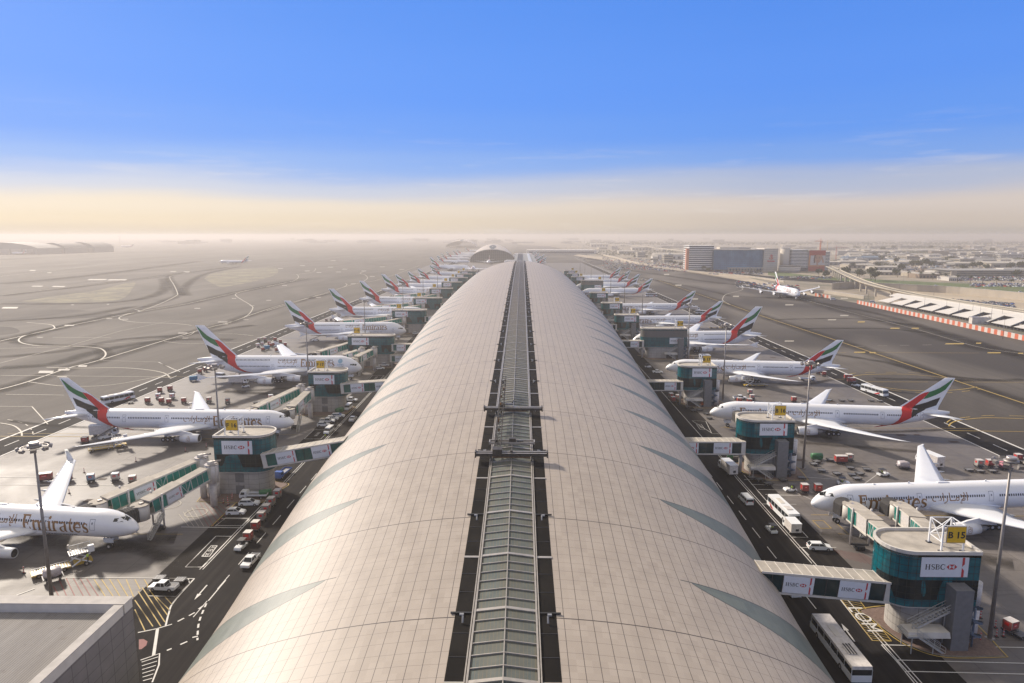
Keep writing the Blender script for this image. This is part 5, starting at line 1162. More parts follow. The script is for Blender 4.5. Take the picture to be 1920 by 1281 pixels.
for (x, y, a, l) in ((412, 495, 168, 'lone pale airliner taxiing on the hazy left airfield'), (22, 477.5, 160, 'faint hazy airliner at the far left edge, red fin'), (84, 470, 180, 'faint hazy airliner without visible fin in the far left row'), (132, 469.5, 168, 'faint hazy airliner with tall fin in the far left row'), (226, 464, 175, 'faintest hazy airliner at the right end of the far left row')):
    q = P(x, y); A7F.put((q.x, q.y, 0), radians(a), l, 'airliners out on the taxiways')
for i, (tx, ty) in enumerate([(1030, 494), (1037, 490.5), (1019, 487), (1033, 485), (1024, 481), (1015, 478), (1020, 474.5)]):
    place_air(A8F if i == 0 else A7F, 'a380' if i == 0 else 'a777', tail=(tx-(12 if i else 14), ty+1.5), head=radians(184), label='tiny hazy airliner right of the far vault, %s from the front' % ORD[i], group='hazy airliners around the far concourse')
for i, (tx, ty) in enumerate([(801, 495), (815, 485), (823, 480), (832, 476), (845, 473), (851, 470.5), (868, 466)]):
    place_air(A8F if i == 0 else A7F, 'a380' if i == 0 else 'a777', tail=(tx+4, ty+3.5), head=radians(-4), label='tiny hazy airliner left of the far vault, %s from the front' % ORD[i], group='hazy airliners around the far concourse')
q = P(888, 507); A7F.put((q.x, q.y, 0), radians(92), 'tiny white airliner with its fin toward the camera just before the glazed vault', 'hazy airliners around the far concourse')
q = P(915, 496); A7F.put((q.x, q.y, 0), radians(-90), 'tiny white airliner nose on before the glazed far vault', 'hazy airliners around the far concourse')
S = SP['a380']; b = MB(); o17 = [o for o in bpy.data.objects if o.name.startswith('airliner') and 'F 17' in o.get('label', '')][0]
PB_ = mat('pale_blue_decal', (.3, .5, .62), .4); of = lambda u, v, o: (-u, -(ysurf(S, u, v)+.04+o), v)
decal(b, [arc(8.6, 8.9, .95, .95, 0, 345, 22)], of, PB_, .6); tr, tw = text_polys('EXPO', .9, 'CENTER', .02); decal(b, tr, lambda u, v, o: of(8.6-u, v+7.1, o), PB_, .7); tr, tw = text_polys('2020', .9, 'CENTER', .02); decal(b, tr, lambda u, v, o: of(8.6-u, v+6.2, o), PB_, .7); b.build('event_emblem', o17, fix=False)
# ------------------------------------------------------------ ground vehicles, containers, people
def wheels(b, xs, w, r=.34, t=.24):
    for x in xs:
        for s in (-1, 1): b.tube((x, s*(w-t), r), (x, s*w, r), r, BLACK, 12); b.tube((x, s*(w-.02), r), (x, s*(w+.015), r), r*.5, CGREY, 8)
def shell(b, prof, W, m, slices=((1, .86), (.93, 1), (-.93, 1), (-1, .86)), zt=None, inset=.0):
    """side outline (x,z) swept across the width; upper part pulls in by inset"""
    zs = [p[1] for p in prof]; z0, z1 = min(zs), max(zs); xm = sum(p[0] for p in prof)/len(prof); zm = (z0+z1)/2; rings = []
    for f, k in slices: rings.append([(xm+(x-xm)*(.97+.03*k), f*W*(1-inset*max(0, (z-zm)/(z1-zm+1e-6))), zm+(z-zm)*(.9+.1*k) if k < 1 else z) for x, z in prof])
    n = len(prof); fs = []
    for k in range(len(rings)-1):
        for i in range(n): j = (i+1) % n; fs.append((k*n+i, k*n+j, (k+1)*n+j, (k+1)*n+i))
    b.add([p for r in rings for p in r], fs+[list(range(n))[::-1], list(range(n*(len(rings)-1), n*len(rings)))], m)
def strip_glass(b, q, W, inset, m, z0, z1, s):
    b.add([(x, s*(W*(1-inset*max(0, (z-z0)/(z1-z0)))+.012), z) for x, z in q], [list(range(len(q)))], m)
def make_car(kind='hatch', paint_=WHITE):
    r = thing(kind+'_car' if kind in ('hatch', 'estate', 'sedan') else kind, 'x', 'car'); b = MB(); W = .88
    if kind in ('hatch', 'estate', 'sedan'):
        L = {'hatch': 4.1, 'estate': 4.6, 'sedan': 4.6}[kind]; h = L/2
        shell(b, [(-h, .35), (-h, .95), (-h+.3, 1.0), (h-1.25, 1.0), (h-.15, .8), (h, .55), (h, .3), (-h+.1, .25)], W, paint_); b.build('body', r)
        b = MB(); tail = {'hatch': -h+.15, 'estate': -h+.12, 'sedan': -h+.95}[kind]; g = [(tail, .98), (tail+.35, 1.45), (h-2.0, 1.5), (h-1.15, .98)]
        shell(b, g, W*.93, CARGL, inset=.2); b.build('windows', r)
        b = MB(); b.add([(tail+.42, -W*.7, 1.47), (h-1.95, -W*.7, 1.515), (h-1.95, W*.7, 1.515), (tail+.42, W*.7, 1.47), (tail+.42, -W*.66, 1.52), (h-2.05, -W*.66, 1.56), (h-2.05, W*.66, 1.56), (tail+.42, W*.66, 1.52)], [(0, 1, 5, 4), (1, 2, 6, 5), (2, 3, 7, 6), (3, 0, 4, 7), (4, 5, 6, 7)], paint_)
        for s in (-1, 1):
            for (x0, x1) in ((tail+.3, h-2.0),): b.beam((x0, s*W*.745, 1.44), (x1, s*W*.745, 1.48), .06, .06, paint_)
            b.beam((h-2.0, s*W*.76, 1.48), (h-1.12, s*W*.92, .98), .06, .06, paint_); b.beam((-.25, s*W*.77, 1.46), (-.25, s*W*.925, .98), .1, .04, paint_); b.beam((tail+.34, s*W*.76, 1.44), (tail, s*W*.92, .98), .1, .05, paint_)
        b.build('roof', r); b = MB(); wheels(b, (-h+.8, h-.85), W+.01); b.build('wheels', r)
        for s in (-1, 1): b = MB(); b.box(h-.12, s*.62, .6, .2, .32, .16, CWHITE); b.build('headlight', r); b = MB(); b.box(-h+.03, s*.66, .7, .08, .24, .22, RED); b.build('tail_light', r)
    elif kind == 'pickup_truck':
        h = 2.5; shell(b, [(-h, .45), (-h, .98), (h-1.3, 1.0), (h-.1, .88), (h, .6), (h, .4), (-h+.1, .38)], W, paint_); b.build('body', r)
        b = MB(); shell(b, [(-.75, .98), (-.6, 1.6), (.75, 1.62), (1.25, .98)], W*.93, CARGL, inset=.15); b.build('windows', r); b = MB(); b.box(.05, 0, 1.6, 1.35, 1.4, .07, paint_)
        for s in (-1, 1):
            for x0, x1 in ((-.72, -.62), (.02, .05), (1.2, .75)): b.beam((x0, s*.83, .98), (x1, s*.72, 1.6), .09, .06, paint_)
        b.build('roof', r); b = MB(); b.box(-1.6, 0, .9, 1.6, 1.45, .1, DARK); 
        for s in (-1, 1): b.box(-1.62, s*.8, .95, 1.75, .07, .12, paint_)
        b.build('load_bed', r); b = MB(); wheels(b, (-1.6, 1.55), W+.02, .38); b.build('wheels', r)
    elif kind == 'minibus':
        h = 2.5; shell(b, [(-h, .35), (-h, 1.15), (h-.5, 1.15), (h, .85), (h, .35)], W, paint_); b.build('body', r)
        b = MB(); shell(b, [(-h+.02, 1.13), (-h+.1, 1.75), (h-1.3, 1.78), (h-.5, 1.13)], W*.97, CARGL, inset=.08); b.build('windows', r)
        b = MB(); shell(b, [(-h+.05, 1.74), (-h+.15, 2.02), (h-1.35, 2.02), (h-1.22, 1.76)], W*.93, paint_)
        for s in (-1, 1):
            for x in (-h+.15, -1.0, .3, 1.2): b.beam((x, s*W*.97, 1.1), (x+.03, s*W*.91, 1.78), .12, .05, paint_)
        b.build('roof', r); b = MB(); wheels(b, (-1.6, 1.65), W+.01); b.build('wheels', r)
        for s in (-1, 1): b = MB(); b.box(-h+.0, s*.72, .9, .06, .16, .4, RED); b.build('tail_light', r)
    elif kind in ('coach', 'apron_bus'):
        h, W, Hh = (5.9, 1.25, 2.95) if kind == 'coach' else (6.9, 1.45, 2.8)
        shell(b, [(-h, .4), (-h, 1.45), (h, 1.4), (h, .4)], W, paint_); b.build('body', r); b = MB(); shell(b, [(-h+.03, 1.43), (-h+.06, Hh-.45), (h-.3, Hh-.45), (h-.05, 1.38)], W*.985, CARGL); b.build('windows', r)
        b = MB(); shell(b, [(-h+.02, Hh-.47), (-h+.1, Hh), (h-.35, Hh), (h-.22, Hh-.47)], W*.985, paint_ if kind == 'coach' else CWHITE); b.box(-h*.45, 0, Hh-.02, 2.0, 1.3, .16, CWHITE); b.box(h*.25, 0, Hh-.02, 3.0, .95, .1, OFFW)
        if kind == 'apron_bus':
            for i in range(3): b.box(-h*.42, -.5+i*.42, Hh+.14, 2.6, .2, .03, INK)
        b.build('roof', r); b = MB(); 
        for i in range(7):
            x = -h+.1+(2*h-.6)*i/6
            for s in (-1, 1): b.box(x, s*W*.99, 1.4, .1, .05, Hh-1.85, paint_)
        b.build('window_pillars', r); b = MB(); wheels(b, (-h*.5, h*.62), W+.01, .48, .3); b.build('wheels', r)
        if kind == 'coach': b = MB(); b.add([(h*.2, -W-.02, .5), (h*.45, -W-.02, .5), (h*.75, -W-.02, 1.35), (h*.55, -W-.02, 1.35)], [(0, 1, 2, 3)], FRED); b.add([(h*.35, W+.02, .5), (h*.5, W+.02, .5), (h*.8, W+.02, 1.35), (h*.62, W+.02, 1.35)], [(0, 1, 2, 3)], FRED); b.build('side_stripe', r, fix=False)
    elif kind == 'flatbed_truck':
        shell(b, [(1.6, .5), (1.55, 2.0), (2.9, 2.05), (3.25, 1.2), (3.25, .5)], 1.0, paint_, inset=.06); b.build('cab', r); b = MB(); b.add([(2.93, -.85, 1.98), (3.22, -.92, 1.25), (3.22, .92, 1.25), (2.93, .85, 1.98)], [(0, 1, 2, 3)], CARGL)
        for s in (-1, 1): b.add([(1.95, s*1.0, 1.25), (2.95, s*1.0, 1.25), (2.75, s*.97, 1.85), (1.95, s*.97, 1.85)], [(0, 1, 2, 3)], CARGL)
        b.build('windows', r, fix=False); b = MB(); b.box(-.9, 0, .85, 4.7, 2.0, .12, STEEL); 
        for s in (-1, 1): b.box(-.9, s*1.0, .9, 4.7, .06, .4, paint_)
        for x in (-3.25, 1.45): b.box(x, 0, .9, .06, 2.0, .4 if x < 0 else .9, paint_)
        b.build('load_bed', r); b = MB(); wheels(b, (-1.9, 2.35), 1.0, .4); b.build('wheels', r)
    elif kind in ('box_truck', 'catering_truck'):
        Hh = 3.2 if kind == 'box_truck' else 3.6
        shell(b, [(2.3, .5), (2.25, 2.2), (3.6, 2.25), (4.0, 1.3), (4.0, .5)], 1.1, paint_, inset=.06); b.build('cab', r); b = MB(); b.add([(3.63, -.92, 2.18), (3.97, -1.0, 1.38), (3.97, 1.0, 1.38), (3.63, .92, 2.18)], [(0, 1, 2, 3)], CARGL)
        for s in (-1, 1): b.add([(2.7, s*1.1, 1.3), (3.7, s*1.1, 1.3), (3.45, s*1.06, 2.05), (2.7, s*1.06, 2.05)], [(0, 1, 2, 3)], CARGL)
        b.build('windows', r, fix=False); b = MB(); b.box(-.9, 0, .8, 6.0, 2.3, Hh-.8, CWHITE); b.box(-.9, 0, Hh, 6.1, 2.4, .08, paint_); b.box(-3.92, -.2, 1.2, .06, .7, .6, DARK); b.build('cargo_box', r); b = MB(); wheels(b, (-2.4, 2.9), 1.08, .45); b.box(-.8, 0, .55, 6, .9, .25, DARK); b.build('chassis', r)
    return Proto(r)
def person_mesh(vest=HIVIS, seated=False):
    """one continuous figure: joints -> swept limbs merged by a skin modifier, applied"""
    J = {'pel': (0, 0, .95, .15), 'waist': (0, 0, 1.12, .14), 'chest': (0, 0, 1.35, .17), 'neck': (0, 0, 1.52, .06), 'head': (.02, 0, 1.66, .1), 'top': (.02, 0, 1.76, .07)}
    if not seated: legs = {s: [(0, s*.1, .9, .1), (.04*s, s*.12, .5, .07), (-.03*s, s*.12, .08, .05), (.12-.03*s, s*.12, .04, .045)] for s in (-1, 1)}
    else: legs = {s: [(0, s*.1, .9, .1), (.42, s*.13, .92, .08), (.45, s*.13, .5, .055), (.58, s*.13, .48, .045)] for s in (-1, 1)}
    arms = {s: [(0, s*.2, 1.44, .06), (.02+.05*s, s*.27, 1.16, .048), (.22, s*.22, .98+.04*s, .035), (.29, s*.2, .98+.04*s, .03)] for s in (-1, 1)}
    vs = []; es = []; rs = []
    def addv(p): vs.append(p[:3]); rs.append(p[3]); return len(vs)-1
    ids = {}; prev = None
    for k, p in J.items():
        ids[k] = addv(p); 
        if prev is not None: es.append((prev, ids[k]))
        prev = ids[k]
    for s in (-1, 1):
        pr = ids['pel']
        for p in legs[s]: i = addv(p); es.append((pr, i)); pr = i
        pr = ids['chest']
        for p in arms[s]: i = addv(p); es.append((pr, i)); pr = i
    me = bpy.data.meshes.new('person'); me.from_pydata(vs, es, []); o = bpy.data.objects.new('person', me); COL.objects.link(o)
    sk = o.modifiers.new('s', 'SKIN'); 
    for i, r in enumerate(rs): me.skin_vertices[0].data[i].radius = (r, r)
    me.skin_vertices[0].data[0].use_root = True
    su = o.modifiers.new('u', 'SUBSURF'); su.levels = 1; su.render_levels = 1
    me2 = bpy.data.meshes.new_from_object(o.evaluated_get(bpy.context.evaluated_depsgraph_get())); bpy.data.objects.remove(o); bpy.data.meshes.remove(me)
    me2.materials.clear()
    for m in (CLOTH, vest, SKIN): me2.materials.append(m)
    for p in me2.polygons:
        z = p.center.z; y = abs(p.center.y); p.material_index = 2 if z > 1.5 or (p.center.x > .17 and y > .14 and .85 < z < 1.15 and not seated) else (1 if z > .98 and not (y > .3) else 0); p.use_smooth = True
    me2.name = 'person'; return me2
PM = {}
def person(loc, rz, label, seated=False, vest=HIVIS, dz=0):
    k = (seated, vest.name)
    if k not in PM: PM[k] = person_mesh(vest, seated)
    o = link('person', PM[k], None, (loc[0], loc[1], dz), rz); tag(o, label, 'person', 'ground crew'); 
    b = MB(); b.lathe([(0, .115), (.07, .105), (.12, .03)], (.02, 0, 1.66), (0, 0, 1), DARK, 10); b.build('hair', o); return o
def make_tug():
    r = thing('baggage_tug', 'x', 'baggage tractor'); b = MB(); shell(b, [(-1.5, .3), (-1.5, .75), (.2, .75), (.3, .95), (1.3, .85), (1.5, .6), (1.5, .3)], .72, WHITE); b.build('body', r)
    b = MB(); b.box(-.65, 0, .72, .6, 1.1, .2, DARK); b.box(-.95, 0, .9, .12, 1.1, .5, DARK); b.build('seat', r); b = MB()
    for x in (-1.15, .25):
        for s in (-1, 1): b.beam((x, s*.62, .75), (x, s*.6, 1.85), .06, .06, DARK)
    b.box(-.45, 0, 1.85, 1.6, 1.35, .06, DARK); b.build('canopy_frame', r); b = MB(); wheels(b, (-1.0, 1.0), .74, .3, .2); b.build('wheels', r); b = MB(); b.tube((.0, 0, .9), (-.2, 0, 1.2), .03, DARK, 6); b.lathe([(0, .18), (.03, .18)], (-.2, 0, 1.2), (-.5, 0, .8), DARK, 10); b.build('steering_wheel', r)
    return Proto(r)
def make_dolly(cont=None, n=1, mark=True):
    r = thing('container_dolly' if cont else 'empty_dolly', 'x', 'container dolly' if cont else 'dolly'); L = 1.75 if n == 1 else 3.3; b = MB(); b.box(0, 0, .38, L+.15, 1.7, .12, DARK)
    for i in range(6): b.box(-L/2+.15+i*(L-.3)/5, 0, .5, .1, 1.55, .05, STEEL)
    for s in (-1, 1): b.beam((-L/2-.05, s*.83, .52), (L/2+.05, s*.83, .52), .06, .14, DARK)
    b.beam((L/2, 0, .42), (L/2+.9, 0, .3), .08, .08, DARK); b.build('frame', r); b = MB(); wheels(b, (-L*.3, L*.3), .75, .22, .16); b.build('wheels', r)
    if cont:
        top_, sid = cont; c = MB(); W = 1.5; a = L-.12
        pr = [(-W/2, .62), (W/2, .62), (W/2, 2.15), (-W/2, 2.15), ] if n > 1 else [(-W/2+.3, .62), (W/2, .62), (W/2, 2.15), (-W/2, 2.15), (-W/2, 1.05)]
        vs = [(x, y, z) for x in (-a/2, a/2) for y, z in pr]; k = len(pr)
        c.add(vs, [(i, (i+1) % k, (i+1) % k+k, i+k) for i in range(k)]+[list(range(k))[::-1], list(range(k, 2*k))], sid); c.box(0, 0, 2.16, a+.02, W+.02, .07, top_)
        for x in (-a/2, a/2):
            for y in (-W/2, W/2): c.beam((x, y if (y > 0 or n > 1) else y, 1.05), (x, y, 2.16), .06, .06, CGREY)
        co_ = c.build('cargo_container', r)
        if mark:
            d = MB()
            for s in (-1, 1): d.box(-a*.02, s*(W/2+.01), 1.35, a*.42, .02, .5, FRED); d.box(-a*.02, s*(W/2+.022), 1.5, a*.28, .01, .12, CWHITE); d.box(s*(a/2+.012), .08, 1.35, .02, .7, .5, FRED)
            d.build('airline_patch', co_)
    return Proto(r)
CAR = {k: make_car(k) for k in ('hatch', 'estate', 'sedan', 'pickup_truck', 'minibus', 'coach', 'apron_bus', 'flatbed_truck', 'box_truck', 'catering_truck')}
CARB = make_car('flatbed_truck', BLUEP); CART = CAR['box_truck']
TUG = make_tug(); DR = make_dolly((CWHITE, CGREY)); DW = make_dolly((WHITE, CWHITE)); DRED = make_dolly((CWHITE, CRED)); DB = make_dolly((CBLUE, CBLUE), 2, False); DLB = make_dolly((WHITE, mat('pale_blue_container', (.3, .42, .55), .5))); DE = make_dolly(None); DL = make_dolly((CWHITE, CRED), 2); 
def make_cargo(m, nm):
    r = thing(nm, 'x', 'pallet load'); b = MB(); b.box(0, 0, .4, 3.2, 2.3, .12, DARK); wheels(b, (-1, 1), 1.1, .22); b.build('dolly', r)
    bm = bmesh.new(); bmesh.ops.create_icosphere(bm, subdivisions=3, radius=1)
    for v in bm.verts:
        n_ = 1+.14*sin(v.co.x*7+v.co.y*5)*cos(v.co.z*6+v.co.x*3); p = v.co; f = max(abs(p.x), abs(p.y), abs(p.z)); p = p*(.55/f+.45)
        v.co = Vector((p.x*1.45*n_, p.y*1.05*n_, 1.25+max(-.72, p.z*.85*n_)))
    me = bpy.data.meshes.new('wrapped_goods'); bm.to_mesh(me); bm.free(); me.materials.append(m); me.polygons.foreach_set('use_smooth', [True]*len(me.polygons)); link('wrapped_goods', me, r); return Proto(r)
PAL = make_cargo(PLASTIC, 'wrapped_pallet'); PALP = make_cargo(PINK, 'netted_pallet')
def make_loader():
    r = thing('cargo_loader', 'x', 'aircraft loader'); b = MB(); b.box(-2.2, 0, .55, 6.2, 2.6, .25, YELP); 
    for i in range(14): b.box(-5+i*.43, 0, .8, .16, 2.3, .06, STEEL)
    b.build('rear_platform', r); b = MB()
    for s in (-1, 1): b.beam((-5.2, s*1.4, .95), (.8, s*1.4, .95), .08, .1, WHITE); b.beam((1, s*1.35, .6), (4.2, s*1.35, 2.5), .14, .2, WHITE); b.beam((4.2, s*1.35, .6), (1, s*1.35, 2.5), .14, .2, WHITE)
    b.build('scissor_lift', r); b = MB(); b.box(2.8, 0, 2.6, 4.0, 2.6, .22, STEEL); 
    for i in range(9): b.box(1.0+i*.43, 0, 2.82, .16, 2.3, .06, DARK)
    b.build('front_platform', r); b = MB()
    for s in (-1, 1):
        for x in (1, 2.6, 4.6): b.beam((x, s*1.35, 2.7), (x, s*1.35, 3.8), .07, .07, WHITE)
        b.beam((1, s*1.35, 3.75), (4.6, s*1.35, 3.75), .07, .07, WHITE); b.tube((1, s*1.35, 3.8), (1, s*1.35, 4.05), .16, CWHITE, 8)
    b.box(4.3, -1.5, 2.8, 1.0, .7, 1.3, WHITE); b.build('guard_rail', r); b = MB(); wheels(b, (-4.2, -.2, 3.4), 1.3, .45, .3); b.box(3, 0, .45, 3, 1.8, .5, YELP); b.build('chassis', r); return Proto(r)
def make_belt():
    r = thing('belt_loader', 'x', 'belt loader'); b = MB(); shell(b, [(-2.2, .4), (-2.2, .9), (1.6, .9), (2.2, .7), (2.2, .4)], .9, WHITE); b.build('body', r); b = MB(); b.beam((-3.6, .2, .8), (3.8, .2, 3.3), .8, .22, STEEL); b.beam((-3.6, .2, .93), (3.8, .2, 3.43), .6, .05, DARK); b.build('conveyor', r); b = MB(); wheels(b, (-1.5, 1.5), .92, .38); b.build('wheels', r); b = MB(); b.box(.8, -.55, .9, .7, .5, .5, DARK); b.beam((3.4, .7, 3.2), (0, .7, 2.1), .05, .05, YELP); b.build('seat', r); return Proto(r)
def make_skip():
    r = thing('waste_skip', 'x', 'skip'); b = MB(); b.box(0, 0, .25, 2.6, 1.5, 1.1, GREENP, top=(1.12, 1.1)); b.build('bin', r); b = MB(); b.lathe([(-1.45, .02), (-1.45, .85), (1.45, .85), (1.45, .02)], (0, 0, 1.0), (1, 0, 0), GREENP, 16); b.build('domed_lid', r); b = MB(); wheels(b, (-1, 1), .7, .2, .12); b.build('castors', r); return Proto(r)
def make_cone():
    r = thing('striped_bollard', 'x', 'marker post'); b = MB(); b.box(0, 0, 0, .5, .5, .08, BLACK); b.build('foot', r); b = MB()
    for i in range(5): b.tube((0, 0, .08+i*.24), (0, 0, .32+i*.24), .1-.008*i, RED if i % 2 == 0 else CWHITE, 8)
    b.build('post', r); return Proto(r)
def make_boom():
    r = thing('boom_lift', 'x', 'lift machine'); b = MB(); b.box(0, 0, .5, 2.6, 1.8, .8, ORANGE, top=(.9, .9)); b.build('chassis', r); b = MB(); wheels(b, (-1, 1), 1.0, .42); b.build('wheels', r); b = MB(); b.beam((-1.0, 0, 1.4), (2.6, 0, 2.2), .3, .35, ORANGE); b.beam((2.6, .1, 2.2), (-1.8, .1, 2.7), .25, .3, ORANGE); b.build('folded_arm', r); b = MB()
    for zz in (1.6, 2.1, 2.6): 
        for a, c in (((-2.8, -.8), (-2.8, .8)), ((-2.8, .8), (-1.9, .8)), ((-1.9, .8), (-1.9, -.8)), ((-1.9, -.8), (-2.8, -.8))): b.beam((*a, zz), (*c, zz), .05, .05, DARK)
    b.box(-2.35, 0, 1.55, .9, 1.6, .06, STEEL); b.build('work_basket', r); return Proto(r)
LOAD, BELT, SKIP, CONE, BOOM = make_loader(), make_belt(), make_skip(), make_cone(), make_boom()
def put(pr, x, y, deg, label, group, h=0):
    q = P(x, y, h); return pr.put((q.x, q.y, .1), radians(deg), label, group)
ROADN, ROADF = -90, 90
gL = 'vehicles on the left service road'; gR = 'vehicles on the right service road'; gB = 'baggage carts on the stands'
# left road
put(CAR['hatch'], 443, 965, 4, 'white hatchback parked on dark bay, nearest the double white line', gL); put(CAR['estate'], 468, 948, 4, 'white estate car between the hatchback and the flatbed truck', gL)
put(CAR['flatbed_truck'], 477, 935, 182, 'white flatbed truck with open grey load bed beside gate house F 16', gL); put(CARB, 531, 893, -97, 'blue truck with loaded bed under the F 16 footbridge', gL)
put(CAR['pickup_truck'], 470, 1058, -94, 'white pickup truck half hidden by the roof edge on the left road', gL); put(CAR['pickup_truck'], 307, 1107, 176, 'white double-cab pickup parked in the painted box at lower left', gL)
q = put(TUG, 452, 1030, -96, 'white baggage tug towing six containers down the left road', gL); person(q.location+Vector((-.0, .5, 0)), radians(-96), 'driver in dark clothes seated on the tug leading the six containers', True, CLOTH, .05)
for i, (x, y) in enumerate([(466, 1010), (480, 990), (491, 972), (500, 958), (509, 944), (521, 929)]): put([DRED, DRED, DR, DR, DR, DR][i], x, y+6, -92, 'baggage container on dolly, %s behind the tug on the left road' % ORD[i], 'six containers in tow on the left road')
for i, (x, y, k, d, l) in enumerate([(617, 812, 'minibus', -95, 'white minibus driving in front of the row of parked white cars'), (607, 800, 'hatch', 5, 'white hatchback first in the left row of cars before gate house F 17'), (614, 793, 'pickup_truck', 5, 'white pickup second in the row of cars before gate house F 17'), (624, 788, 'hatch', 5, 'white hatchback third in the row of cars before gate house F 17'), (634, 783, 'estate', 5, 'white estate car last in the row beside the green skip'), (662, 789, 'sedan', 88, 'white saloon driving alone against the roof edge by F 17'), (653, 768, 'minibus', -95, 'white minibus driving below the F 17 footbridge'), (658, 753, 'pickup_truck', -10, 'white pickup parked directly below the F 17 footbridge'), (712, 693, 'estate', 5, 'white estate car parked near F 18, left one of two'), (720, 687, 'pickup_truck', 5, 'white pickup parked near F 18, right one of two'), (780, 627, 'hatch', 5, 'tiny white hatchback on the road near gate house F 19')]): put(CAR[k], x, y, d, l, gL)
put(SKIP, 498, 932, 20, 'green domed waste skip behind the white flatbed truck', 'green waste skips'); put(SKIP, 637, 774, 60, 'green domed waste skip at the end of the parked white cars', 'green waste skips'); put(SKIP, 1369, 862, 70, 'green domed waste skip beside the B 16 footbridge', 'green waste skips'); put(SKIP, 1618, 1118, 70, 'green domed waste skip below the B 15 footbridge', 'green waste skips'); put(SKIP, 730, 676, 60, 'small green waste skip near gate house F 18', 'green waste skips')
person(P(610, 823), 0, 'person in yellow vest walking on the left road near the minibus')
for i, (x, y) in enumerate([(419, 944), (427, 941), (435, 938), (428, 948), (436, 934)]): put(CONE, x, y, 0, 'red and white marker post in the cluster before gate house F 16', 'marker posts by gate house F 16')
for i, (x, y, l) in enumerate([(130, 926, 'below the upturned wingtip'), (158, 887, 'left of the wing of the parked airliner'), (255, 866, 'on open concrete before the F 16 airliner'), (348, 847, 'near the engine of the F 16 airliner'), (387, 839, 'between engine and gate house F 16'), (45, 1076, 'beside the bottom left engine')]): put(CONE, x, y, 0, 'lone red traffic marker %s' % l, 'lone traffic markers')
# bottom-left loader and trailers
o = put(LOAD, 122, 1068, 42, 'long cargo loader with raised platform at the open hold, bottom left', 'cargo loaders'); q = P(100, 1090); PAL.put((q.x, q.y, .55), radians(42), 'grey wrapped pallet waiting on the loader at bottom left', 'pallet loads'); person(P(165, 1052, 3.0), 0, 'ground worker in green vest standing on the raised loader platform', dz=2.9)
put(DE, 300, 1088, 0, 'brown empty dolly left of two behind the white pickup', 'empty dollies'); put(DE, 338, 1092, 0, 'brown empty dolly right of two behind the white pickup', 'empty dollies')
# containers between F15 and F16
put(DL, 85, 903, 22, 'long red container trailer left of the upturned wing', gB); put(DL, 122, 903, 22, 'long red container trailer right of the upturned wing', gB); put(DLB, 171, 905, 25, 'pale blue container on dolly, leftmost of three on open concrete', gB); put(DW, 217, 903, 15, 'white container on dolly, middle of three on open concrete', gB); put(DR, 249, 908, 20, 'grey container on dolly, rightmost of three on open concrete', gB)
o = put(LOAD, 205, 842, 35, 'cargo loader with long ramp under the tail of the F 16 airliner', 'cargo loaders'); put(BELT, 200, 823, 60, 'belt loader raised to the rear hold of the F 16 airliner', 'belt loaders'); put(DRED, 160, 833, 10, 'dark red container standing alone near the F 16 tail loader', gB); put(CAR['catering_truck'], 196, 817, 20, 'white service truck under the rear of the F 16 airliner', 'service trucks')
put(CAR['coach'], 222, 753, 60, 'white coach driving behind the fin of the F 16 airliner', 'buses on the apron edge'); 
for i, (x, y, k, l) in enumerate([(245, 757, DE, 'flat empty dolly'), (277, 757, DRED, 'red container'), (297, 749, DW, 'white container'), (303, 757, DRED, 'red-sided container'), (317, 759, DRED, 'short red container'), (323, 749, DW, 'pale long container'), (300, 737, DRED, 'red back row container'), (319, 734, DRED, 'white-topped back row container'), (345, 757, DRED, 'red container beside the raised wing'), (392, 756, DR, 'grey container right of the raised wing'), (427, 758, DR, 'single grey container far right')]): put(k, x, y, 12 if i % 2 else 20, '%s, %s of those behind the F 16 airliner' % (l, ORD[i]), 'containers behind the F 16 airliner')
for i, (x, y, k, l) in enumerate([(363, 715, DB, 'blue covered trailer by the wingtip of the F 17 airliner'), (375, 701, DRED, 'red container first in the row under the F 17 tail'), (385, 697, DRED, 'red container second in the row under the F 17 tail'), (393, 693, DRED, 'red container third in the row under the F 17 tail'), (402, 689, DR, 'grey container fourth in the row under the F 17 tail')]): put(k, x, y, 35, l, gB)
put(CAR['minibus'], 415, 708, -20, 'pale minibus parked between tail and wing of the F 17 airliner', 'service trucks'); put(BELT, 456, 702, 35, 'belt loader at the rear hold of the F 17 airliner', 'belt loaders'); put(CAR['box_truck'], 448, 720, 0, 'dark-sided truck under the wing of the F 17 airliner', 'service trucks'); put(TUG, 461, 727, 15, 'white tug behind the outer engine of the F 17 airliner', 'baggage tugs'); put(CAR['catering_truck'], 470, 717, 10, 'service truck between wing and outer engine of F 17 airliner', 'service trucks')
k_ = 0
for (x, y, k) in [(485, 641, DR), (497, 640, DR), (516, 640, DRED), (526, 644, DRED), (505, 647, DRED), (484, 652, DW), (492, 649, DW), (500, 656, DB), (508, 651, DRED), (514, 650, DRED), (493, 659, DRED), (519, 660, DRED), (535, 650, DRED)]: put(k, x, y, 20+(k_ % 3)*8, 'container of the cluster behind the F 17 airliner, %s counted from the back' % ORD[k_], 'containers behind the F 17 airliner'); k_ += 1
put(BELT, 592, 640, 30, 'belt loader below the fuselage of the F 18 airliner', 'belt loaders'); put(DW, 508, 751, 30, 'white container on dolly left of the upper F 17 bridge', gB); put(DE, 480, 757, 10, 'dark empty dolly near the F 16 airliner nose', 'empty dollies')
put(CAR['catering_truck'], 641, 594, 20, 'service truck behind the F 18 airliner fin', 'service trucks')
for i in range(4): put(DR, 612+i*9, 603-i*0.5, 10, 'tiny container beyond the F 18 airliner, %s from the left' % ORD[i], 'containers beyond the F 18 airliner')
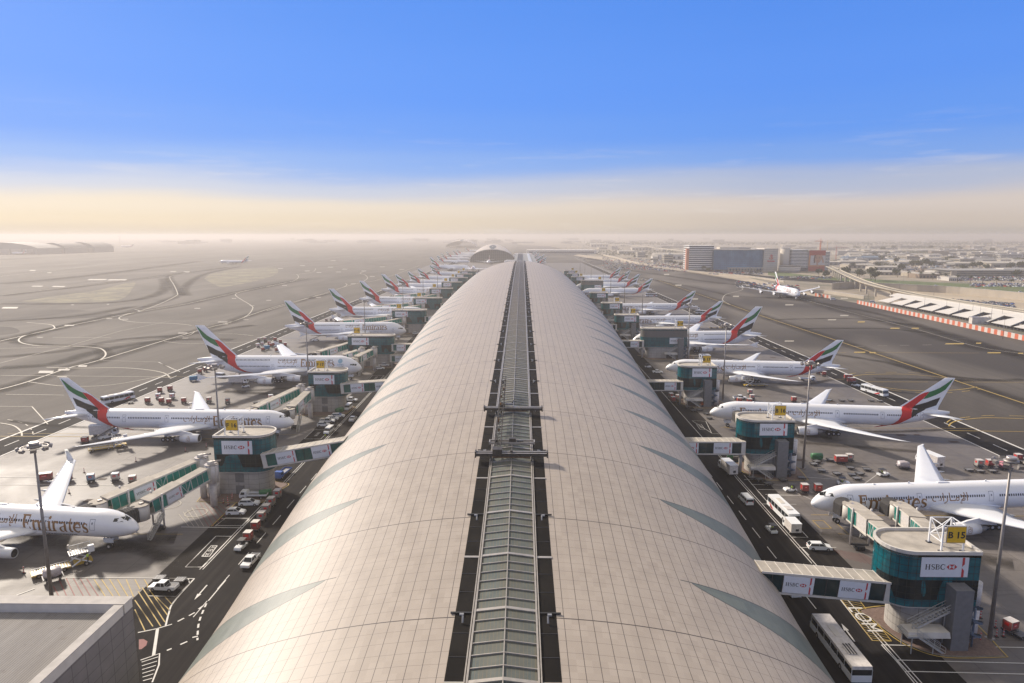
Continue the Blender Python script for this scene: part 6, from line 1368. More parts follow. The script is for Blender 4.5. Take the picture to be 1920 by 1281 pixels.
# right road
put(CAR['apron_bus'], 1572, 1229, 118-28, 'long white apron bus with black roof mark at lower right', gR); put(CAR['minibus'], 1480, 1111, 96, 'silver minivan emerging below the B 15 footbridge', gR)
put(CAR['estate'], 1536, 1031, -5, 'white estate car parked beyond the B 15 footbridge', gR); q = put(TUG, 1446, 998, 96, 'white tug driving alone on the right road', gR); person(q.location+Vector((0, -.5, 0)), radians(96), 'driver in yellow vest on the lone tug, right road', True, HIVIS, .05)
put(CAR['coach'], 1467, 968, 92, 'white coach with red stripe parked on the right road bay', gR); put(CAR['box_truck'], 1484, 996, 90, 'small white boxy trailer truck behind the coach', gR).scale = (.62, .95, .8); put(CAR['minibus'], 1398, 943, 94, 'white minibus with dark rear window on the right road', gR); put(CAR['box_truck'], 1364, 886, 96, 'white box truck driving away on the right road', gR)
put(CAR['sedan'], 1233, 700, 0, 'white saloon on the road near gate house B 18', gR); put(CAR['box_truck'], 1203, 638, 10, 'white truck beside the B 18 airliner nose', gR); put(TUG, 1215, 690, 0, 'white tug near gate house B 18', gR)
for i, (x, y) in enumerate([(1262, 751), (1271, 747), (1258, 744)]): put(DR if i else DRED, x, y+4, 100, 'dark container under the B 17 footbridge, %s' % ORD[i], 'containers under the B 17 footbridge')
# B16 stand clutter
q = put(TUG, 1481, 922, -175, 'white tug with blue canopy towing two red containers', gR); person(q.location+Vector((.5, .05, 0)), radians(185), 'driver in yellow vest on the blue-canopied tug', True, HIVIS, .05)
put(DRED, 1508, 924, 180, 'red container first behind the blue-canopied tug', gB); put(DRED, 1533, 924, 180, 'red container second behind the blue-canopied tug', gB)
q = put(TUG, 1582, 910, -12, 'white tug driving between the empty dollies', gR); person(q.location+Vector((-.5, .1, 0)), radians(-12), 'driver on the tug between the empty dollies', True, HIVIS, .05); q = put(TUG, 1656, 893, 10, 'white tug farthest right, driver in yellow vest', gR); person(q.location+Vector((-.5, -.1, 0)), radians(10), 'driver in yellow vest on the farthest right tug', True, HIVIS, .05)
for i, (x, y, d, k, l) in enumerate([(1410, 899, 5, DE, 'leftmost'), (1424, 902, 5, DE, 'beside the road line'), (1440, 893, 20, DE, 'below the fire stairs'), (1455, 895, -20, DE, 'darkest'), (1468, 903, 10, DE, 'with wide deck'), (1476, 893, -15, DE, 'against the pavement'), (1440, 910, 10, DE, 'rusty'), (1503, 899, -10, DE, 'brown'), (1526, 873, 10, DE, 'behind the mast'), (1540, 885, -10, DE, 'long'), (1531, 868, 20, DE, 'near the yellow cover'), (1557, 865, 5, DE, 'small'), (1569, 891, 5, DE, 'middle'), (1594, 880, -10, DE, 'reddish'), (1597, 893, -15, DE, 'ladder-like'), (1606, 900, 5, DE, 'pale'), (1625, 883, -10, DE, 'boxed'), (1612, 891, 20, DE, 'tilted')]): put(k, x, y, d, 'empty dolly on the B 15 stand, the %s one, numbered by nearness to gate B 16' % l if False else '%s empty dolly on the concrete behind gate house B 16' % l, 'empty dollies')
put(DL, 1576, 869, 0, 'grey container on dolly among the empty dollies', gB); put(DR, 1592, 866, 0, 'low grey container beside the boxed dolly', gB); put(PAL, 1693, 879, -5, 'white wrapped pallet load standing alone', 'pallet loads'); put(CAR['catering_truck'], 1742, 873, 100, 'white truck half hidden by the raised wing of the B 15 airliner', 'service trucks')
for i, (x, y, k, l) in enumerate([(1835, 877, DR, 'grey container'), (1855, 877, DRED, 'dark red container'), (1884, 880, PALP, 'pink netted pallet load'), (1817, 884, DE, 'empty dolly'), (1837, 886, DE, 'empty dolly beside the mast shadow'), (1860, 886, DE, 'empty dolly nearest the mast'), (1908, 866, DRED, 'last container')]): put(k, x, y, 0, '%s by the right mast' % l, 'cargo near the right mast')
put(SKIP, 1531, 862, 0, 'yellow-green covered cart by the striped mast foot', 'green waste skips')
for i, (x, y, k) in enumerate([(1387, 749, CAR['pickup_truck']), (1406, 741, DR), (1386, 757, DRED), (1410, 751, DR), (1405, 759, DRED), (1424, 757, DE), (1440, 758, DE), (1488, 755, DRED), (1555, 752, DE), (1578, 753, DE), (1595, 753, DE), (1633, 753, DE), (1650, 754, DE), (1508, 755, DE)]): put(k, x, y, 0, '%s item from the left in the row behind the B 16 airliner' % ORD[i], 'carts behind the B 16 airliner')
for i, (x, y, d) in enumerate([(1328, 758, 5), (1318, 762, 30), (1306, 755, -20)]): put(BOOM, x, y, d, 'orange folded lift machine beside gate house B 17, %s from right' % ORD[i], 'orange lift machines')
for i, (x, y) in enumerate([(1290, 765), (1300, 772), (1312, 771), (1325, 778), (1338, 776), (1350, 768), (1330, 786), (1345, 781)]): put(DE, x, y, 15*i, 'dark empty dolly in the clutter below gate house B 17, %s' % ORD[i], 'clutter below gate house B 17')
put(LOAD, 1414, 725, 185, 'white loader at the engine of the B 17 airliner', 'cargo loaders'); put(CAR['flatbed_truck'], 1513, 714, 0, 'white flatbed truck under the wing of the B 17 airliner', 'service trucks')
for i, (x, y) in enumerate([(1534, 702), (1545, 706)]): put(DRED, x, y, -20, 'red container under the B 17 tail, %s' % ORD[i], gB)
put(CAR['coach'], 1639, 739, -74, 'white coach on the right apron road', 'buses on the apron edge'); put(DB, 1622, 732, -50, 'small blue-white trailer behind the right coach', gB); put(TUG, 1604, 725, -50, 'white tug on the right apron road', 'baggage tugs'); put(DL, 1596, 718, -10, 'long red container behind the apron road tug', gB); put(DL, 1590, 712, -10, 'second long container behind the apron road tug', gB)
put(CAR['coach'], 1318, 589, -30, 'small white coach behind the B 20 airliner', 'buses on the apron edge'); put(CAR['box_truck'], 1303, 582, -30, 'white truck ahead of the small coach, right side', 'service trucks'); put(CAR['coach'], 1221, 556, 0, 'tiny white coach below the B 21 airliner tail', 'buses on the apron edge')
put(BELT, 1318, 668, 10, 'dark loader under the B 18 airliner', 'belt loaders'); put(LOAD, 1345, 616, 0, 'red-white loader beyond the B 18 airliner tail', 'cargo loaders')
put(DRED, 1893, 1187, 20, 'red and white container cart beside the right mast foot', gB); put(DE, 1912, 1195, 20, 'dark dolly at the right frame edge behind the mast', 'empty dollies')
for i, (x, y) in enumerate([(1816, 1197), (1838, 1202), (1866, 1178), (1868, 1195), (1881, 1195), (1660, 1168), (1838, 1160)]): put(CONE, x, y, 0, 'red and white marker post on the pavement round gate house B 15', 'marker posts round gate house B 15')
for pr in list(CAR.values())+[CARB, TUG, DR, DW, DRED, DB, DLB, DE, DL, PAL, PALP, LOAD, BELT, SKIP, CONE, BOOM]: pr.drop()
# ------------------------------------------------------------ service building at bottom left
c0 = P(247, 1120, 16.5); bb = thing('service_building', 'flat ribbed-roof building with tiled side wall at the bottom left corner', 'building', (c0.x, c0.y, 0))
TILE = None
g = G('tiled_wall'); s_ = g.sep(g.tc.outputs['Object']); l_ = g.math('MAXIMUM', g.line(s_[1], 2.4, .06), g.line(s_[2], 1.5, .05)); n_ = g.noise(g.tc.outputs['Object'], .4, 4)
TILE = g.out(g.mix(l_, g.mix(g.rng(n_, .3, .7), (.17, .155, .15), (.22, .20, .19)), (.05, .045, .042)), .7)
g = G('ribbed_roof_sheet'); s_ = g.sep(g.tc.outputs['Object']); l_ = g.line(s_[0], .32, .09); n_ = g.noise(g.map(g.tc.outputs['Object'], (.8, .12, 1)), 1, 5, .7); n2 = g.noise(g.tc.outputs['Object'], .5, 6, .7)
RIBR = g.out(g.mix(g.rng(n2, .62, .75, 0, .6), g.mix(g.math('MULTIPLY', l_, .45), g.mix(g.rng(n_, .3, .7), (.24, .225, .215), (.32, .305, .29)), (.10, .095, .09)), (.12, .085, .065)), .9, bump=l_, bs=.4, bd=.1, spec=.1)
b = MB(); b.box(-40, -40, 0, 80, 80, 15.2, TILE); b.build('walls', bb); b = MB(); b.box(-40.6, -40.9, 15.2, 78.4, 78.2, .12, RIBR); b.build('roof', bb)
b = MB(); b.box(-40, -.85, 15.2, 80, 1.7, 1.3, OFFW); b.box(-.5, -41, 15.2, 1.0, 78, 1.3, OFFW); b.box(-40, -.85, 16.5, 80.2, 1.9, .08, CONC); b.box(-.5, -41, 16.5, 1.2, 78, .08, CONC); b.build('parapet', bb)
# ------------------------------------------------------------ far concourse and terminal
fx0 = P(881, 492).x; fx1 = P(966, 492).x; FY = P(923, 492).y; fc = (fx0+fx1)/2; FA = (fx1-fx0)/2
def far_vault(label, cx, cy, A, B, L, front=True):
    root = thing('airport_concourse', label, 'terminal', (cx, cy, 0), radians(2.2)); b = MB(); n = 32; ny = 24; nb = 3
    rows_ = []
    for j in range(ny+1):
        t = j/ny; k = (1-.45*t*t)*(1 if t > .0 else 1); rows_.append([(A*k*sin(-pi/2+pi*i/n), L*t-(7*cos(-pi/2+pi*i/n) if j == 0 else 0), 4+(B*(1+.3*sin(pi*t))*(1-.3*t*t))*cos(-pi/2+pi*i/n)) for i in range(n+1)])
    b.add([p for r in rows_ for p in r], [(j*(n+1)+i, j*(n+1)+i+1, (j+1)*(n+1)+i+1, (j+1)*(n+1)+i) for j in range(ny) for i in range(n)], FARR, True); b.build('roof', root)
    if front:
        b = MB(); b.add([(A*.985*sin(-pi/2+pi*i/n), 2.5, 4+B*.97*cos(-pi/2+pi*i/n)) for i in range(n+1)]+[(A*.985, 2.5, 0), (-A*.985, 2.5, 0)], [list(range(n+3))], FARG); b.build('glazed_front', root, fix=False)
        b = MB()
        for i in range(1, 22): x = -A*.97+2*A*.97*i/22; z = 4+B*.96*sqrt(max(0, 1-(x/A)**2)); b.box(x, 2.2, 0, .3, .5, z, DKGREY)
        for z in (8, 14, 20, 26): w_ = A*.95*sqrt(max(0, 1-((z-4)/B)**2)); b.box(0, 2.1, z, 2*w_, .4, .3, DKGREY)
        b.build('front_mullions', root); b = MB()
        for i in range(n): p, q = rows_[0][i], rows_[0][i+1]; b.beam(p, q, 1.2, 1.4, OFFW)
        b.build('front_rim', root)
    b = MB()
    for j in range(2, 9):
        w0, w1 = 9*sin(pi*(j-1.2)/8.5), 9*sin(pi*(j+1-1.2)/8.5); w0 = max(1, w0); w1 = max(1, w1)
        def zt(t, x): k = (1-.45*t*t); return 4+(B*(1+.3*sin(pi*t))*(1-.3*t*t))*sqrt(max(0, 1-(x/(A*k))**2))+.4
        t0, t1 = (j-1.6)/ny, (j-.6)/ny; b.add([(-w0, L*t0, zt(t0, w0)), (w0, L*t0, zt(t0, w0)), (w1, L*t1, zt(t1, w1)), (-w1, L*t1, zt(t1, w1))], [(0, 1, 2, 3)], FARG)
    b.build('roof_light', root, fix=False)
    return root
FARR = mat('far_vault_roof', (.50, .44, .37), .5, var=.06, scale=.05); FARG = mat('far_glazing', (.012, .03, .045), .6, var=.2, scale=.1)
far_vault('second vaulted concourse in haze with dark glazed arched front', fc, FY, FA, 26, 1050)
far_vault('faint third vault barely visible in haze beyond the glazed one', P(936, 449).x+40, 3300, 75, 30, 700, False)
r = thing('terminal_building', 'grey flat terminal wing with dark skylight strip beyond the end of the main vault', 'terminal', (0, 960, 0)); b = MB()
xa = P(968, 489).x*.0-12; b.box(6, 300, 0, 38, 590, 20, mat('terminal_grey', (.2, .21, .22), .6, var=.1, scale=.05)); b.build('wing_block', r); b = MB(); b.box(-3, 290, 20, 9, 560, 1.2, FARG); b.box(14, 290, 20, 5, 560, 2, LGREY); b.build('roof_light', r); b = MB(); 
for i in range(28): b.box(-3, 20+i*20, 21.2, 9.4, 1, .5, STEEL)
b.build('skylight_ribs', r)
r = thing('terminal_building', 'long pale low terminal hall right of the far vault, in haze', 'terminal', (P(1010, 463).x, 2300, 0)); b = MB(); b.box(40, 0, 0, 230, 120, 14, OFFW); b.build('hall', r); b = MB(); b.box(40, -61, 4, 215, 1.5, 5, FARG); b.build('window_band', r)
# service trucks on the apron before the far vault, as stand rows of small buildings
# ------------------------------------------------------------ airline office complex
def at(x, y): q = P(x, y); return q
S8 = dict(zx=1220, zy=420, s=4.8)
def fpx(a, b): return P(1220+a/4.8, 420+b/4.8)
def hgt(yb, yt, x=1400):   # height of something standing at ground pixel yb, top at yt
    q = P(x, yb); zc = q.y*cos(TH)+H*sin(TH); k = (yt-(640.5-F*math.tan(TH)))*cos(TH)/F
    d = k*(q.y*cos(TH))/(1-k*sin(TH)); return H-d
STRW = mat('office_white_band', (.8, .78, .74), .6, var=.04, scale=.1); STRG = mat('office_dark_band', (.035, .045, .055), .3, var=.2, scale=.1); BLUEG = None
g = G('office_blue_glass'); s_ = g.sep(g.tc.outputs['Object']); l_ = g.math('MAXIMUM', g.line(s_[0], 3, .25), g.line(s_[2], 3.6, .35)); n_ = g.noise(g.tc.outputs['Object'], .06, 4); BLUEG = g.out(g.mix(l_, g.mix(g.rng(n_, .35, .65), (.03, .12, .23), (.09, .23, .38)), (.04, .09, .14)), .4, spec=.25)
TERR = mat('terracotta_panel', (.62, .26, .15), .7, var=.1); STONE = mat('pale_stone', (.62, .56, .48), .8, var=.08, scale=.1)
def banded(b, x0, x1, y0, dep, z1, n, base=3):
    for i in range(n):
        z = base+(z1-base)*i/n; hh = (z1-base)/n; b.box((x0+x1)/2, y0+dep/2, z, x1-x0, dep, hh*.48, STRW); b.box((x0+x1)/2, y0+dep/2+.4, z+hh*.48, x1-x0-.8, dep-.8, hh*.52, STRG)
    b.box((x0+x1)/2, y0+dep/2, z1, x1-x0+1, dep+1, .8, STRW); b.box((x0+x1)/2, y0+dep/2+1, 0, x1-x0-2, dep-2, base, STRG)
YO = fpx(700, 425).y
def X_(a, yy=None): return fpx(a, 400).x*(yy or YO)/fpx(a, 400).y
hT = lambda b_: H-(420+b_/4.8-441)*cos(TH)/F*(YO*cos(TH)+H*sin(TH))*1.0
r = thing('office_building', 'office block with horizontal white and dark bands and orange end fin', 'building', (X_(340), YO, 0)); b = MB(); W_ = X_(565)-X_(340); banded(b, 0, W_, 0, 40, hT(198), 11); b.build('banded_facade', r); b = MB(); b.box(-2.4, 3, 0, 4.6, 7, hT(222), TERR); b.build('end_fin', r)
r = thing('office_building', 'wide blue glass office block with gently curved front and pale roof edge', 'building', (X_(550), YO-8, 0)); b = MB(); W_ = X_(992)-X_(550); n = 14; hb = hT(232)
fr = [(W_*i/n, -10*sin(pi*i/n)) for i in range(n+1)]; b.prism(fr+[(W_, 45), (0, 45)], 3, hb, BLUEG, OFFW); b.build('glass_front', r); b = MB(); b.prism([(x, y-2.5) for x, y in fr]+[(W_, 46), (0, 46)], hb, hb+1.4, OFFW); b.box(W_*.4, 20, hb+1.4, W_*.5, 20, 3.5, STONE); b.box(W_*.65, 12, hb+1.4, W_*.22, 12, 2.5, CGREY); b.build('roof', r); b = MB()
for i in range(12): b.tube((W_*(.28+.06*i), -12, 0), (W_*(.28+.06*i), -12, 6), .8, STONE, 8)
b.box(W_*.62, -13, 6, W_*.72, 8, 1.2, STONE); b.build('entrance_colonnade', r)
r = thing('office_building', 'pale stone office wing carrying a red airline emblem', 'building', (X_(992), YO-12, 0)); b = MB(); W_ = X_(1115)-X_(992); ht = hT(218); b.prism([(0, 0), (W_, 0), (W_, 40), (0, 40)], 0, ht, STONE); 
for i in range(11): b.box(W_/2, -.1, 4+i*3.4, W_-2, .25, .5, CGREY)
b.build('walls', r); b = MB(); q = ribbon2(arc(0, 2.2, 2.6, 2.0, 150, 390, 10), 1.0)+ribbon2(arc(0, 5.5, 1.6, 2.6, -60, 200, 10), .9)+ribbon2([(0, 1), (.3, 8.5)], 1.0); decal(b, [[(x*1.1+W_*.52, z+ht-19) for x, z in p] for p in q], lambda u, v, o: (u, -.5-o, v), FRED)
tr, tw = text_polys('Emirates', 3.6, 'CENTER', .05); decal(b, tr, lambda u, v, o: (u+W_*.52, -.5, v+ht-23), FRED); b.build('red_emblem', r, fix=False)
r = thing('cylindrical_tower', 'plain pale cylindrical tower between the glass and banded offices', 'building', (X_(1212), YO+5, 0)); b = MB(); b.tube((0, 0, 0), (0, 0, hT(220)), (X_(1255)-X_(1170))/2, STONE, 36); b.build('drum', r); b = MB(); b.tube((0, 0, hT(220)), (0, 0, hT(220)+.8), (X_(1255)-X_(1170))/2+.3, OFFW, 36); b.build('roof_rim', r)
r = thing('round_podium', 'low round pale building in front of the cylindrical tower', 'building', (X_(1192), YO-28, 0)); R_ = (X_(1285)-X_(1100))/2*.98; b = MB(); b.tube((0, 0, 0), (0, 0, hT(376)), R_, STONE, 40)
for i in range(3): b.tube((0, 0, 2.5+i*4), (0, 0, 3.3+i*4), R_+.15, CGREY, 40)
b.build('drum', r)
r = thing('office_building', 'banded office block split by a huge red portrait banner', 'building', (X_(1252), YO-5, 0)); b = MB(); W_ = X_(1402)-X_(1252); banded(b, 0, W_, 0, 34, hT(232), 12, 7); b.build('left_facade', r); b = MB(); W0 = X_(1545)-X_(1252); W2 = X_(1610)-X_(1252); banded(b, W0, W2, 6, 34, hT(252), 12, 3); b.build('right_facade', r); b = MB(); hb = hT(236); b.box((W_+W0)/2, 16, 0, W0-W_-1, 34, hb-1, STONE); b.build('core', r)
BR = mat('banner_red', (.42, .035, .02), .6, var=.08, scale=.1); BO = mat('banner_orange', (.55, .2, .07), .6); BS = mat('banner_skin', (.5, .27, .17), .6, var=.15, scale=.2); BH = mat('banner_hair', (.09, .03, .02), .6)
bw = W0-W_+1; b = MB(); o_ = lambda u, v, o: (W_+u*bw, -2.0-o, v*hb); b.box(W_+bw/2, -1.6, .5, bw, .5, hb, CWHITE)
R4 = lambda x0, z0, x1, z1: [[(x0, z0), (x1, z0), (x1, z1), (x0, z1)]]
decal(b, R4(0, .01, 1, .24), o_, BR, None, .02); decal(b, R4(0, .76, 1, 1), o_, BR, None, .02); decal(b, R4(0, .24, 1, .30), o_, BO, None, .02); decal(b, R4(0, .30, .1, .76), o_, BO, None, .02)
decal(b, [arc(.55, .6, .19, .2, 0, 350, 18)], o_, BS, None, .05); decal(b, ribbon2([(.38, .78), (.33, .6), (.36, .4)], .08), o_, BH, None, .08); decal(b, ribbon2([(.72, .78), (.8, .62), (.9, .42)], .1), o_, BS, None, .08)
for x in (.46, .63): decal(b, [arc(x, .64, .05, .014, 0, 340, 8)], o_, BH, None, .09); decal(b, ribbon2([(x-.06, .68), (x+.05, .69)], .014), o_, BH, None, .09)
decal(b, [arc(.545, .5, .06, .018, 0, 340, 8)], o_, BR, None, .09); decal(b, ribbon2([(.5, .4), (.55, .3), (.62, .25)], .09), o_, BS, None, .06)
b.build('portrait_banner', r, fix=False)
def small_box(x0p, x1p, yb, yt, dep, label, m, name='low_building'):
    a = P(x0p, yb); c = P(x1p, yb); h_ = max(3, hgt2(a.y, yt)); r = thing(name, label, 'building', ((a.x+c.x)/2, a.y+dep/2, 0)); W_ = abs(c.x-a.x); b = MB(); b.box(0, 0, 0, W_, dep, h_, m); b.build('walls', r); b = MB(); b.box(0, 0, h_, W_+.8, dep+.8, .6, OFFW); b.box(W_*.15, dep*.1, h_+.6, W_*.2, dep*.2, 1.8, CGREY); b.build('roof', r); b = MB(); n = max(3, int(W_/7))
    for i in range(n): b.box(-W_/2+W_*(i+.5)/n, -dep/2-.05, h_*.35, W_/n*.6, .2, h_*.3, STRG)
    b.build('window_row', r); return r
def hgt2(Y, yt): zc0 = Y*cos(TH); k = (yt-441.2)*cos(TH)/F; return H-k*zc0/(1-k*sin(TH))
small_box(1327, 1350, 506, 492, 20, 'small cream gate building left of the blue glass office entrance', STONE)
# ------------------------------------------------------------ cranes
def crane(px_, yb, yt, m, label, jib=30, rz=0):
    q = P(px_, yb); h_ = hgt2(q.y, yt); r = thing('tower_crane', label, 'crane', (q.x, q.y, 0), rz); b = MB(); w_ = .9
    for sx in (-w_, w_):
        for sy in (-w_, w_): b.beam((sx, sy, 0), (sx, sy, h_), .35, .35, m)
    n = int(h_/3)
    for i in range(n): s = 1 if i % 2 else -1; b.beam((-w_*s, -w_, h_*i/n), (w_*s, -w_, h_*(i+1)/n), .2, .2, m); b.beam((-w_, -w_*s, h_*i/n), (-w_, w_*s, h_*(i+1)/n), .2, .2, m)
    b.build('mast', r); b = MB(); 
    for dy, dz in ((-.7, 0), (.7, 0), (0, 1.3)): b.beam((-jib*.32, dy, h_+dz), (jib, dy, h_+dz), .35, .35, m)
    for i in range(14): x = -jib*.3+jib*1.3*i/14; b.beam((x, -.7, h_), (x+jib*.09, 0, h_+1.3), .2, .2, m)
    b.beam((0, 0, h_), (0, 0, h_+6), .5, .5, m); b.beam((0, 0, h_+6), (jib*.7, 0, h_+1.2), .15, .15, m); b.beam((0, 0, h_+6), (-jib*.3, 0, h_+.5), .15, .15, m); b.build('jib', r); b = MB(); b.box(-jib*.28, 0, h_-2, 3, 2, 2.2, CONC); b.build('counterweight', r); b = MB(); b.box(1.4, 0, h_-2.2, 1.6, 1.6, 2, CWHITE); b.build('cab', r)
CRR = mat('crane_red', (.4, .1, .07), .6)
crane(1535.5, 500, 453, ORANGE, 'orange tower crane rising behind the red portrait banner', 12, radians(185)); crane(1567, 489, 464.5, CRR, 'dark red tower crane right of the banded offices', 26, radians(0)); crane(1551, 470, 452.5, YELP, 'faint pale yellow crane jib in haze behind the offices', 40, 0)
# ------------------------------------------------------------ elevated railway
vp = [(1554, 500), (1566, 505), (1582, 513), (1600, 521), (1620, 529), (1643, 536), (1666, 542), (1692, 547.5), (1718, 553), (1755, 559), (1791, 565.5), (1850, 574), (1925, 585), (2010, 600)]
VZ = 11.0; pts = smooth([P(x, y, interp([(1554, 12), (1640, 11.5), (1703, 8.3), (1800, 8)], x)) for x, y in vp], 4); RAILC = mat('viaduct_concrete', (.48, .43, .34), .8, var=.1, scale=.1)
r = thing('railway_viaduct', 'curving elevated railway on concrete piers crossing from offices to the right edge', 'viaduct', (0, 0, 0)); b = MB(); L_ = []; 
for i, p in enumerate(pts):
    d = (pts[min(i+1, len(pts)-1)]-pts[max(0, i-1)]).normalized(); nn = Vector((-d.y, d.x, 0)); L_.append((p, nn))
prof_v = [(-4.7, 0), (-4.7, 1.1), (-4.4, 1.1), (-4.4, .1), (4.4, .1), (4.4, 1.1), (4.7, 1.1), (4.7, 0), (3.2, -1.1), (1.6, -2.1), (-1.6, -2.1), (-3.2, -1.1)]
k = len(prof_v); b.add([(p+nn*u+Vector((0, 0, w_))).to_tuple() for p, nn in L_ for u, w_ in prof_v], [(i*k+j, i*k+(j+1) % k, (i+1)*k+(j+1) % k, (i+1)*k+j) for i in range(len(L_)-1) for j in range(k)], RAILC); b.build('deck', r); b = MB()
for u in (-2.8, -1.3, 1.3, 2.8):
    for (p, nn), (q, n2) in zip(L_, L_[1:]): b.beam(p+nn*u+Vector((0, 0, .25)), q+n2*u+Vector((0, 0, .25)), .35, .25, DARK)
b.build('rails', r); acc = 0
for (p, nn), (q, n2) in zip(L_, L_[1:]):
    acc += (q-p).length
    if acc > 27 and p.y < 1100 and not (p.x > P(1735, 565).x and p.x < 0): acc = 0; b = MB(); b.tube((p.x, p.y, 0), (p.x, p.y, p.z-3.2), 1.05, RAILC, 12); b.tube((p.x, p.y, p.z-3.2), (p.x, p.y, p.z-2.0), 1.1, RAILC, 12, 2.3); b.build('pier', r)
# ------------------------------------------------------------ striped barrier, white pavilion
BW = mat('barrier_white', (.62, .56, .5), .6, var=.1); BRD = mat('barrier_orange', (.60, .14, .06), .6, var=.1)
def barrier(a, c, h_, label, seg=3.2):
    a = P(*a); c = P(*c); d = c-a; n = int(d.length/seg); r = thing('striped_barrier', label, 'barrier', a); u = d/n; rz = atan2(d.y, d.x)
    b = MB()
    for i in range(n): b.beam(u*i+Vector((0, 0, h_/2)), u*(i+1)+Vector((0, 0, h_/2)), .25, h_, BW if i % 2 else BRD)
    b.build('striped_boards', r)
    b = MB(); b.beam(Vector((0, 0, h_+.05)), d+Vector((0, 0, h_+.05)), .3, .1, STEEL)
    for i in range(0, n, 3): b.beam(u*i+Vector((.0, .2, 0)), u*i+Vector((.9, 1.6, 0)), .15, .15, STEEL); 
    b.build('frame', r)
barrier((1607, 569.5), (2000, 657), 3.3, 'long orange and white striped barrier along the right taxiway edge'); barrier((1528, 555.5), (1557, 560), 3.3, 'short orange and white striped barrier near the taxiing airliner')
e0 = P(1666, 572.5); e1 = P(1990, 637); dd = e1-e0; NB = 9; ln = dd.length; u_ = dd.normalized(); v_ = Vector((-u_.y, u_.x, 0)); v_ = v_ if v_.dot(Vector((1, 1, 0))) > 0 else -v_
r = thing('station_canopy', 'long white sloping roof with triangular openings behind the striped barrier', 'building', (e0.x, e0.y, 0)); b = MB(); PAVW = mat('canopy_membrane', (.60, .57, .53), .6, var=.05, scale=.1)
bwid = ln/NB; DEP = 20
def pp(s, t): return (u_*s+v_*(t*DEP)+Vector((0, 0, 2.4+6.6*t))).to_tuple()
for i in range(-1, NB+1):
    s = i*bwid; w = bwid; cuts = [(s+.48*w, 0), (s+.56*w, 0), (s+1.42*w, .62), (s+.92*w, .66)]
    tb = [(s-.44*w, 0), (s+.48*w, 0), (s+.92*w, .66), (s+.42*w, .62)]; tb = [(s+.15*w, 0), (s+w, 0), (s+.88*w, .64), (s+.40*w, .62)]
    b.add([pp(*q) for q in tb], [(0, 1, 2, 3)], PAVW); b.add([pp(s-.12*w, .64), pp(s+.40*w, .62), pp(s+.88*w, .64), pp(s+.88*w, 1), pp(s-.12*w, 1)], [(0, 1, 2, 3, 4)], PAVW)
bm_o = b.build('roof', r); sm = bm_o.modifiers.new('thick', 'SOLIDIFY'); sm.thickness = .4
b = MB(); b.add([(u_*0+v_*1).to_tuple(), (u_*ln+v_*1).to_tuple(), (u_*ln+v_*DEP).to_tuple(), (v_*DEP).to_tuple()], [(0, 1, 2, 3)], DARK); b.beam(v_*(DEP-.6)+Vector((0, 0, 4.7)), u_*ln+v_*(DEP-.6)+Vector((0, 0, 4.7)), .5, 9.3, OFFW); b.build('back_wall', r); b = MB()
for i in range(0, 60): s = ln*i/60; b.beam(u_*s-v_*3, u_*s-v_*3+Vector((0, 0, 2.6)), .12, .12, STEEL)
b.beam(-v_*3+Vector((0, 0, 2.6)), u_*ln-v_*3+Vector((0, 0, 2.6)), .08, .08, STEEL); b.beam(-v_*3+Vector((0, 0, 1.3)), u_*ln-v_*3+Vector((0, 0, 1.3)), .08, .08, STEEL); b.build('x', None); o = bpy.data.objects['x']; o.name = 'mesh_fence'; o.location = (e0.x, e0.y, 0); tag(o, 'thin grey fence in front of the white sloping canopy', 'fence')
q = P(1835, 607); r = thing('equipment_hut', 'cream block hut with stair behind the striped barrier', 'hut', (q.x, q.y, 0), radians(-10)); b = MB(); b.box(0, 0, 0, 11, 5, 4.6, OFFW); b.build('walls', r); b = MB(); b.box(0, 0, 4.6, 11.4, 5.4, .2, CGREY); b.build('roof', r); b = MB(); stair(b, (12, 0, 0), (6, 0, 4.6), 1.2, DARK); b.build('stairs', r)
# street lamps near the canopy
r = thing('street_lamp', 'x', 'street lamp'); b = MB(); b.tube((0, 0, 0), (0, 0, 12), .16, STEELM, 8, .09); b.build('pole', r); b = MB(); b.box(.9, 0, 11.9, 1.9, .12, .1, STEELM); b.box(1.9, 0, 11.85, .8, .35, .15, CGREY); b.build('lamp_head', r); LAMP = Proto(r)
for i, (x, y) in enumerate([(1857, 608), (1796, 596), (1836, 603), (1773, 590), (1732, 584), (1822, 598), (1877, 607), (1880, 636), (1548, 505), (1628, 560), (1686, 545), (1750, 560), (1620, 522), (1693, 530)]): q = P(x, y); LAMP.put((q.x, q.y, 0), i, 'thin street lamp by the railway and canopy, %s set out from the canopy' % ORD[i % 14], 'thin street lamps behind the barrier', scale=(1, 1, 1.3 if i == 0 else 1))
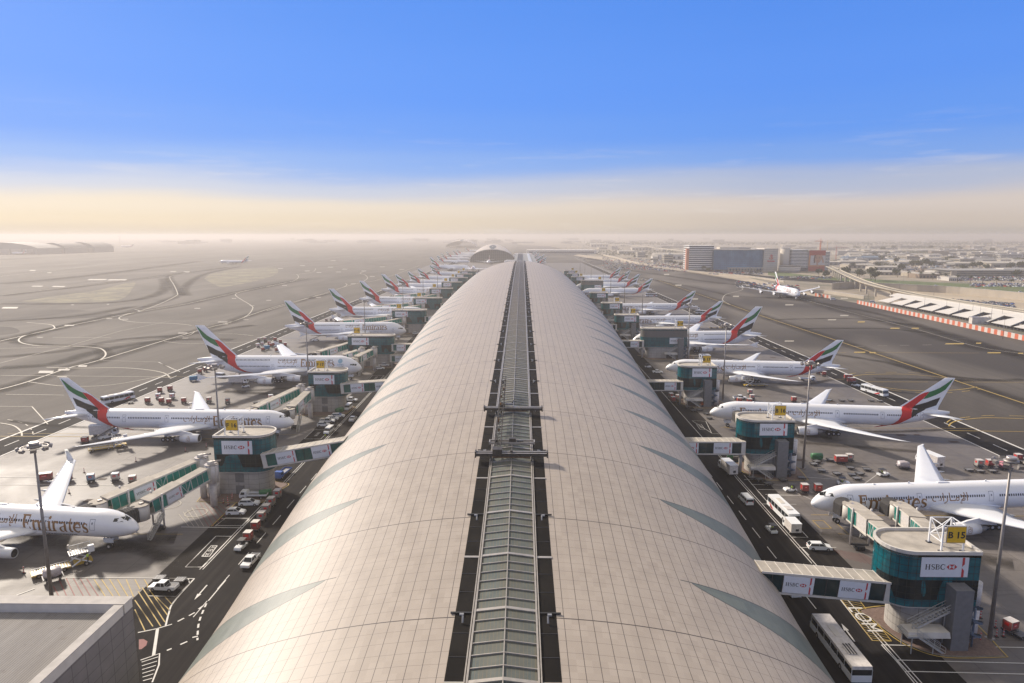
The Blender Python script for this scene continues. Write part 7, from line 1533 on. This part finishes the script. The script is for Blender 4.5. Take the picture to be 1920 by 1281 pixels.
# ------------------------------------------------------------ highway, grass, sand strips
def strip2(name, top, bot, m, z): 
    pts = [P(*q) for q in top]+[P(*q) for q in bot[::-1]]; return sheet(name, [(p.x, p.y) for p in pts], z, m)
strip2('verge', [(1440, 508), (1560, 521), (1700, 531), (1800, 538), (2000, 548)], [(1440, 516), (1560, 531), (1700, 541), (1800, 545), (2000, 560)], GRASS, .05)
strip2('highway', [(1100, 484), (1300, 503), (1440, 518), (1600, 528), (1760, 541), (2000, 556)], [(1100, 487), (1300, 508), (1440, 523), (1600, 534), (1760, 547), (2000, 566)], ROAD, .06)
HWM = MB()
strip2('verge', [(1560, 520), (1680, 526), (1850, 534), (2000, 541)], [(1560, 527), (1680, 533), (1850, 540), (2000, 548)], GRASS, .055)
PSAND = mat('pale_sand', (.42, .35, .26), .9, var=.2, scale=.02)
strip2('ground', [(1085, 477), (1160, 486), (1230, 497), (1300, 507), (1400, 520), (1500, 545), (1530, 551)], [(1075, 479), (1150, 492), (1215, 499.5), (1290, 511), (1400, 528), (1480, 547), (1530, 556)], PSAND, .062)
strip2('ground', [(1640, 548), (1720, 545), (1850, 556), (2000, 566)], [(1640, 566), (1720, 568), (1850, 586), (2000, 616)], PSAND, .07)
RET = mat('retaining_wall', (.47, .41, .32), .8, var=.12, scale=.1)
def wallrun(L, h_, label, m=RET, name='retaining_wall'):
    ps = smooth([P(*q) for q in L], 4); r = thing(name, label, 'wall', ps[0]); b = MB()
    for a, c in zip(ps, ps[1:]): b.beam(a-ps[0]+Vector((0, 0, h_/2)), c-ps[0]+Vector((0, 0, h_/2)), .8, h_, m)
    b.build('wall', r); b = MB()
    for a, c in zip(ps, ps[1:]): b.beam(a-ps[0]+Vector((0, 0, h_+.1)), c-ps[0]+Vector((0, 0, h_+.1)), 1.2, .25, OFFW)
    b.build('coping', r)
wallrun([(1560, 543), (1590, 541), (1650, 543), (1720, 547), (1800, 552), (2000, 572)], 7.5, 'long cream retaining wall behind the elevated railway')
wallrun([(1520, 549), (1545, 550), (1580, 555), (1620, 561)], 3.2, 'low curved cream wall at the underpass left of the viaduct piers')
wallrun([(1085, 470), (1130, 479), (1170, 489), (1200, 497)], 4, 'distant cream boundary wall along the sandy taxiway edge')
wallrun([(1225, 502), (1300, 510.5), (1400, 520), (1470, 530)], 2.5, 'pale low boundary wall before the airline offices')
fl = P(1240, 452, 14); 
pts = smooth([P(x, y, 14) for x, y in [(1040, 452), (1100, 456), (1180, 460), (1240, 466), (1290, 472)]], 4); r = thing('road_flyover', 'faint curved flyover in haze left of the offices', 'flyover'); b = MB()
for a, c in zip(pts, pts[1:]): b.beam(a, c, 14, 1.6, RAILC)
b.build('deck', r)
for i in range(1, len(pts), 2): b = MB(); b.tube((pts[i].x, pts[i].y, 0), (pts[i].x, pts[i].y, 13), 1.6, RAILC, 8); b.build('pier', r)
# ------------------------------------------------------------ low city: sheds, blocks, houses
BM_ = [mat('sand_wall', (.42, .37, .29), .85, var=.1, scale=.05), mat('cream_wall', (.52, .47, .39), .8, var=.1, scale=.05), mat('grey_wall', (.3, .29, .27), .8, var=.1, scale=.05), mat('blue_roof_wall', (.16, .22, .3), .6, var=.1, scale=.05), mat('brown_wall', (.28, .21, .15), .85, var=.1, scale=.05), mat('bleached_wall', (.62, .58, .52), .7, var=.08, scale=.05)]
RM_ = [mat('shed_roof_pale', (.48, .44, .38), .7, var=.15, scale=.05), mat('shed_roof_grey', (.33, .32, .3), .7, var=.15, scale=.05), mat('shed_roof_blue', (.13, .2, .28), .6, var=.15, scale=.05)]
rnd = random.Random(11); SHED = []
def make_block(kind, wm, rm):
    r = thing('low_building', 'x', 'building'); b = MB()
    if kind == 'shed':
        b.box(0, 0, 0, 1, 1, .8, wm); b.build('walls', r); b = MB(); b.add([(-.51, -.51, .8), (.51, -.51, .8), (.51, 0, 1.05), (-.51, 0, 1.05), (.51, .51, .8), (-.51, .51, .8)], [(0, 1, 2, 3), (3, 2, 4, 5), (0, 3, 5), (1, 4, 2)], rm); b.build('roof', r)
        b = MB()
        for i in range(6): b.box(-.42+i*.168, -.501, .1, .09, .01, .4, STRG)
        b.build('loading_doors', r)
    else:
        b.box(0, 0, 0, 1, 1, 1, wm); b.build('walls', r); b = MB(); b.box(0, 0, 1, 1.02, 1.02, .05, rm); b.box(.2, .1, 1.05, .25, .3, .18, OFFW); b.build('roof', r); b = MB()
        for z in (.18, .5, .8): b.box(0, -.502, z-.06, .9, .01, .12, STRG); b.box(-.502, 0, z-.06, .01, .9, .12, STRG)
        b.build('window_bands', r)
    return Proto(r)
PB = {}
def block(x, y, w_, d_, h_, kind, wi, ri, label, group, rz=0):
    k = (kind, wi, ri)
    if k not in PB: PB[k] = make_block(kind, BM_[wi], RM_[ri])
    o = PB[k].put((x, y, 0), rz, label, group, scale=(w_, d_, h_)); return o
WN = ['sand-coloured', 'cream', 'grey', 'blue', 'brown', 'bleached white']; RN = ['pale roof', 'grey roof', 'blue roof']
# larger sheds traced from the photograph: (x0,x1,ybase,ytop)
for i, (x0, x1, yb, yt, wi, ri, l) in enumerate([(1590, 1655, 490, 481, 3, 2, 'wide blue-roofed shed right of the dark red crane'), (1535, 1590, 497, 490, 2, 0, 'grey shed behind the viaduct start'), (1590, 1640, 503, 495, 0, 0, 'sand shed below the blue-roofed one'), (1673, 1701, 493, 486, 3, 2, 'small blue roofed shed beside trees'), (1700, 1740, 497, 489, 1, 0, 'cream shed with peaked roof in the centre of the district'), (1723, 1762, 522, 511.5, 4, 0, 'yellow-brown building behind the palms'), (1707, 1723, 519, 510, 0, 0, 'cream annex left of the yellow-brown building'), (1752, 1772, 516, 507, 5, 0, 'white stepped building near the tall pole'), (1783, 1990, 518, 507, 0, 1, 'very long low grey-sand depot behind the car park'), (1858, 1990, 503, 491, 0, 0, 'long beige warehouse at the right edge'), (1790, 1850, 500, 492, 2, 0, 'beige warehouse left of the longest one'), (1843, 1990, 478, 472, 0, 0, 'distant long sand warehouse at right'), (1700, 1790, 473, 468, 1, 0, 'distant cream warehouse in the middle'), (1600, 1700, 481, 476, 0, 0, 'distant sand warehouse above the blue shed'), (1640, 1690, 507, 499, 1, 0, 'cream shed amid trees'), (1650, 1700, 516, 508, 0, 0, 'sand-coloured shed left of the yellow-brown one'), (1570, 1610, 478, 471, 5, 1, 'pale small warehouse in haze'), (1228, 1288, 487, 475, 5, 0, 'large pale ribbed hangar left of the orange fin'), (1245, 1262, 492, 478, 0, 1, 'grey block with dark window bands before the pale hangar'), (1195, 1210, 483, 473, 1, 1, 'grey low office left of the hangar'), (1224, 1234, 491, 479, 5, 0, 'small white gate tower before the hangar'), (1160, 1190, 476, 470, 1, 0, 'faint pale hall far left in the district'), (1185, 1222, 469, 463, 1, 0, 'faint cream hall in haze'), (1108, 1140, 463, 457, 1, 0, 'faint pale hall near the far vault'), (1779, 1800, 527, 518, 5, 0, 'white box building by the car park'), (1880, 1905, 513, 503, 5, 0, 'white building at right among trees')]):
    a = P(x0, yb); c = P(x1, yb); h_ = max(4, hgt2(a.y, yt)); block((a.x+c.x)/2, a.y+12+(c.x-a.x)*.1, c.x-a.x, 24+(c.x-a.x)*.2, h_, 'shed' if ri != 1 else 'flat', wi, ri, l, 'buildings of the district on the right')
for i in range(210):
    yb = 452+rnd.random()**1.3*48; x = rnd.uniform(1090, 1910) if yb < 470 else rnd.uniform(1570, 1915)
    if 1285 < x < 1560 and yb > 470: continue
    q = P(x, yb); w_ = rnd.uniform(14, 46)*(1+q.y/5000); d_ = rnd.uniform(14, 40); h_ = rnd.choice([5, 6, 7, 9, 11, 14]); wi = rnd.choice([0, 0, 1, 1, 2, 4, 5, 5]); ri = rnd.choice([0, 0, 1]); kd = rnd.choice(['shed', 'flat', 'flat'])
    block(q.x, q.y, w_, d_, h_, kd, wi, ri, 'small %s %s with %s in the hazy district on the right' % (WN[wi], 'shed' if kd == 'shed' else 'house', RN[ri]), 'houses and sheds of the hazy district', rnd.uniform(-.3, .3))
for i in range(70):
    yb = 449.5+rnd.random()*8; x = rnd.uniform(300, 1100) if i % 3 else rnd.uniform(1000, 1900); q = P(x, yb); wi = rnd.choice([0, 1, 2]); block(q.x, q.y, rnd.uniform(40, 160), 40, rnd.choice([10, 14, 18, 26]), 'flat', wi, 1, 'faint %s block on the hazy horizon' % WN[wi], 'faint blocks along the horizon', 0)
for i, (x, h_) in enumerate([(1752, 60), (930, 48), (1100, 42), (1165, 46), (229, 52)]): q = P(x-4, 456); r = thing('slender_tower', ['slender pale chimney tower above the distant district', 'faint slim tower just right of far vault', 'faint slim tower above the taxiway bend', 'faint slim minaret above the flyover', 'faint control tower above the hazy left airfield'][i], 'tower', (q.x, q.y, 0)); b = MB(); b.tube((0, 0, 0), (0, 0, h_), 3.2, OFFW, 12, 2.4); b.build('shaft', r); b = MB(); b.lathe([(0, 2.4), (2, 5), (5, 5), (6, 2)], (0, 0, h_-3), (0, 0, 1), OFFW, 12); b.build('head', r)
for pr in PB.values(): pr.drop()
# hangars on the far left
HG = mat('hangar_cladding', (.22, .21, .20), .7, var=.08, scale=.02)
for i, (x0, x1, yb, yt, l) in enumerate([(-90, 60, 478, 454.5, 'large arched hangar cut by the left edge, in haze'), (62, 112, 476, 455.5, 'arched hazy hangar in the middle of the left row'), (110, 168, 474, 454, 'arched hazy hangar at the right of the left row')]):
    a = P(x0, yb); c = P(x1, yb); W_ = c.x-a.x; h_ = hgt2(a.y, yt); r = thing('aircraft_hangar', l, 'hangar', ((a.x+c.x)/2, a.y+90, 0)); n = 14; ar = [(-W_/2+W_*k/n, h_*.55+h_*.42*sin(pi*k/n)**.8 if 0 < k < n else h_*.5) for k in range(n+1)]; b = MB()
    b.add([(x, yy, z) for yy in (-60, 60) for x, z in ar], [(k, k+1, n+2+k, n+1+k) for k in range(n)], HG, True); b.build('roof', r); b = MB(); b.add([(x, -59, z-.5) for x, z in ar]+[(W_/2, -59, 0), (-W_/2, -59, 0)], [list(range(n+3))], mat('hangar_front', (.2, .21, .22), .7, var=.1, scale=.02)); b.add([(x, 59, z-.5) for x, z in ar]+[(W_/2, 59, 0), (-W_/2, 59, 0)], [list(range(n+3))], HG); b.box(-W_/2+.5, 0, 0, 1, 118, h_*.5, HG); b.box(W_/2-.5, 0, 0, 1, 118, h_*.5, HG); b.build('walls', r, fix=False); b = MB()
    for k in range(6): b.box(-W_*.38+W_*.152*k, -60.5, 0, W_*.13, 1, h_*.45, CGREY)
    b.build('sliding_doors', r)
# ------------------------------------------------------------ trees and palms
LEAF = None
g = G('tree_foliage'); n_ = g.noise(g.tc.outputs['Object'], .9, 5, .7); LEAF = g.out(g.mix(g.rng(n_, .35, .65), (.028, .038, .018), (.085, .095, .04)), .9, spec=.15); BARK = mat('tree_bark', (.12, .09, .065), .9)
def make_tree(seed, h_=9., R_=4.5, nl=420):
    rr = random.Random(seed); r = thing('broadleaf_tree', 'x', 'tree'); b = MB(); b.tube((0, 0, 0), (.2, .1, h_*.45), .3, BARK, 7, .18); lobes = []
    for i in range(6): a = i*2*pi/6+rr.random(); p = Vector((cos(a)*R_*.55, sin(a)*R_*.55, h_*(.55+.3*rr.random()))); b.tube((.2, .1, h_*.4), p, .13, BARK, 5, .05); lobes.append((p, R_*rr.uniform(.4, .62)))
    lobes.append((Vector((0, 0, h_*.82)), R_*.55)); b.build('trunk', r); b = MB()
    for i in range(nl):
        c, rad = rr.choice(lobes); d = Vector((rr.gauss(0, 1), rr.gauss(0, 1), rr.gauss(0, .8))).normalized()*rad*rr.uniform(.55, 1.08); p = c+d; s = rr.uniform(.35, .75); u = Vector((rr.gauss(0, 1), rr.gauss(0, 1), rr.gauss(0, 1))).normalized(); v = u.cross(d).normalized()*s; u = u*s
        b.add([p-u-v*.6, p+u-v*.5, p+u*.7+v, p-u*.8+v*.8], [(0, 1, 2, 3)], LEAF)
    b.build('crown', r, fix=False); return Proto(r)
def make_palm(seed):
    rr = random.Random(seed); r = thing('palm_tree', 'x', 'palm tree'); b = MB(); b.tube((0, 0, 0), (.2, 0, 7.5), .32, BARK, 8, .24); b.build('trunk', r); b = MB()
    for i in range(24):
        a = i*2*pi/24*2.4; el_ = rr.uniform(-.25, 1.1); L_ = rr.uniform(2.8, 3.6); pv = Vector((.2, 0, 7.5)); d = Vector((cos(a)*cos(el_), sin(a)*cos(el_), sin(el_))); sd = Vector((-sin(a), cos(a), 0))
        for k in range(6):
            nx = pv+d*(L_/6); w_ = .45*sin(pi*(k+.8)/7); b.add([pv-sd*w_+Vector((0, 0, -.12)), pv, nx, nx-sd*w_*.9+Vector((0, 0, -.12))], [(0, 1, 2, 3)], LEAF); b.add([pv, pv+sd*w_+Vector((0, 0, -.12)), nx+sd*w_*.9+Vector((0, 0, -.12)), nx], [(0, 1, 2, 3)], LEAF); pv = nx; d = (d+Vector((0, 0, -.27))).normalized()
    b.build('crown', r, fix=False); return Proto(r)
TR = [make_tree(1), make_tree(2, 8, 5), make_tree(3, 10.5, 4.2)]; PALM = [make_palm(5), make_palm(6)]
for i, (x, y) in enumerate([(1703, 521), (1726, 522.5), (1749, 524.5), (1772, 526), (1795, 529), (1819, 531.5), (1868, 536), (1895, 539), (1842, 534), (1683, 520)]): q = P(x, y); PALM[i % 2].put((q.x, q.y, 0), i*1.3, 'dark palm in the row along the highway grass, %s from the left' % ORD[sorted([1703, 1726, 1749, 1772, 1795, 1819, 1868, 1895, 1842, 1683]).index(x)], 'palms along the highway', scale=(1.2, 1.2, 1.15))
TL = [(1585, 517, 1.5), (1612, 522, 1.5), (1633, 525, 1.7), (1641, 527, 1.5), (1598, 503, 1.2), (1646, 506, 1.2), (1652, 490, 1.5), (1670, 488, 1.3), (1680, 497, 1.5), (1712, 502, 1.6), (1722, 503, 1.7), (1735, 504, 1.8), (1745, 503, 1.4), (1758, 498, 1.3), (1783, 495, 1.6), (1777, 493, 1.4), (1824, 505, 1.5), (1836, 506, 1.4), (1848, 507, 1.2), (1895, 505, 1.4), (1912, 507, 1.5), (1680, 518, 1.3), (1675, 469, 2.2), (1655, 474, 2.), (1663, 483, 1.8), (1640, 481, 1.6), (1745, 470, 2), (1860, 475, 2), (1800, 470, 2), (1535, 520, 1.2), (1548, 522, 1.2), (1905, 521, 1.3), (1572, 521, 1.2), (1690, 510, 1.5), (1806, 508, 1.3)]
for i, (x, y, s) in enumerate(TL): q = P(x, y); TR[i % 3].put((q.x, q.y, 0), i, 'dark round-crowned tree among the low sheds of the right-hand district', 'trees among the low sheds', scale=(s, s, s))
for i, (x, y) in enumerate([(1232, 486), (1258, 495), (1294, 506), (1304, 508), (1312, 508), (1319, 509), (1328, 511), (1296, 497), (1244, 489), (1212, 484), (1201, 481), (1286, 503), (1276, 500), (1265, 497), (1222, 492), (1180, 478), (1190, 484), (1160, 470)]): q = P(x, y); TR[i % 3].put((q.x, q.y, 0), i*2, 'dark tree in the loose row before the pale hangar and offices', 'trees before the airline offices', scale=(.9, .9, .85))
# far tree belts and car parks as uncountable mass
b = MB(); rr = random.Random(3)
for (x0, x1, y0, y1, n, s) in [(1580, 1920, 472, 476, 900, 3.2), (1600, 1800, 463, 466, 700, 4), (1100, 1920, 455, 460, 1500, 6), (1780, 1920, 484, 489, 700, 2.6), (1640, 1760, 493, 499, 500, 2.), (1120, 1280, 470, 480, 500, 2.2), (1590, 1640, 484, 490, 300, 2)]:
    for i in range(n):
        q = P(rr.uniform(x0, x1), rr.uniform(y0, y1)); c = Vector((q.x, q.y, rr.uniform(.5, 1)*s*1.4)); u = Vector((rr.gauss(0, 1), rr.gauss(0, 1), rr.gauss(0, 1))).normalized()*s; v = u.orthogonal().normalized()*s*rr.uniform(.5, 1); b.add([c-u-v, c+u-v, c+u+v, c-u+v], [(0, 1, 2, 3)], LEAF)
tag(b.build('tree_belt', fix=False), kind='stuff')
CARM = [WHITE, CGREY, WHITE, CWHITE, CGREY, FRED, INK, DARK, mat('sand_car', (.4, .36, .3), .5), BLUEP, CWHITE]
b = MB()
for (x0, x1, y0, y1, n) in [(1790, 1960, 519.5, 527, 420), (1820, 1960, 532, 538, 160), (1130, 1290, 482, 503, 650), (1330, 1430, 509, 515, 160), (1780, 1900, 562, 573, 220), (1380, 1500, 528, 540, 110), (1460, 1560, 519, 523, 120), (1060, 1130, 462, 472, 200), (1680, 1900, 505, 509, 120)]:
    for i in range(n):
        x = rr.uniform(x0, x1); f = (x-x0)/(x1-x0); y = rr.uniform(y0, y1)+(f*(8 if x0 in (1130, 1380, 1780) else 0)); q = P(x, y); a = rr.choice([0, pi/2])+.1; m = rr.choice(CARM); h_ = rr.uniform(.9, 1.1); b.box(q.x, q.y, .3, 4.4, 1.8, .7, m, a); b.box(q.x, q.y, 1.0, 2.4, 1.6, .5*h_, CARGL, a, top=(.8, .85))
tag(b.build('parked_cars_mass', fix=False), kind='stuff')
b = MB()     # rubble, kerbs and roofs' clutter of the district
for i in range(1500):
    yb = 456+rr.random()**1.2*60; x = rr.uniform(1570, 1920) if yb > 475 else rr.uniform(1090, 1920)
    if yb > 500 and x < 1680: continue
    q = P(x, yb); b.box(q.x, q.y, 0, rr.uniform(2, 9), rr.uniform(2, 7), rr.uniform(1.2, 4.5), rr.choice(BM_+[CWHITE, CGREY, BM_[4]]), rr.uniform(0, 1.5))
tag(b.build('district_clutter', fix=False), kind='stuff')
hw = [P(*q) for q in [(1300, 505.5), (1440, 520.5), (1600, 531), (1760, 544), (1990, 560)]]
CARF = make_car('estate'); CARG = make_car('minibus')
for i, (x, y, l) in enumerate([(1848, 548, 'white car alone on the highway behind the canopy'), (1854, 551, 'white car just behind another on the highway'), (1914, 552, 'white car at the right end of the highway'), (1755, 540, 'white car on the highway left of the palms'), (1635, 533, 'white car on the highway by the viaduct')]): q = P(x, y-3.5); CARF.put((q.x, q.y, .08), radians(-12), l, 'cars on the highway')
q = P(1636, 568); CARG.put((q.x, q.y, .05), radians(-30), 'white van parked behind the left end of the striped barrier', 'cars on the highway'); q = P(1562, 562.5); CARG.put((q.x, q.y, .05), 0, 'white van at the end of the short striped barrier', 'cars on the highway')
# ------------------------------------------------------------ camera, sky, sun, haze
cam = bpy.data.cameras.new('camera'); co = bpy.data.objects.new('camera', cam); COL.objects.link(co)
cam.sensor_width = 36; cam.lens = F/1920*36; cam.clip_start = 1; cam.clip_end = 60000
co.location = (0, 0, H); co.rotation_euler = (pi/2-TH, 0, YAW); SC.camera = co
SUN_EL = radians(30); SUN_AZ = radians(-45)      # azimuth measured from +Y toward +X
w = bpy.data.worlds.new('World'); SC.world = w; w.use_nodes = True; nt = w.node_tree
bg = nt.nodes['Background']; sky = nt.nodes.new('ShaderNodeTexSky'); sky.sky_type = 'NISHITA'; sky.sun_disc = False
sky.sun_elevation = SUN_EL; sky.sun_rotation = SUN_AZ; sky.dust_density = 1.0; sky.ozone_density = 3.0; sky.air_density = 1.0; sky.altitude = 0
tc = nt.nodes.new('ShaderNodeTexCoord'); sp = nt.nodes.new('ShaderNodeSeparateXYZ'); nt.links.new(tc.outputs['Generated'], sp.inputs[0])
# elevation profile of a dusty desert evening sky, mixed with the physical sky; the dust is brighter on the sun side
def rgbmix(f, a, b, bt='MIX'):
    o = nt.nodes.new('ShaderNodeMix'); o.data_type = 'RGBA'; o.blend_type = bt
    for k, v in (('Factor', f), ('A', a), ('B', b)):
        if isinstance(v, bpy.types.NodeSocket): nt.links.new(v, o.inputs[k])
        else: o.inputs[k].default_value = v
    return o.outputs['Result']
az = nt.nodes.new('ShaderNodeVectorMath'); az.operation = 'DOT_PRODUCT'; nt.links.new(tc.outputs['Generated'], az.inputs[0]); az.inputs[1].default_value = (sin(SUN_AZ), cos(SUN_AZ), 0)
azr = nt.nodes.new('ShaderNodeMapRange'); nt.links.new(az.outputs['Value'], azr.inputs[0]); azr.inputs[1].default_value = .42; azr.inputs[2].default_value = 1.06
ns = nt.nodes.new('ShaderNodeTexNoise'); mp = nt.nodes.new('ShaderNodeMapping'); mp.inputs['Scale'].default_value = (1.6, 1.6, 14); nt.links.new(tc.outputs['Generated'], mp.inputs[0]); nt.links.new(mp.outputs[0], ns.inputs['Vector']); ns.inputs['Scale'].default_value = 1.1; ns.inputs['Detail'].default_value = 4
el = nt.nodes.new('ShaderNodeMath'); el.operation = 'MULTIPLY_ADD'; nt.links.new(ns.outputs['Fac'], el.inputs[0]); el.inputs[1].default_value = .05; nt.links.new(sp.outputs[2], el.inputs[2])
eo = nt.nodes.new('ShaderNodeMath'); eo.operation = 'ADD'; nt.links.new(el.outputs[0], eo.inputs[0]); eo.inputs[1].default_value = -.025
def ramp(stops):
    rp = nt.nodes.new('ShaderNodeValToRGB'); nt.links.new(eo.outputs[0], rp.inputs[0]); cr = rp.color_ramp; cr.interpolation = 'B_SPLINE' if False else 'EASE'
    while len(cr.elements) > 1: cr.elements.remove(cr.elements[-1])
    for i, (p, c) in enumerate(stops):
        e = cr.elements[0] if i == 0 else cr.elements.new(p); e.position = p; e.color = (c[0], c[1], c[2], 1)
    return rp.outputs[0]
EXPO = 1.0
def L(c): return tuple(((v/255+.055)/1.055)**2.4/2**EXPO for v in c)
sunside = ramp([(0, L((226, 212, 194))), (.016, L((240, 223, 198))), (.042, L((244, 229, 209))), (.07, L((208, 213, 230))), (.098, L((152, 185, 243))), (.135, L((116, 165, 248))), (.2, L((102, 158, 250))), (.33, L((93, 152, 246))), (.5, L((205, 198, 190))), (1, L((205, 197, 187)))])
farside = ramp([(0, L((190, 180, 173))), (.018, L((206, 192, 182))), (.045, L((214, 201, 194))), (.075, L((180, 188, 212))), (.105, L((126, 166, 234))), (.14, L((102, 155, 241))), (.2, L((94, 150, 243))), (.33, L((85, 143, 238))), (.5, L((200, 196, 190))), (1, L((205, 197, 187)))])
prof_ = rgbmix(azr.outputs[0], farside, sunside)
cn = nt.nodes.new('ShaderNodeTexNoise'); cm = nt.nodes.new('ShaderNodeMapping'); cm.inputs['Scale'].default_value = (5, 5, 60); nt.links.new(tc.outputs['Generated'], cm.inputs[0]); nt.links.new(cm.outputs[0], cn.inputs['Vector']); cn.inputs['Scale'].default_value = 1.0; cn.inputs['Detail'].default_value = 8; cn.inputs['Roughness'].default_value = .65
cr1 = nt.nodes.new('ShaderNodeMapRange'); nt.links.new(cn.outputs['Fac'], cr1.inputs[0]); cr1.inputs[1].default_value = .56; cr1.inputs[2].default_value = .8; cr1.inputs[4].default_value = .42
cr2 = nt.nodes.new('ShaderNodeMapRange'); nt.links.new(sp.outputs[2], cr2.inputs[0]); cr2.inputs[1].default_value = .17; cr2.inputs[2].default_value = .07
cmul = nt.nodes.new('ShaderNodeMath'); cmul.operation = 'MULTIPLY'; nt.links.new(cr1.outputs[0], cmul.inputs[0]); nt.links.new(cr2.outputs[0], cmul.inputs[1])
prof_ = rgbmix(cmul.outputs[0], prof_, (*L((238, 230, 226)), 1))
skyc = rgbmix(1.0, sky.outputs[0], (.1, .1, .1, 1), 'MULTIPLY')
fin_ = rgbmix(.04, prof_, skyc)
fin10 = rgbmix(1.0, fin_, (10, 10, 10, 1), 'MULTIPLY')
nt.links.new(fin10, bg.inputs[0]); bg.inputs[1].default_value = .10
sl = bpy.data.lights.new('sun', 'SUN'); sl.energy = 3.0; sl.angle = radians(5); sl.color = (1, .89, .76)
so = bpy.data.objects.new('sun', sl); COL.objects.link(so)
dv = Vector((sin(SUN_AZ)*cos(SUN_EL), cos(SUN_AZ)*cos(SUN_EL), sin(SUN_EL))); so.rotation_euler = dv.to_track_quat('Z', 'Y').to_euler()
SC.view_settings.view_transform = 'Standard'; SC.view_settings.look = 'None'; SC.view_settings.gamma = 1; SC.view_settings.exposure = EXPO
# dusty air
hz, hnt, hb = nodes('dusty_air'); hnt.nodes.remove(hb)
pv = hnt.nodes.new('ShaderNodeVolumePrincipled'); pv.inputs['Density'].default_value = .00025; pv.inputs['Color'].default_value = (.74, .69, .65, 1); pv.inputs['Anisotropy'].default_value = .35
hnt.links.new(pv.outputs[0], hnt.nodes['Material Output'].inputs['Volume'])
hm = MB(); hm.box(0, 5500, -1.5, 19000, 19000, 67.5+6, hz); ho = hm.build('haze'); tag(ho, kind='stuff')
SC.cycles.volume_bounces = 2; SC.cycles.max_bounces = 6; SC.cycles.diffuse_bounces = 3; SC.cycles.use_denoising = True
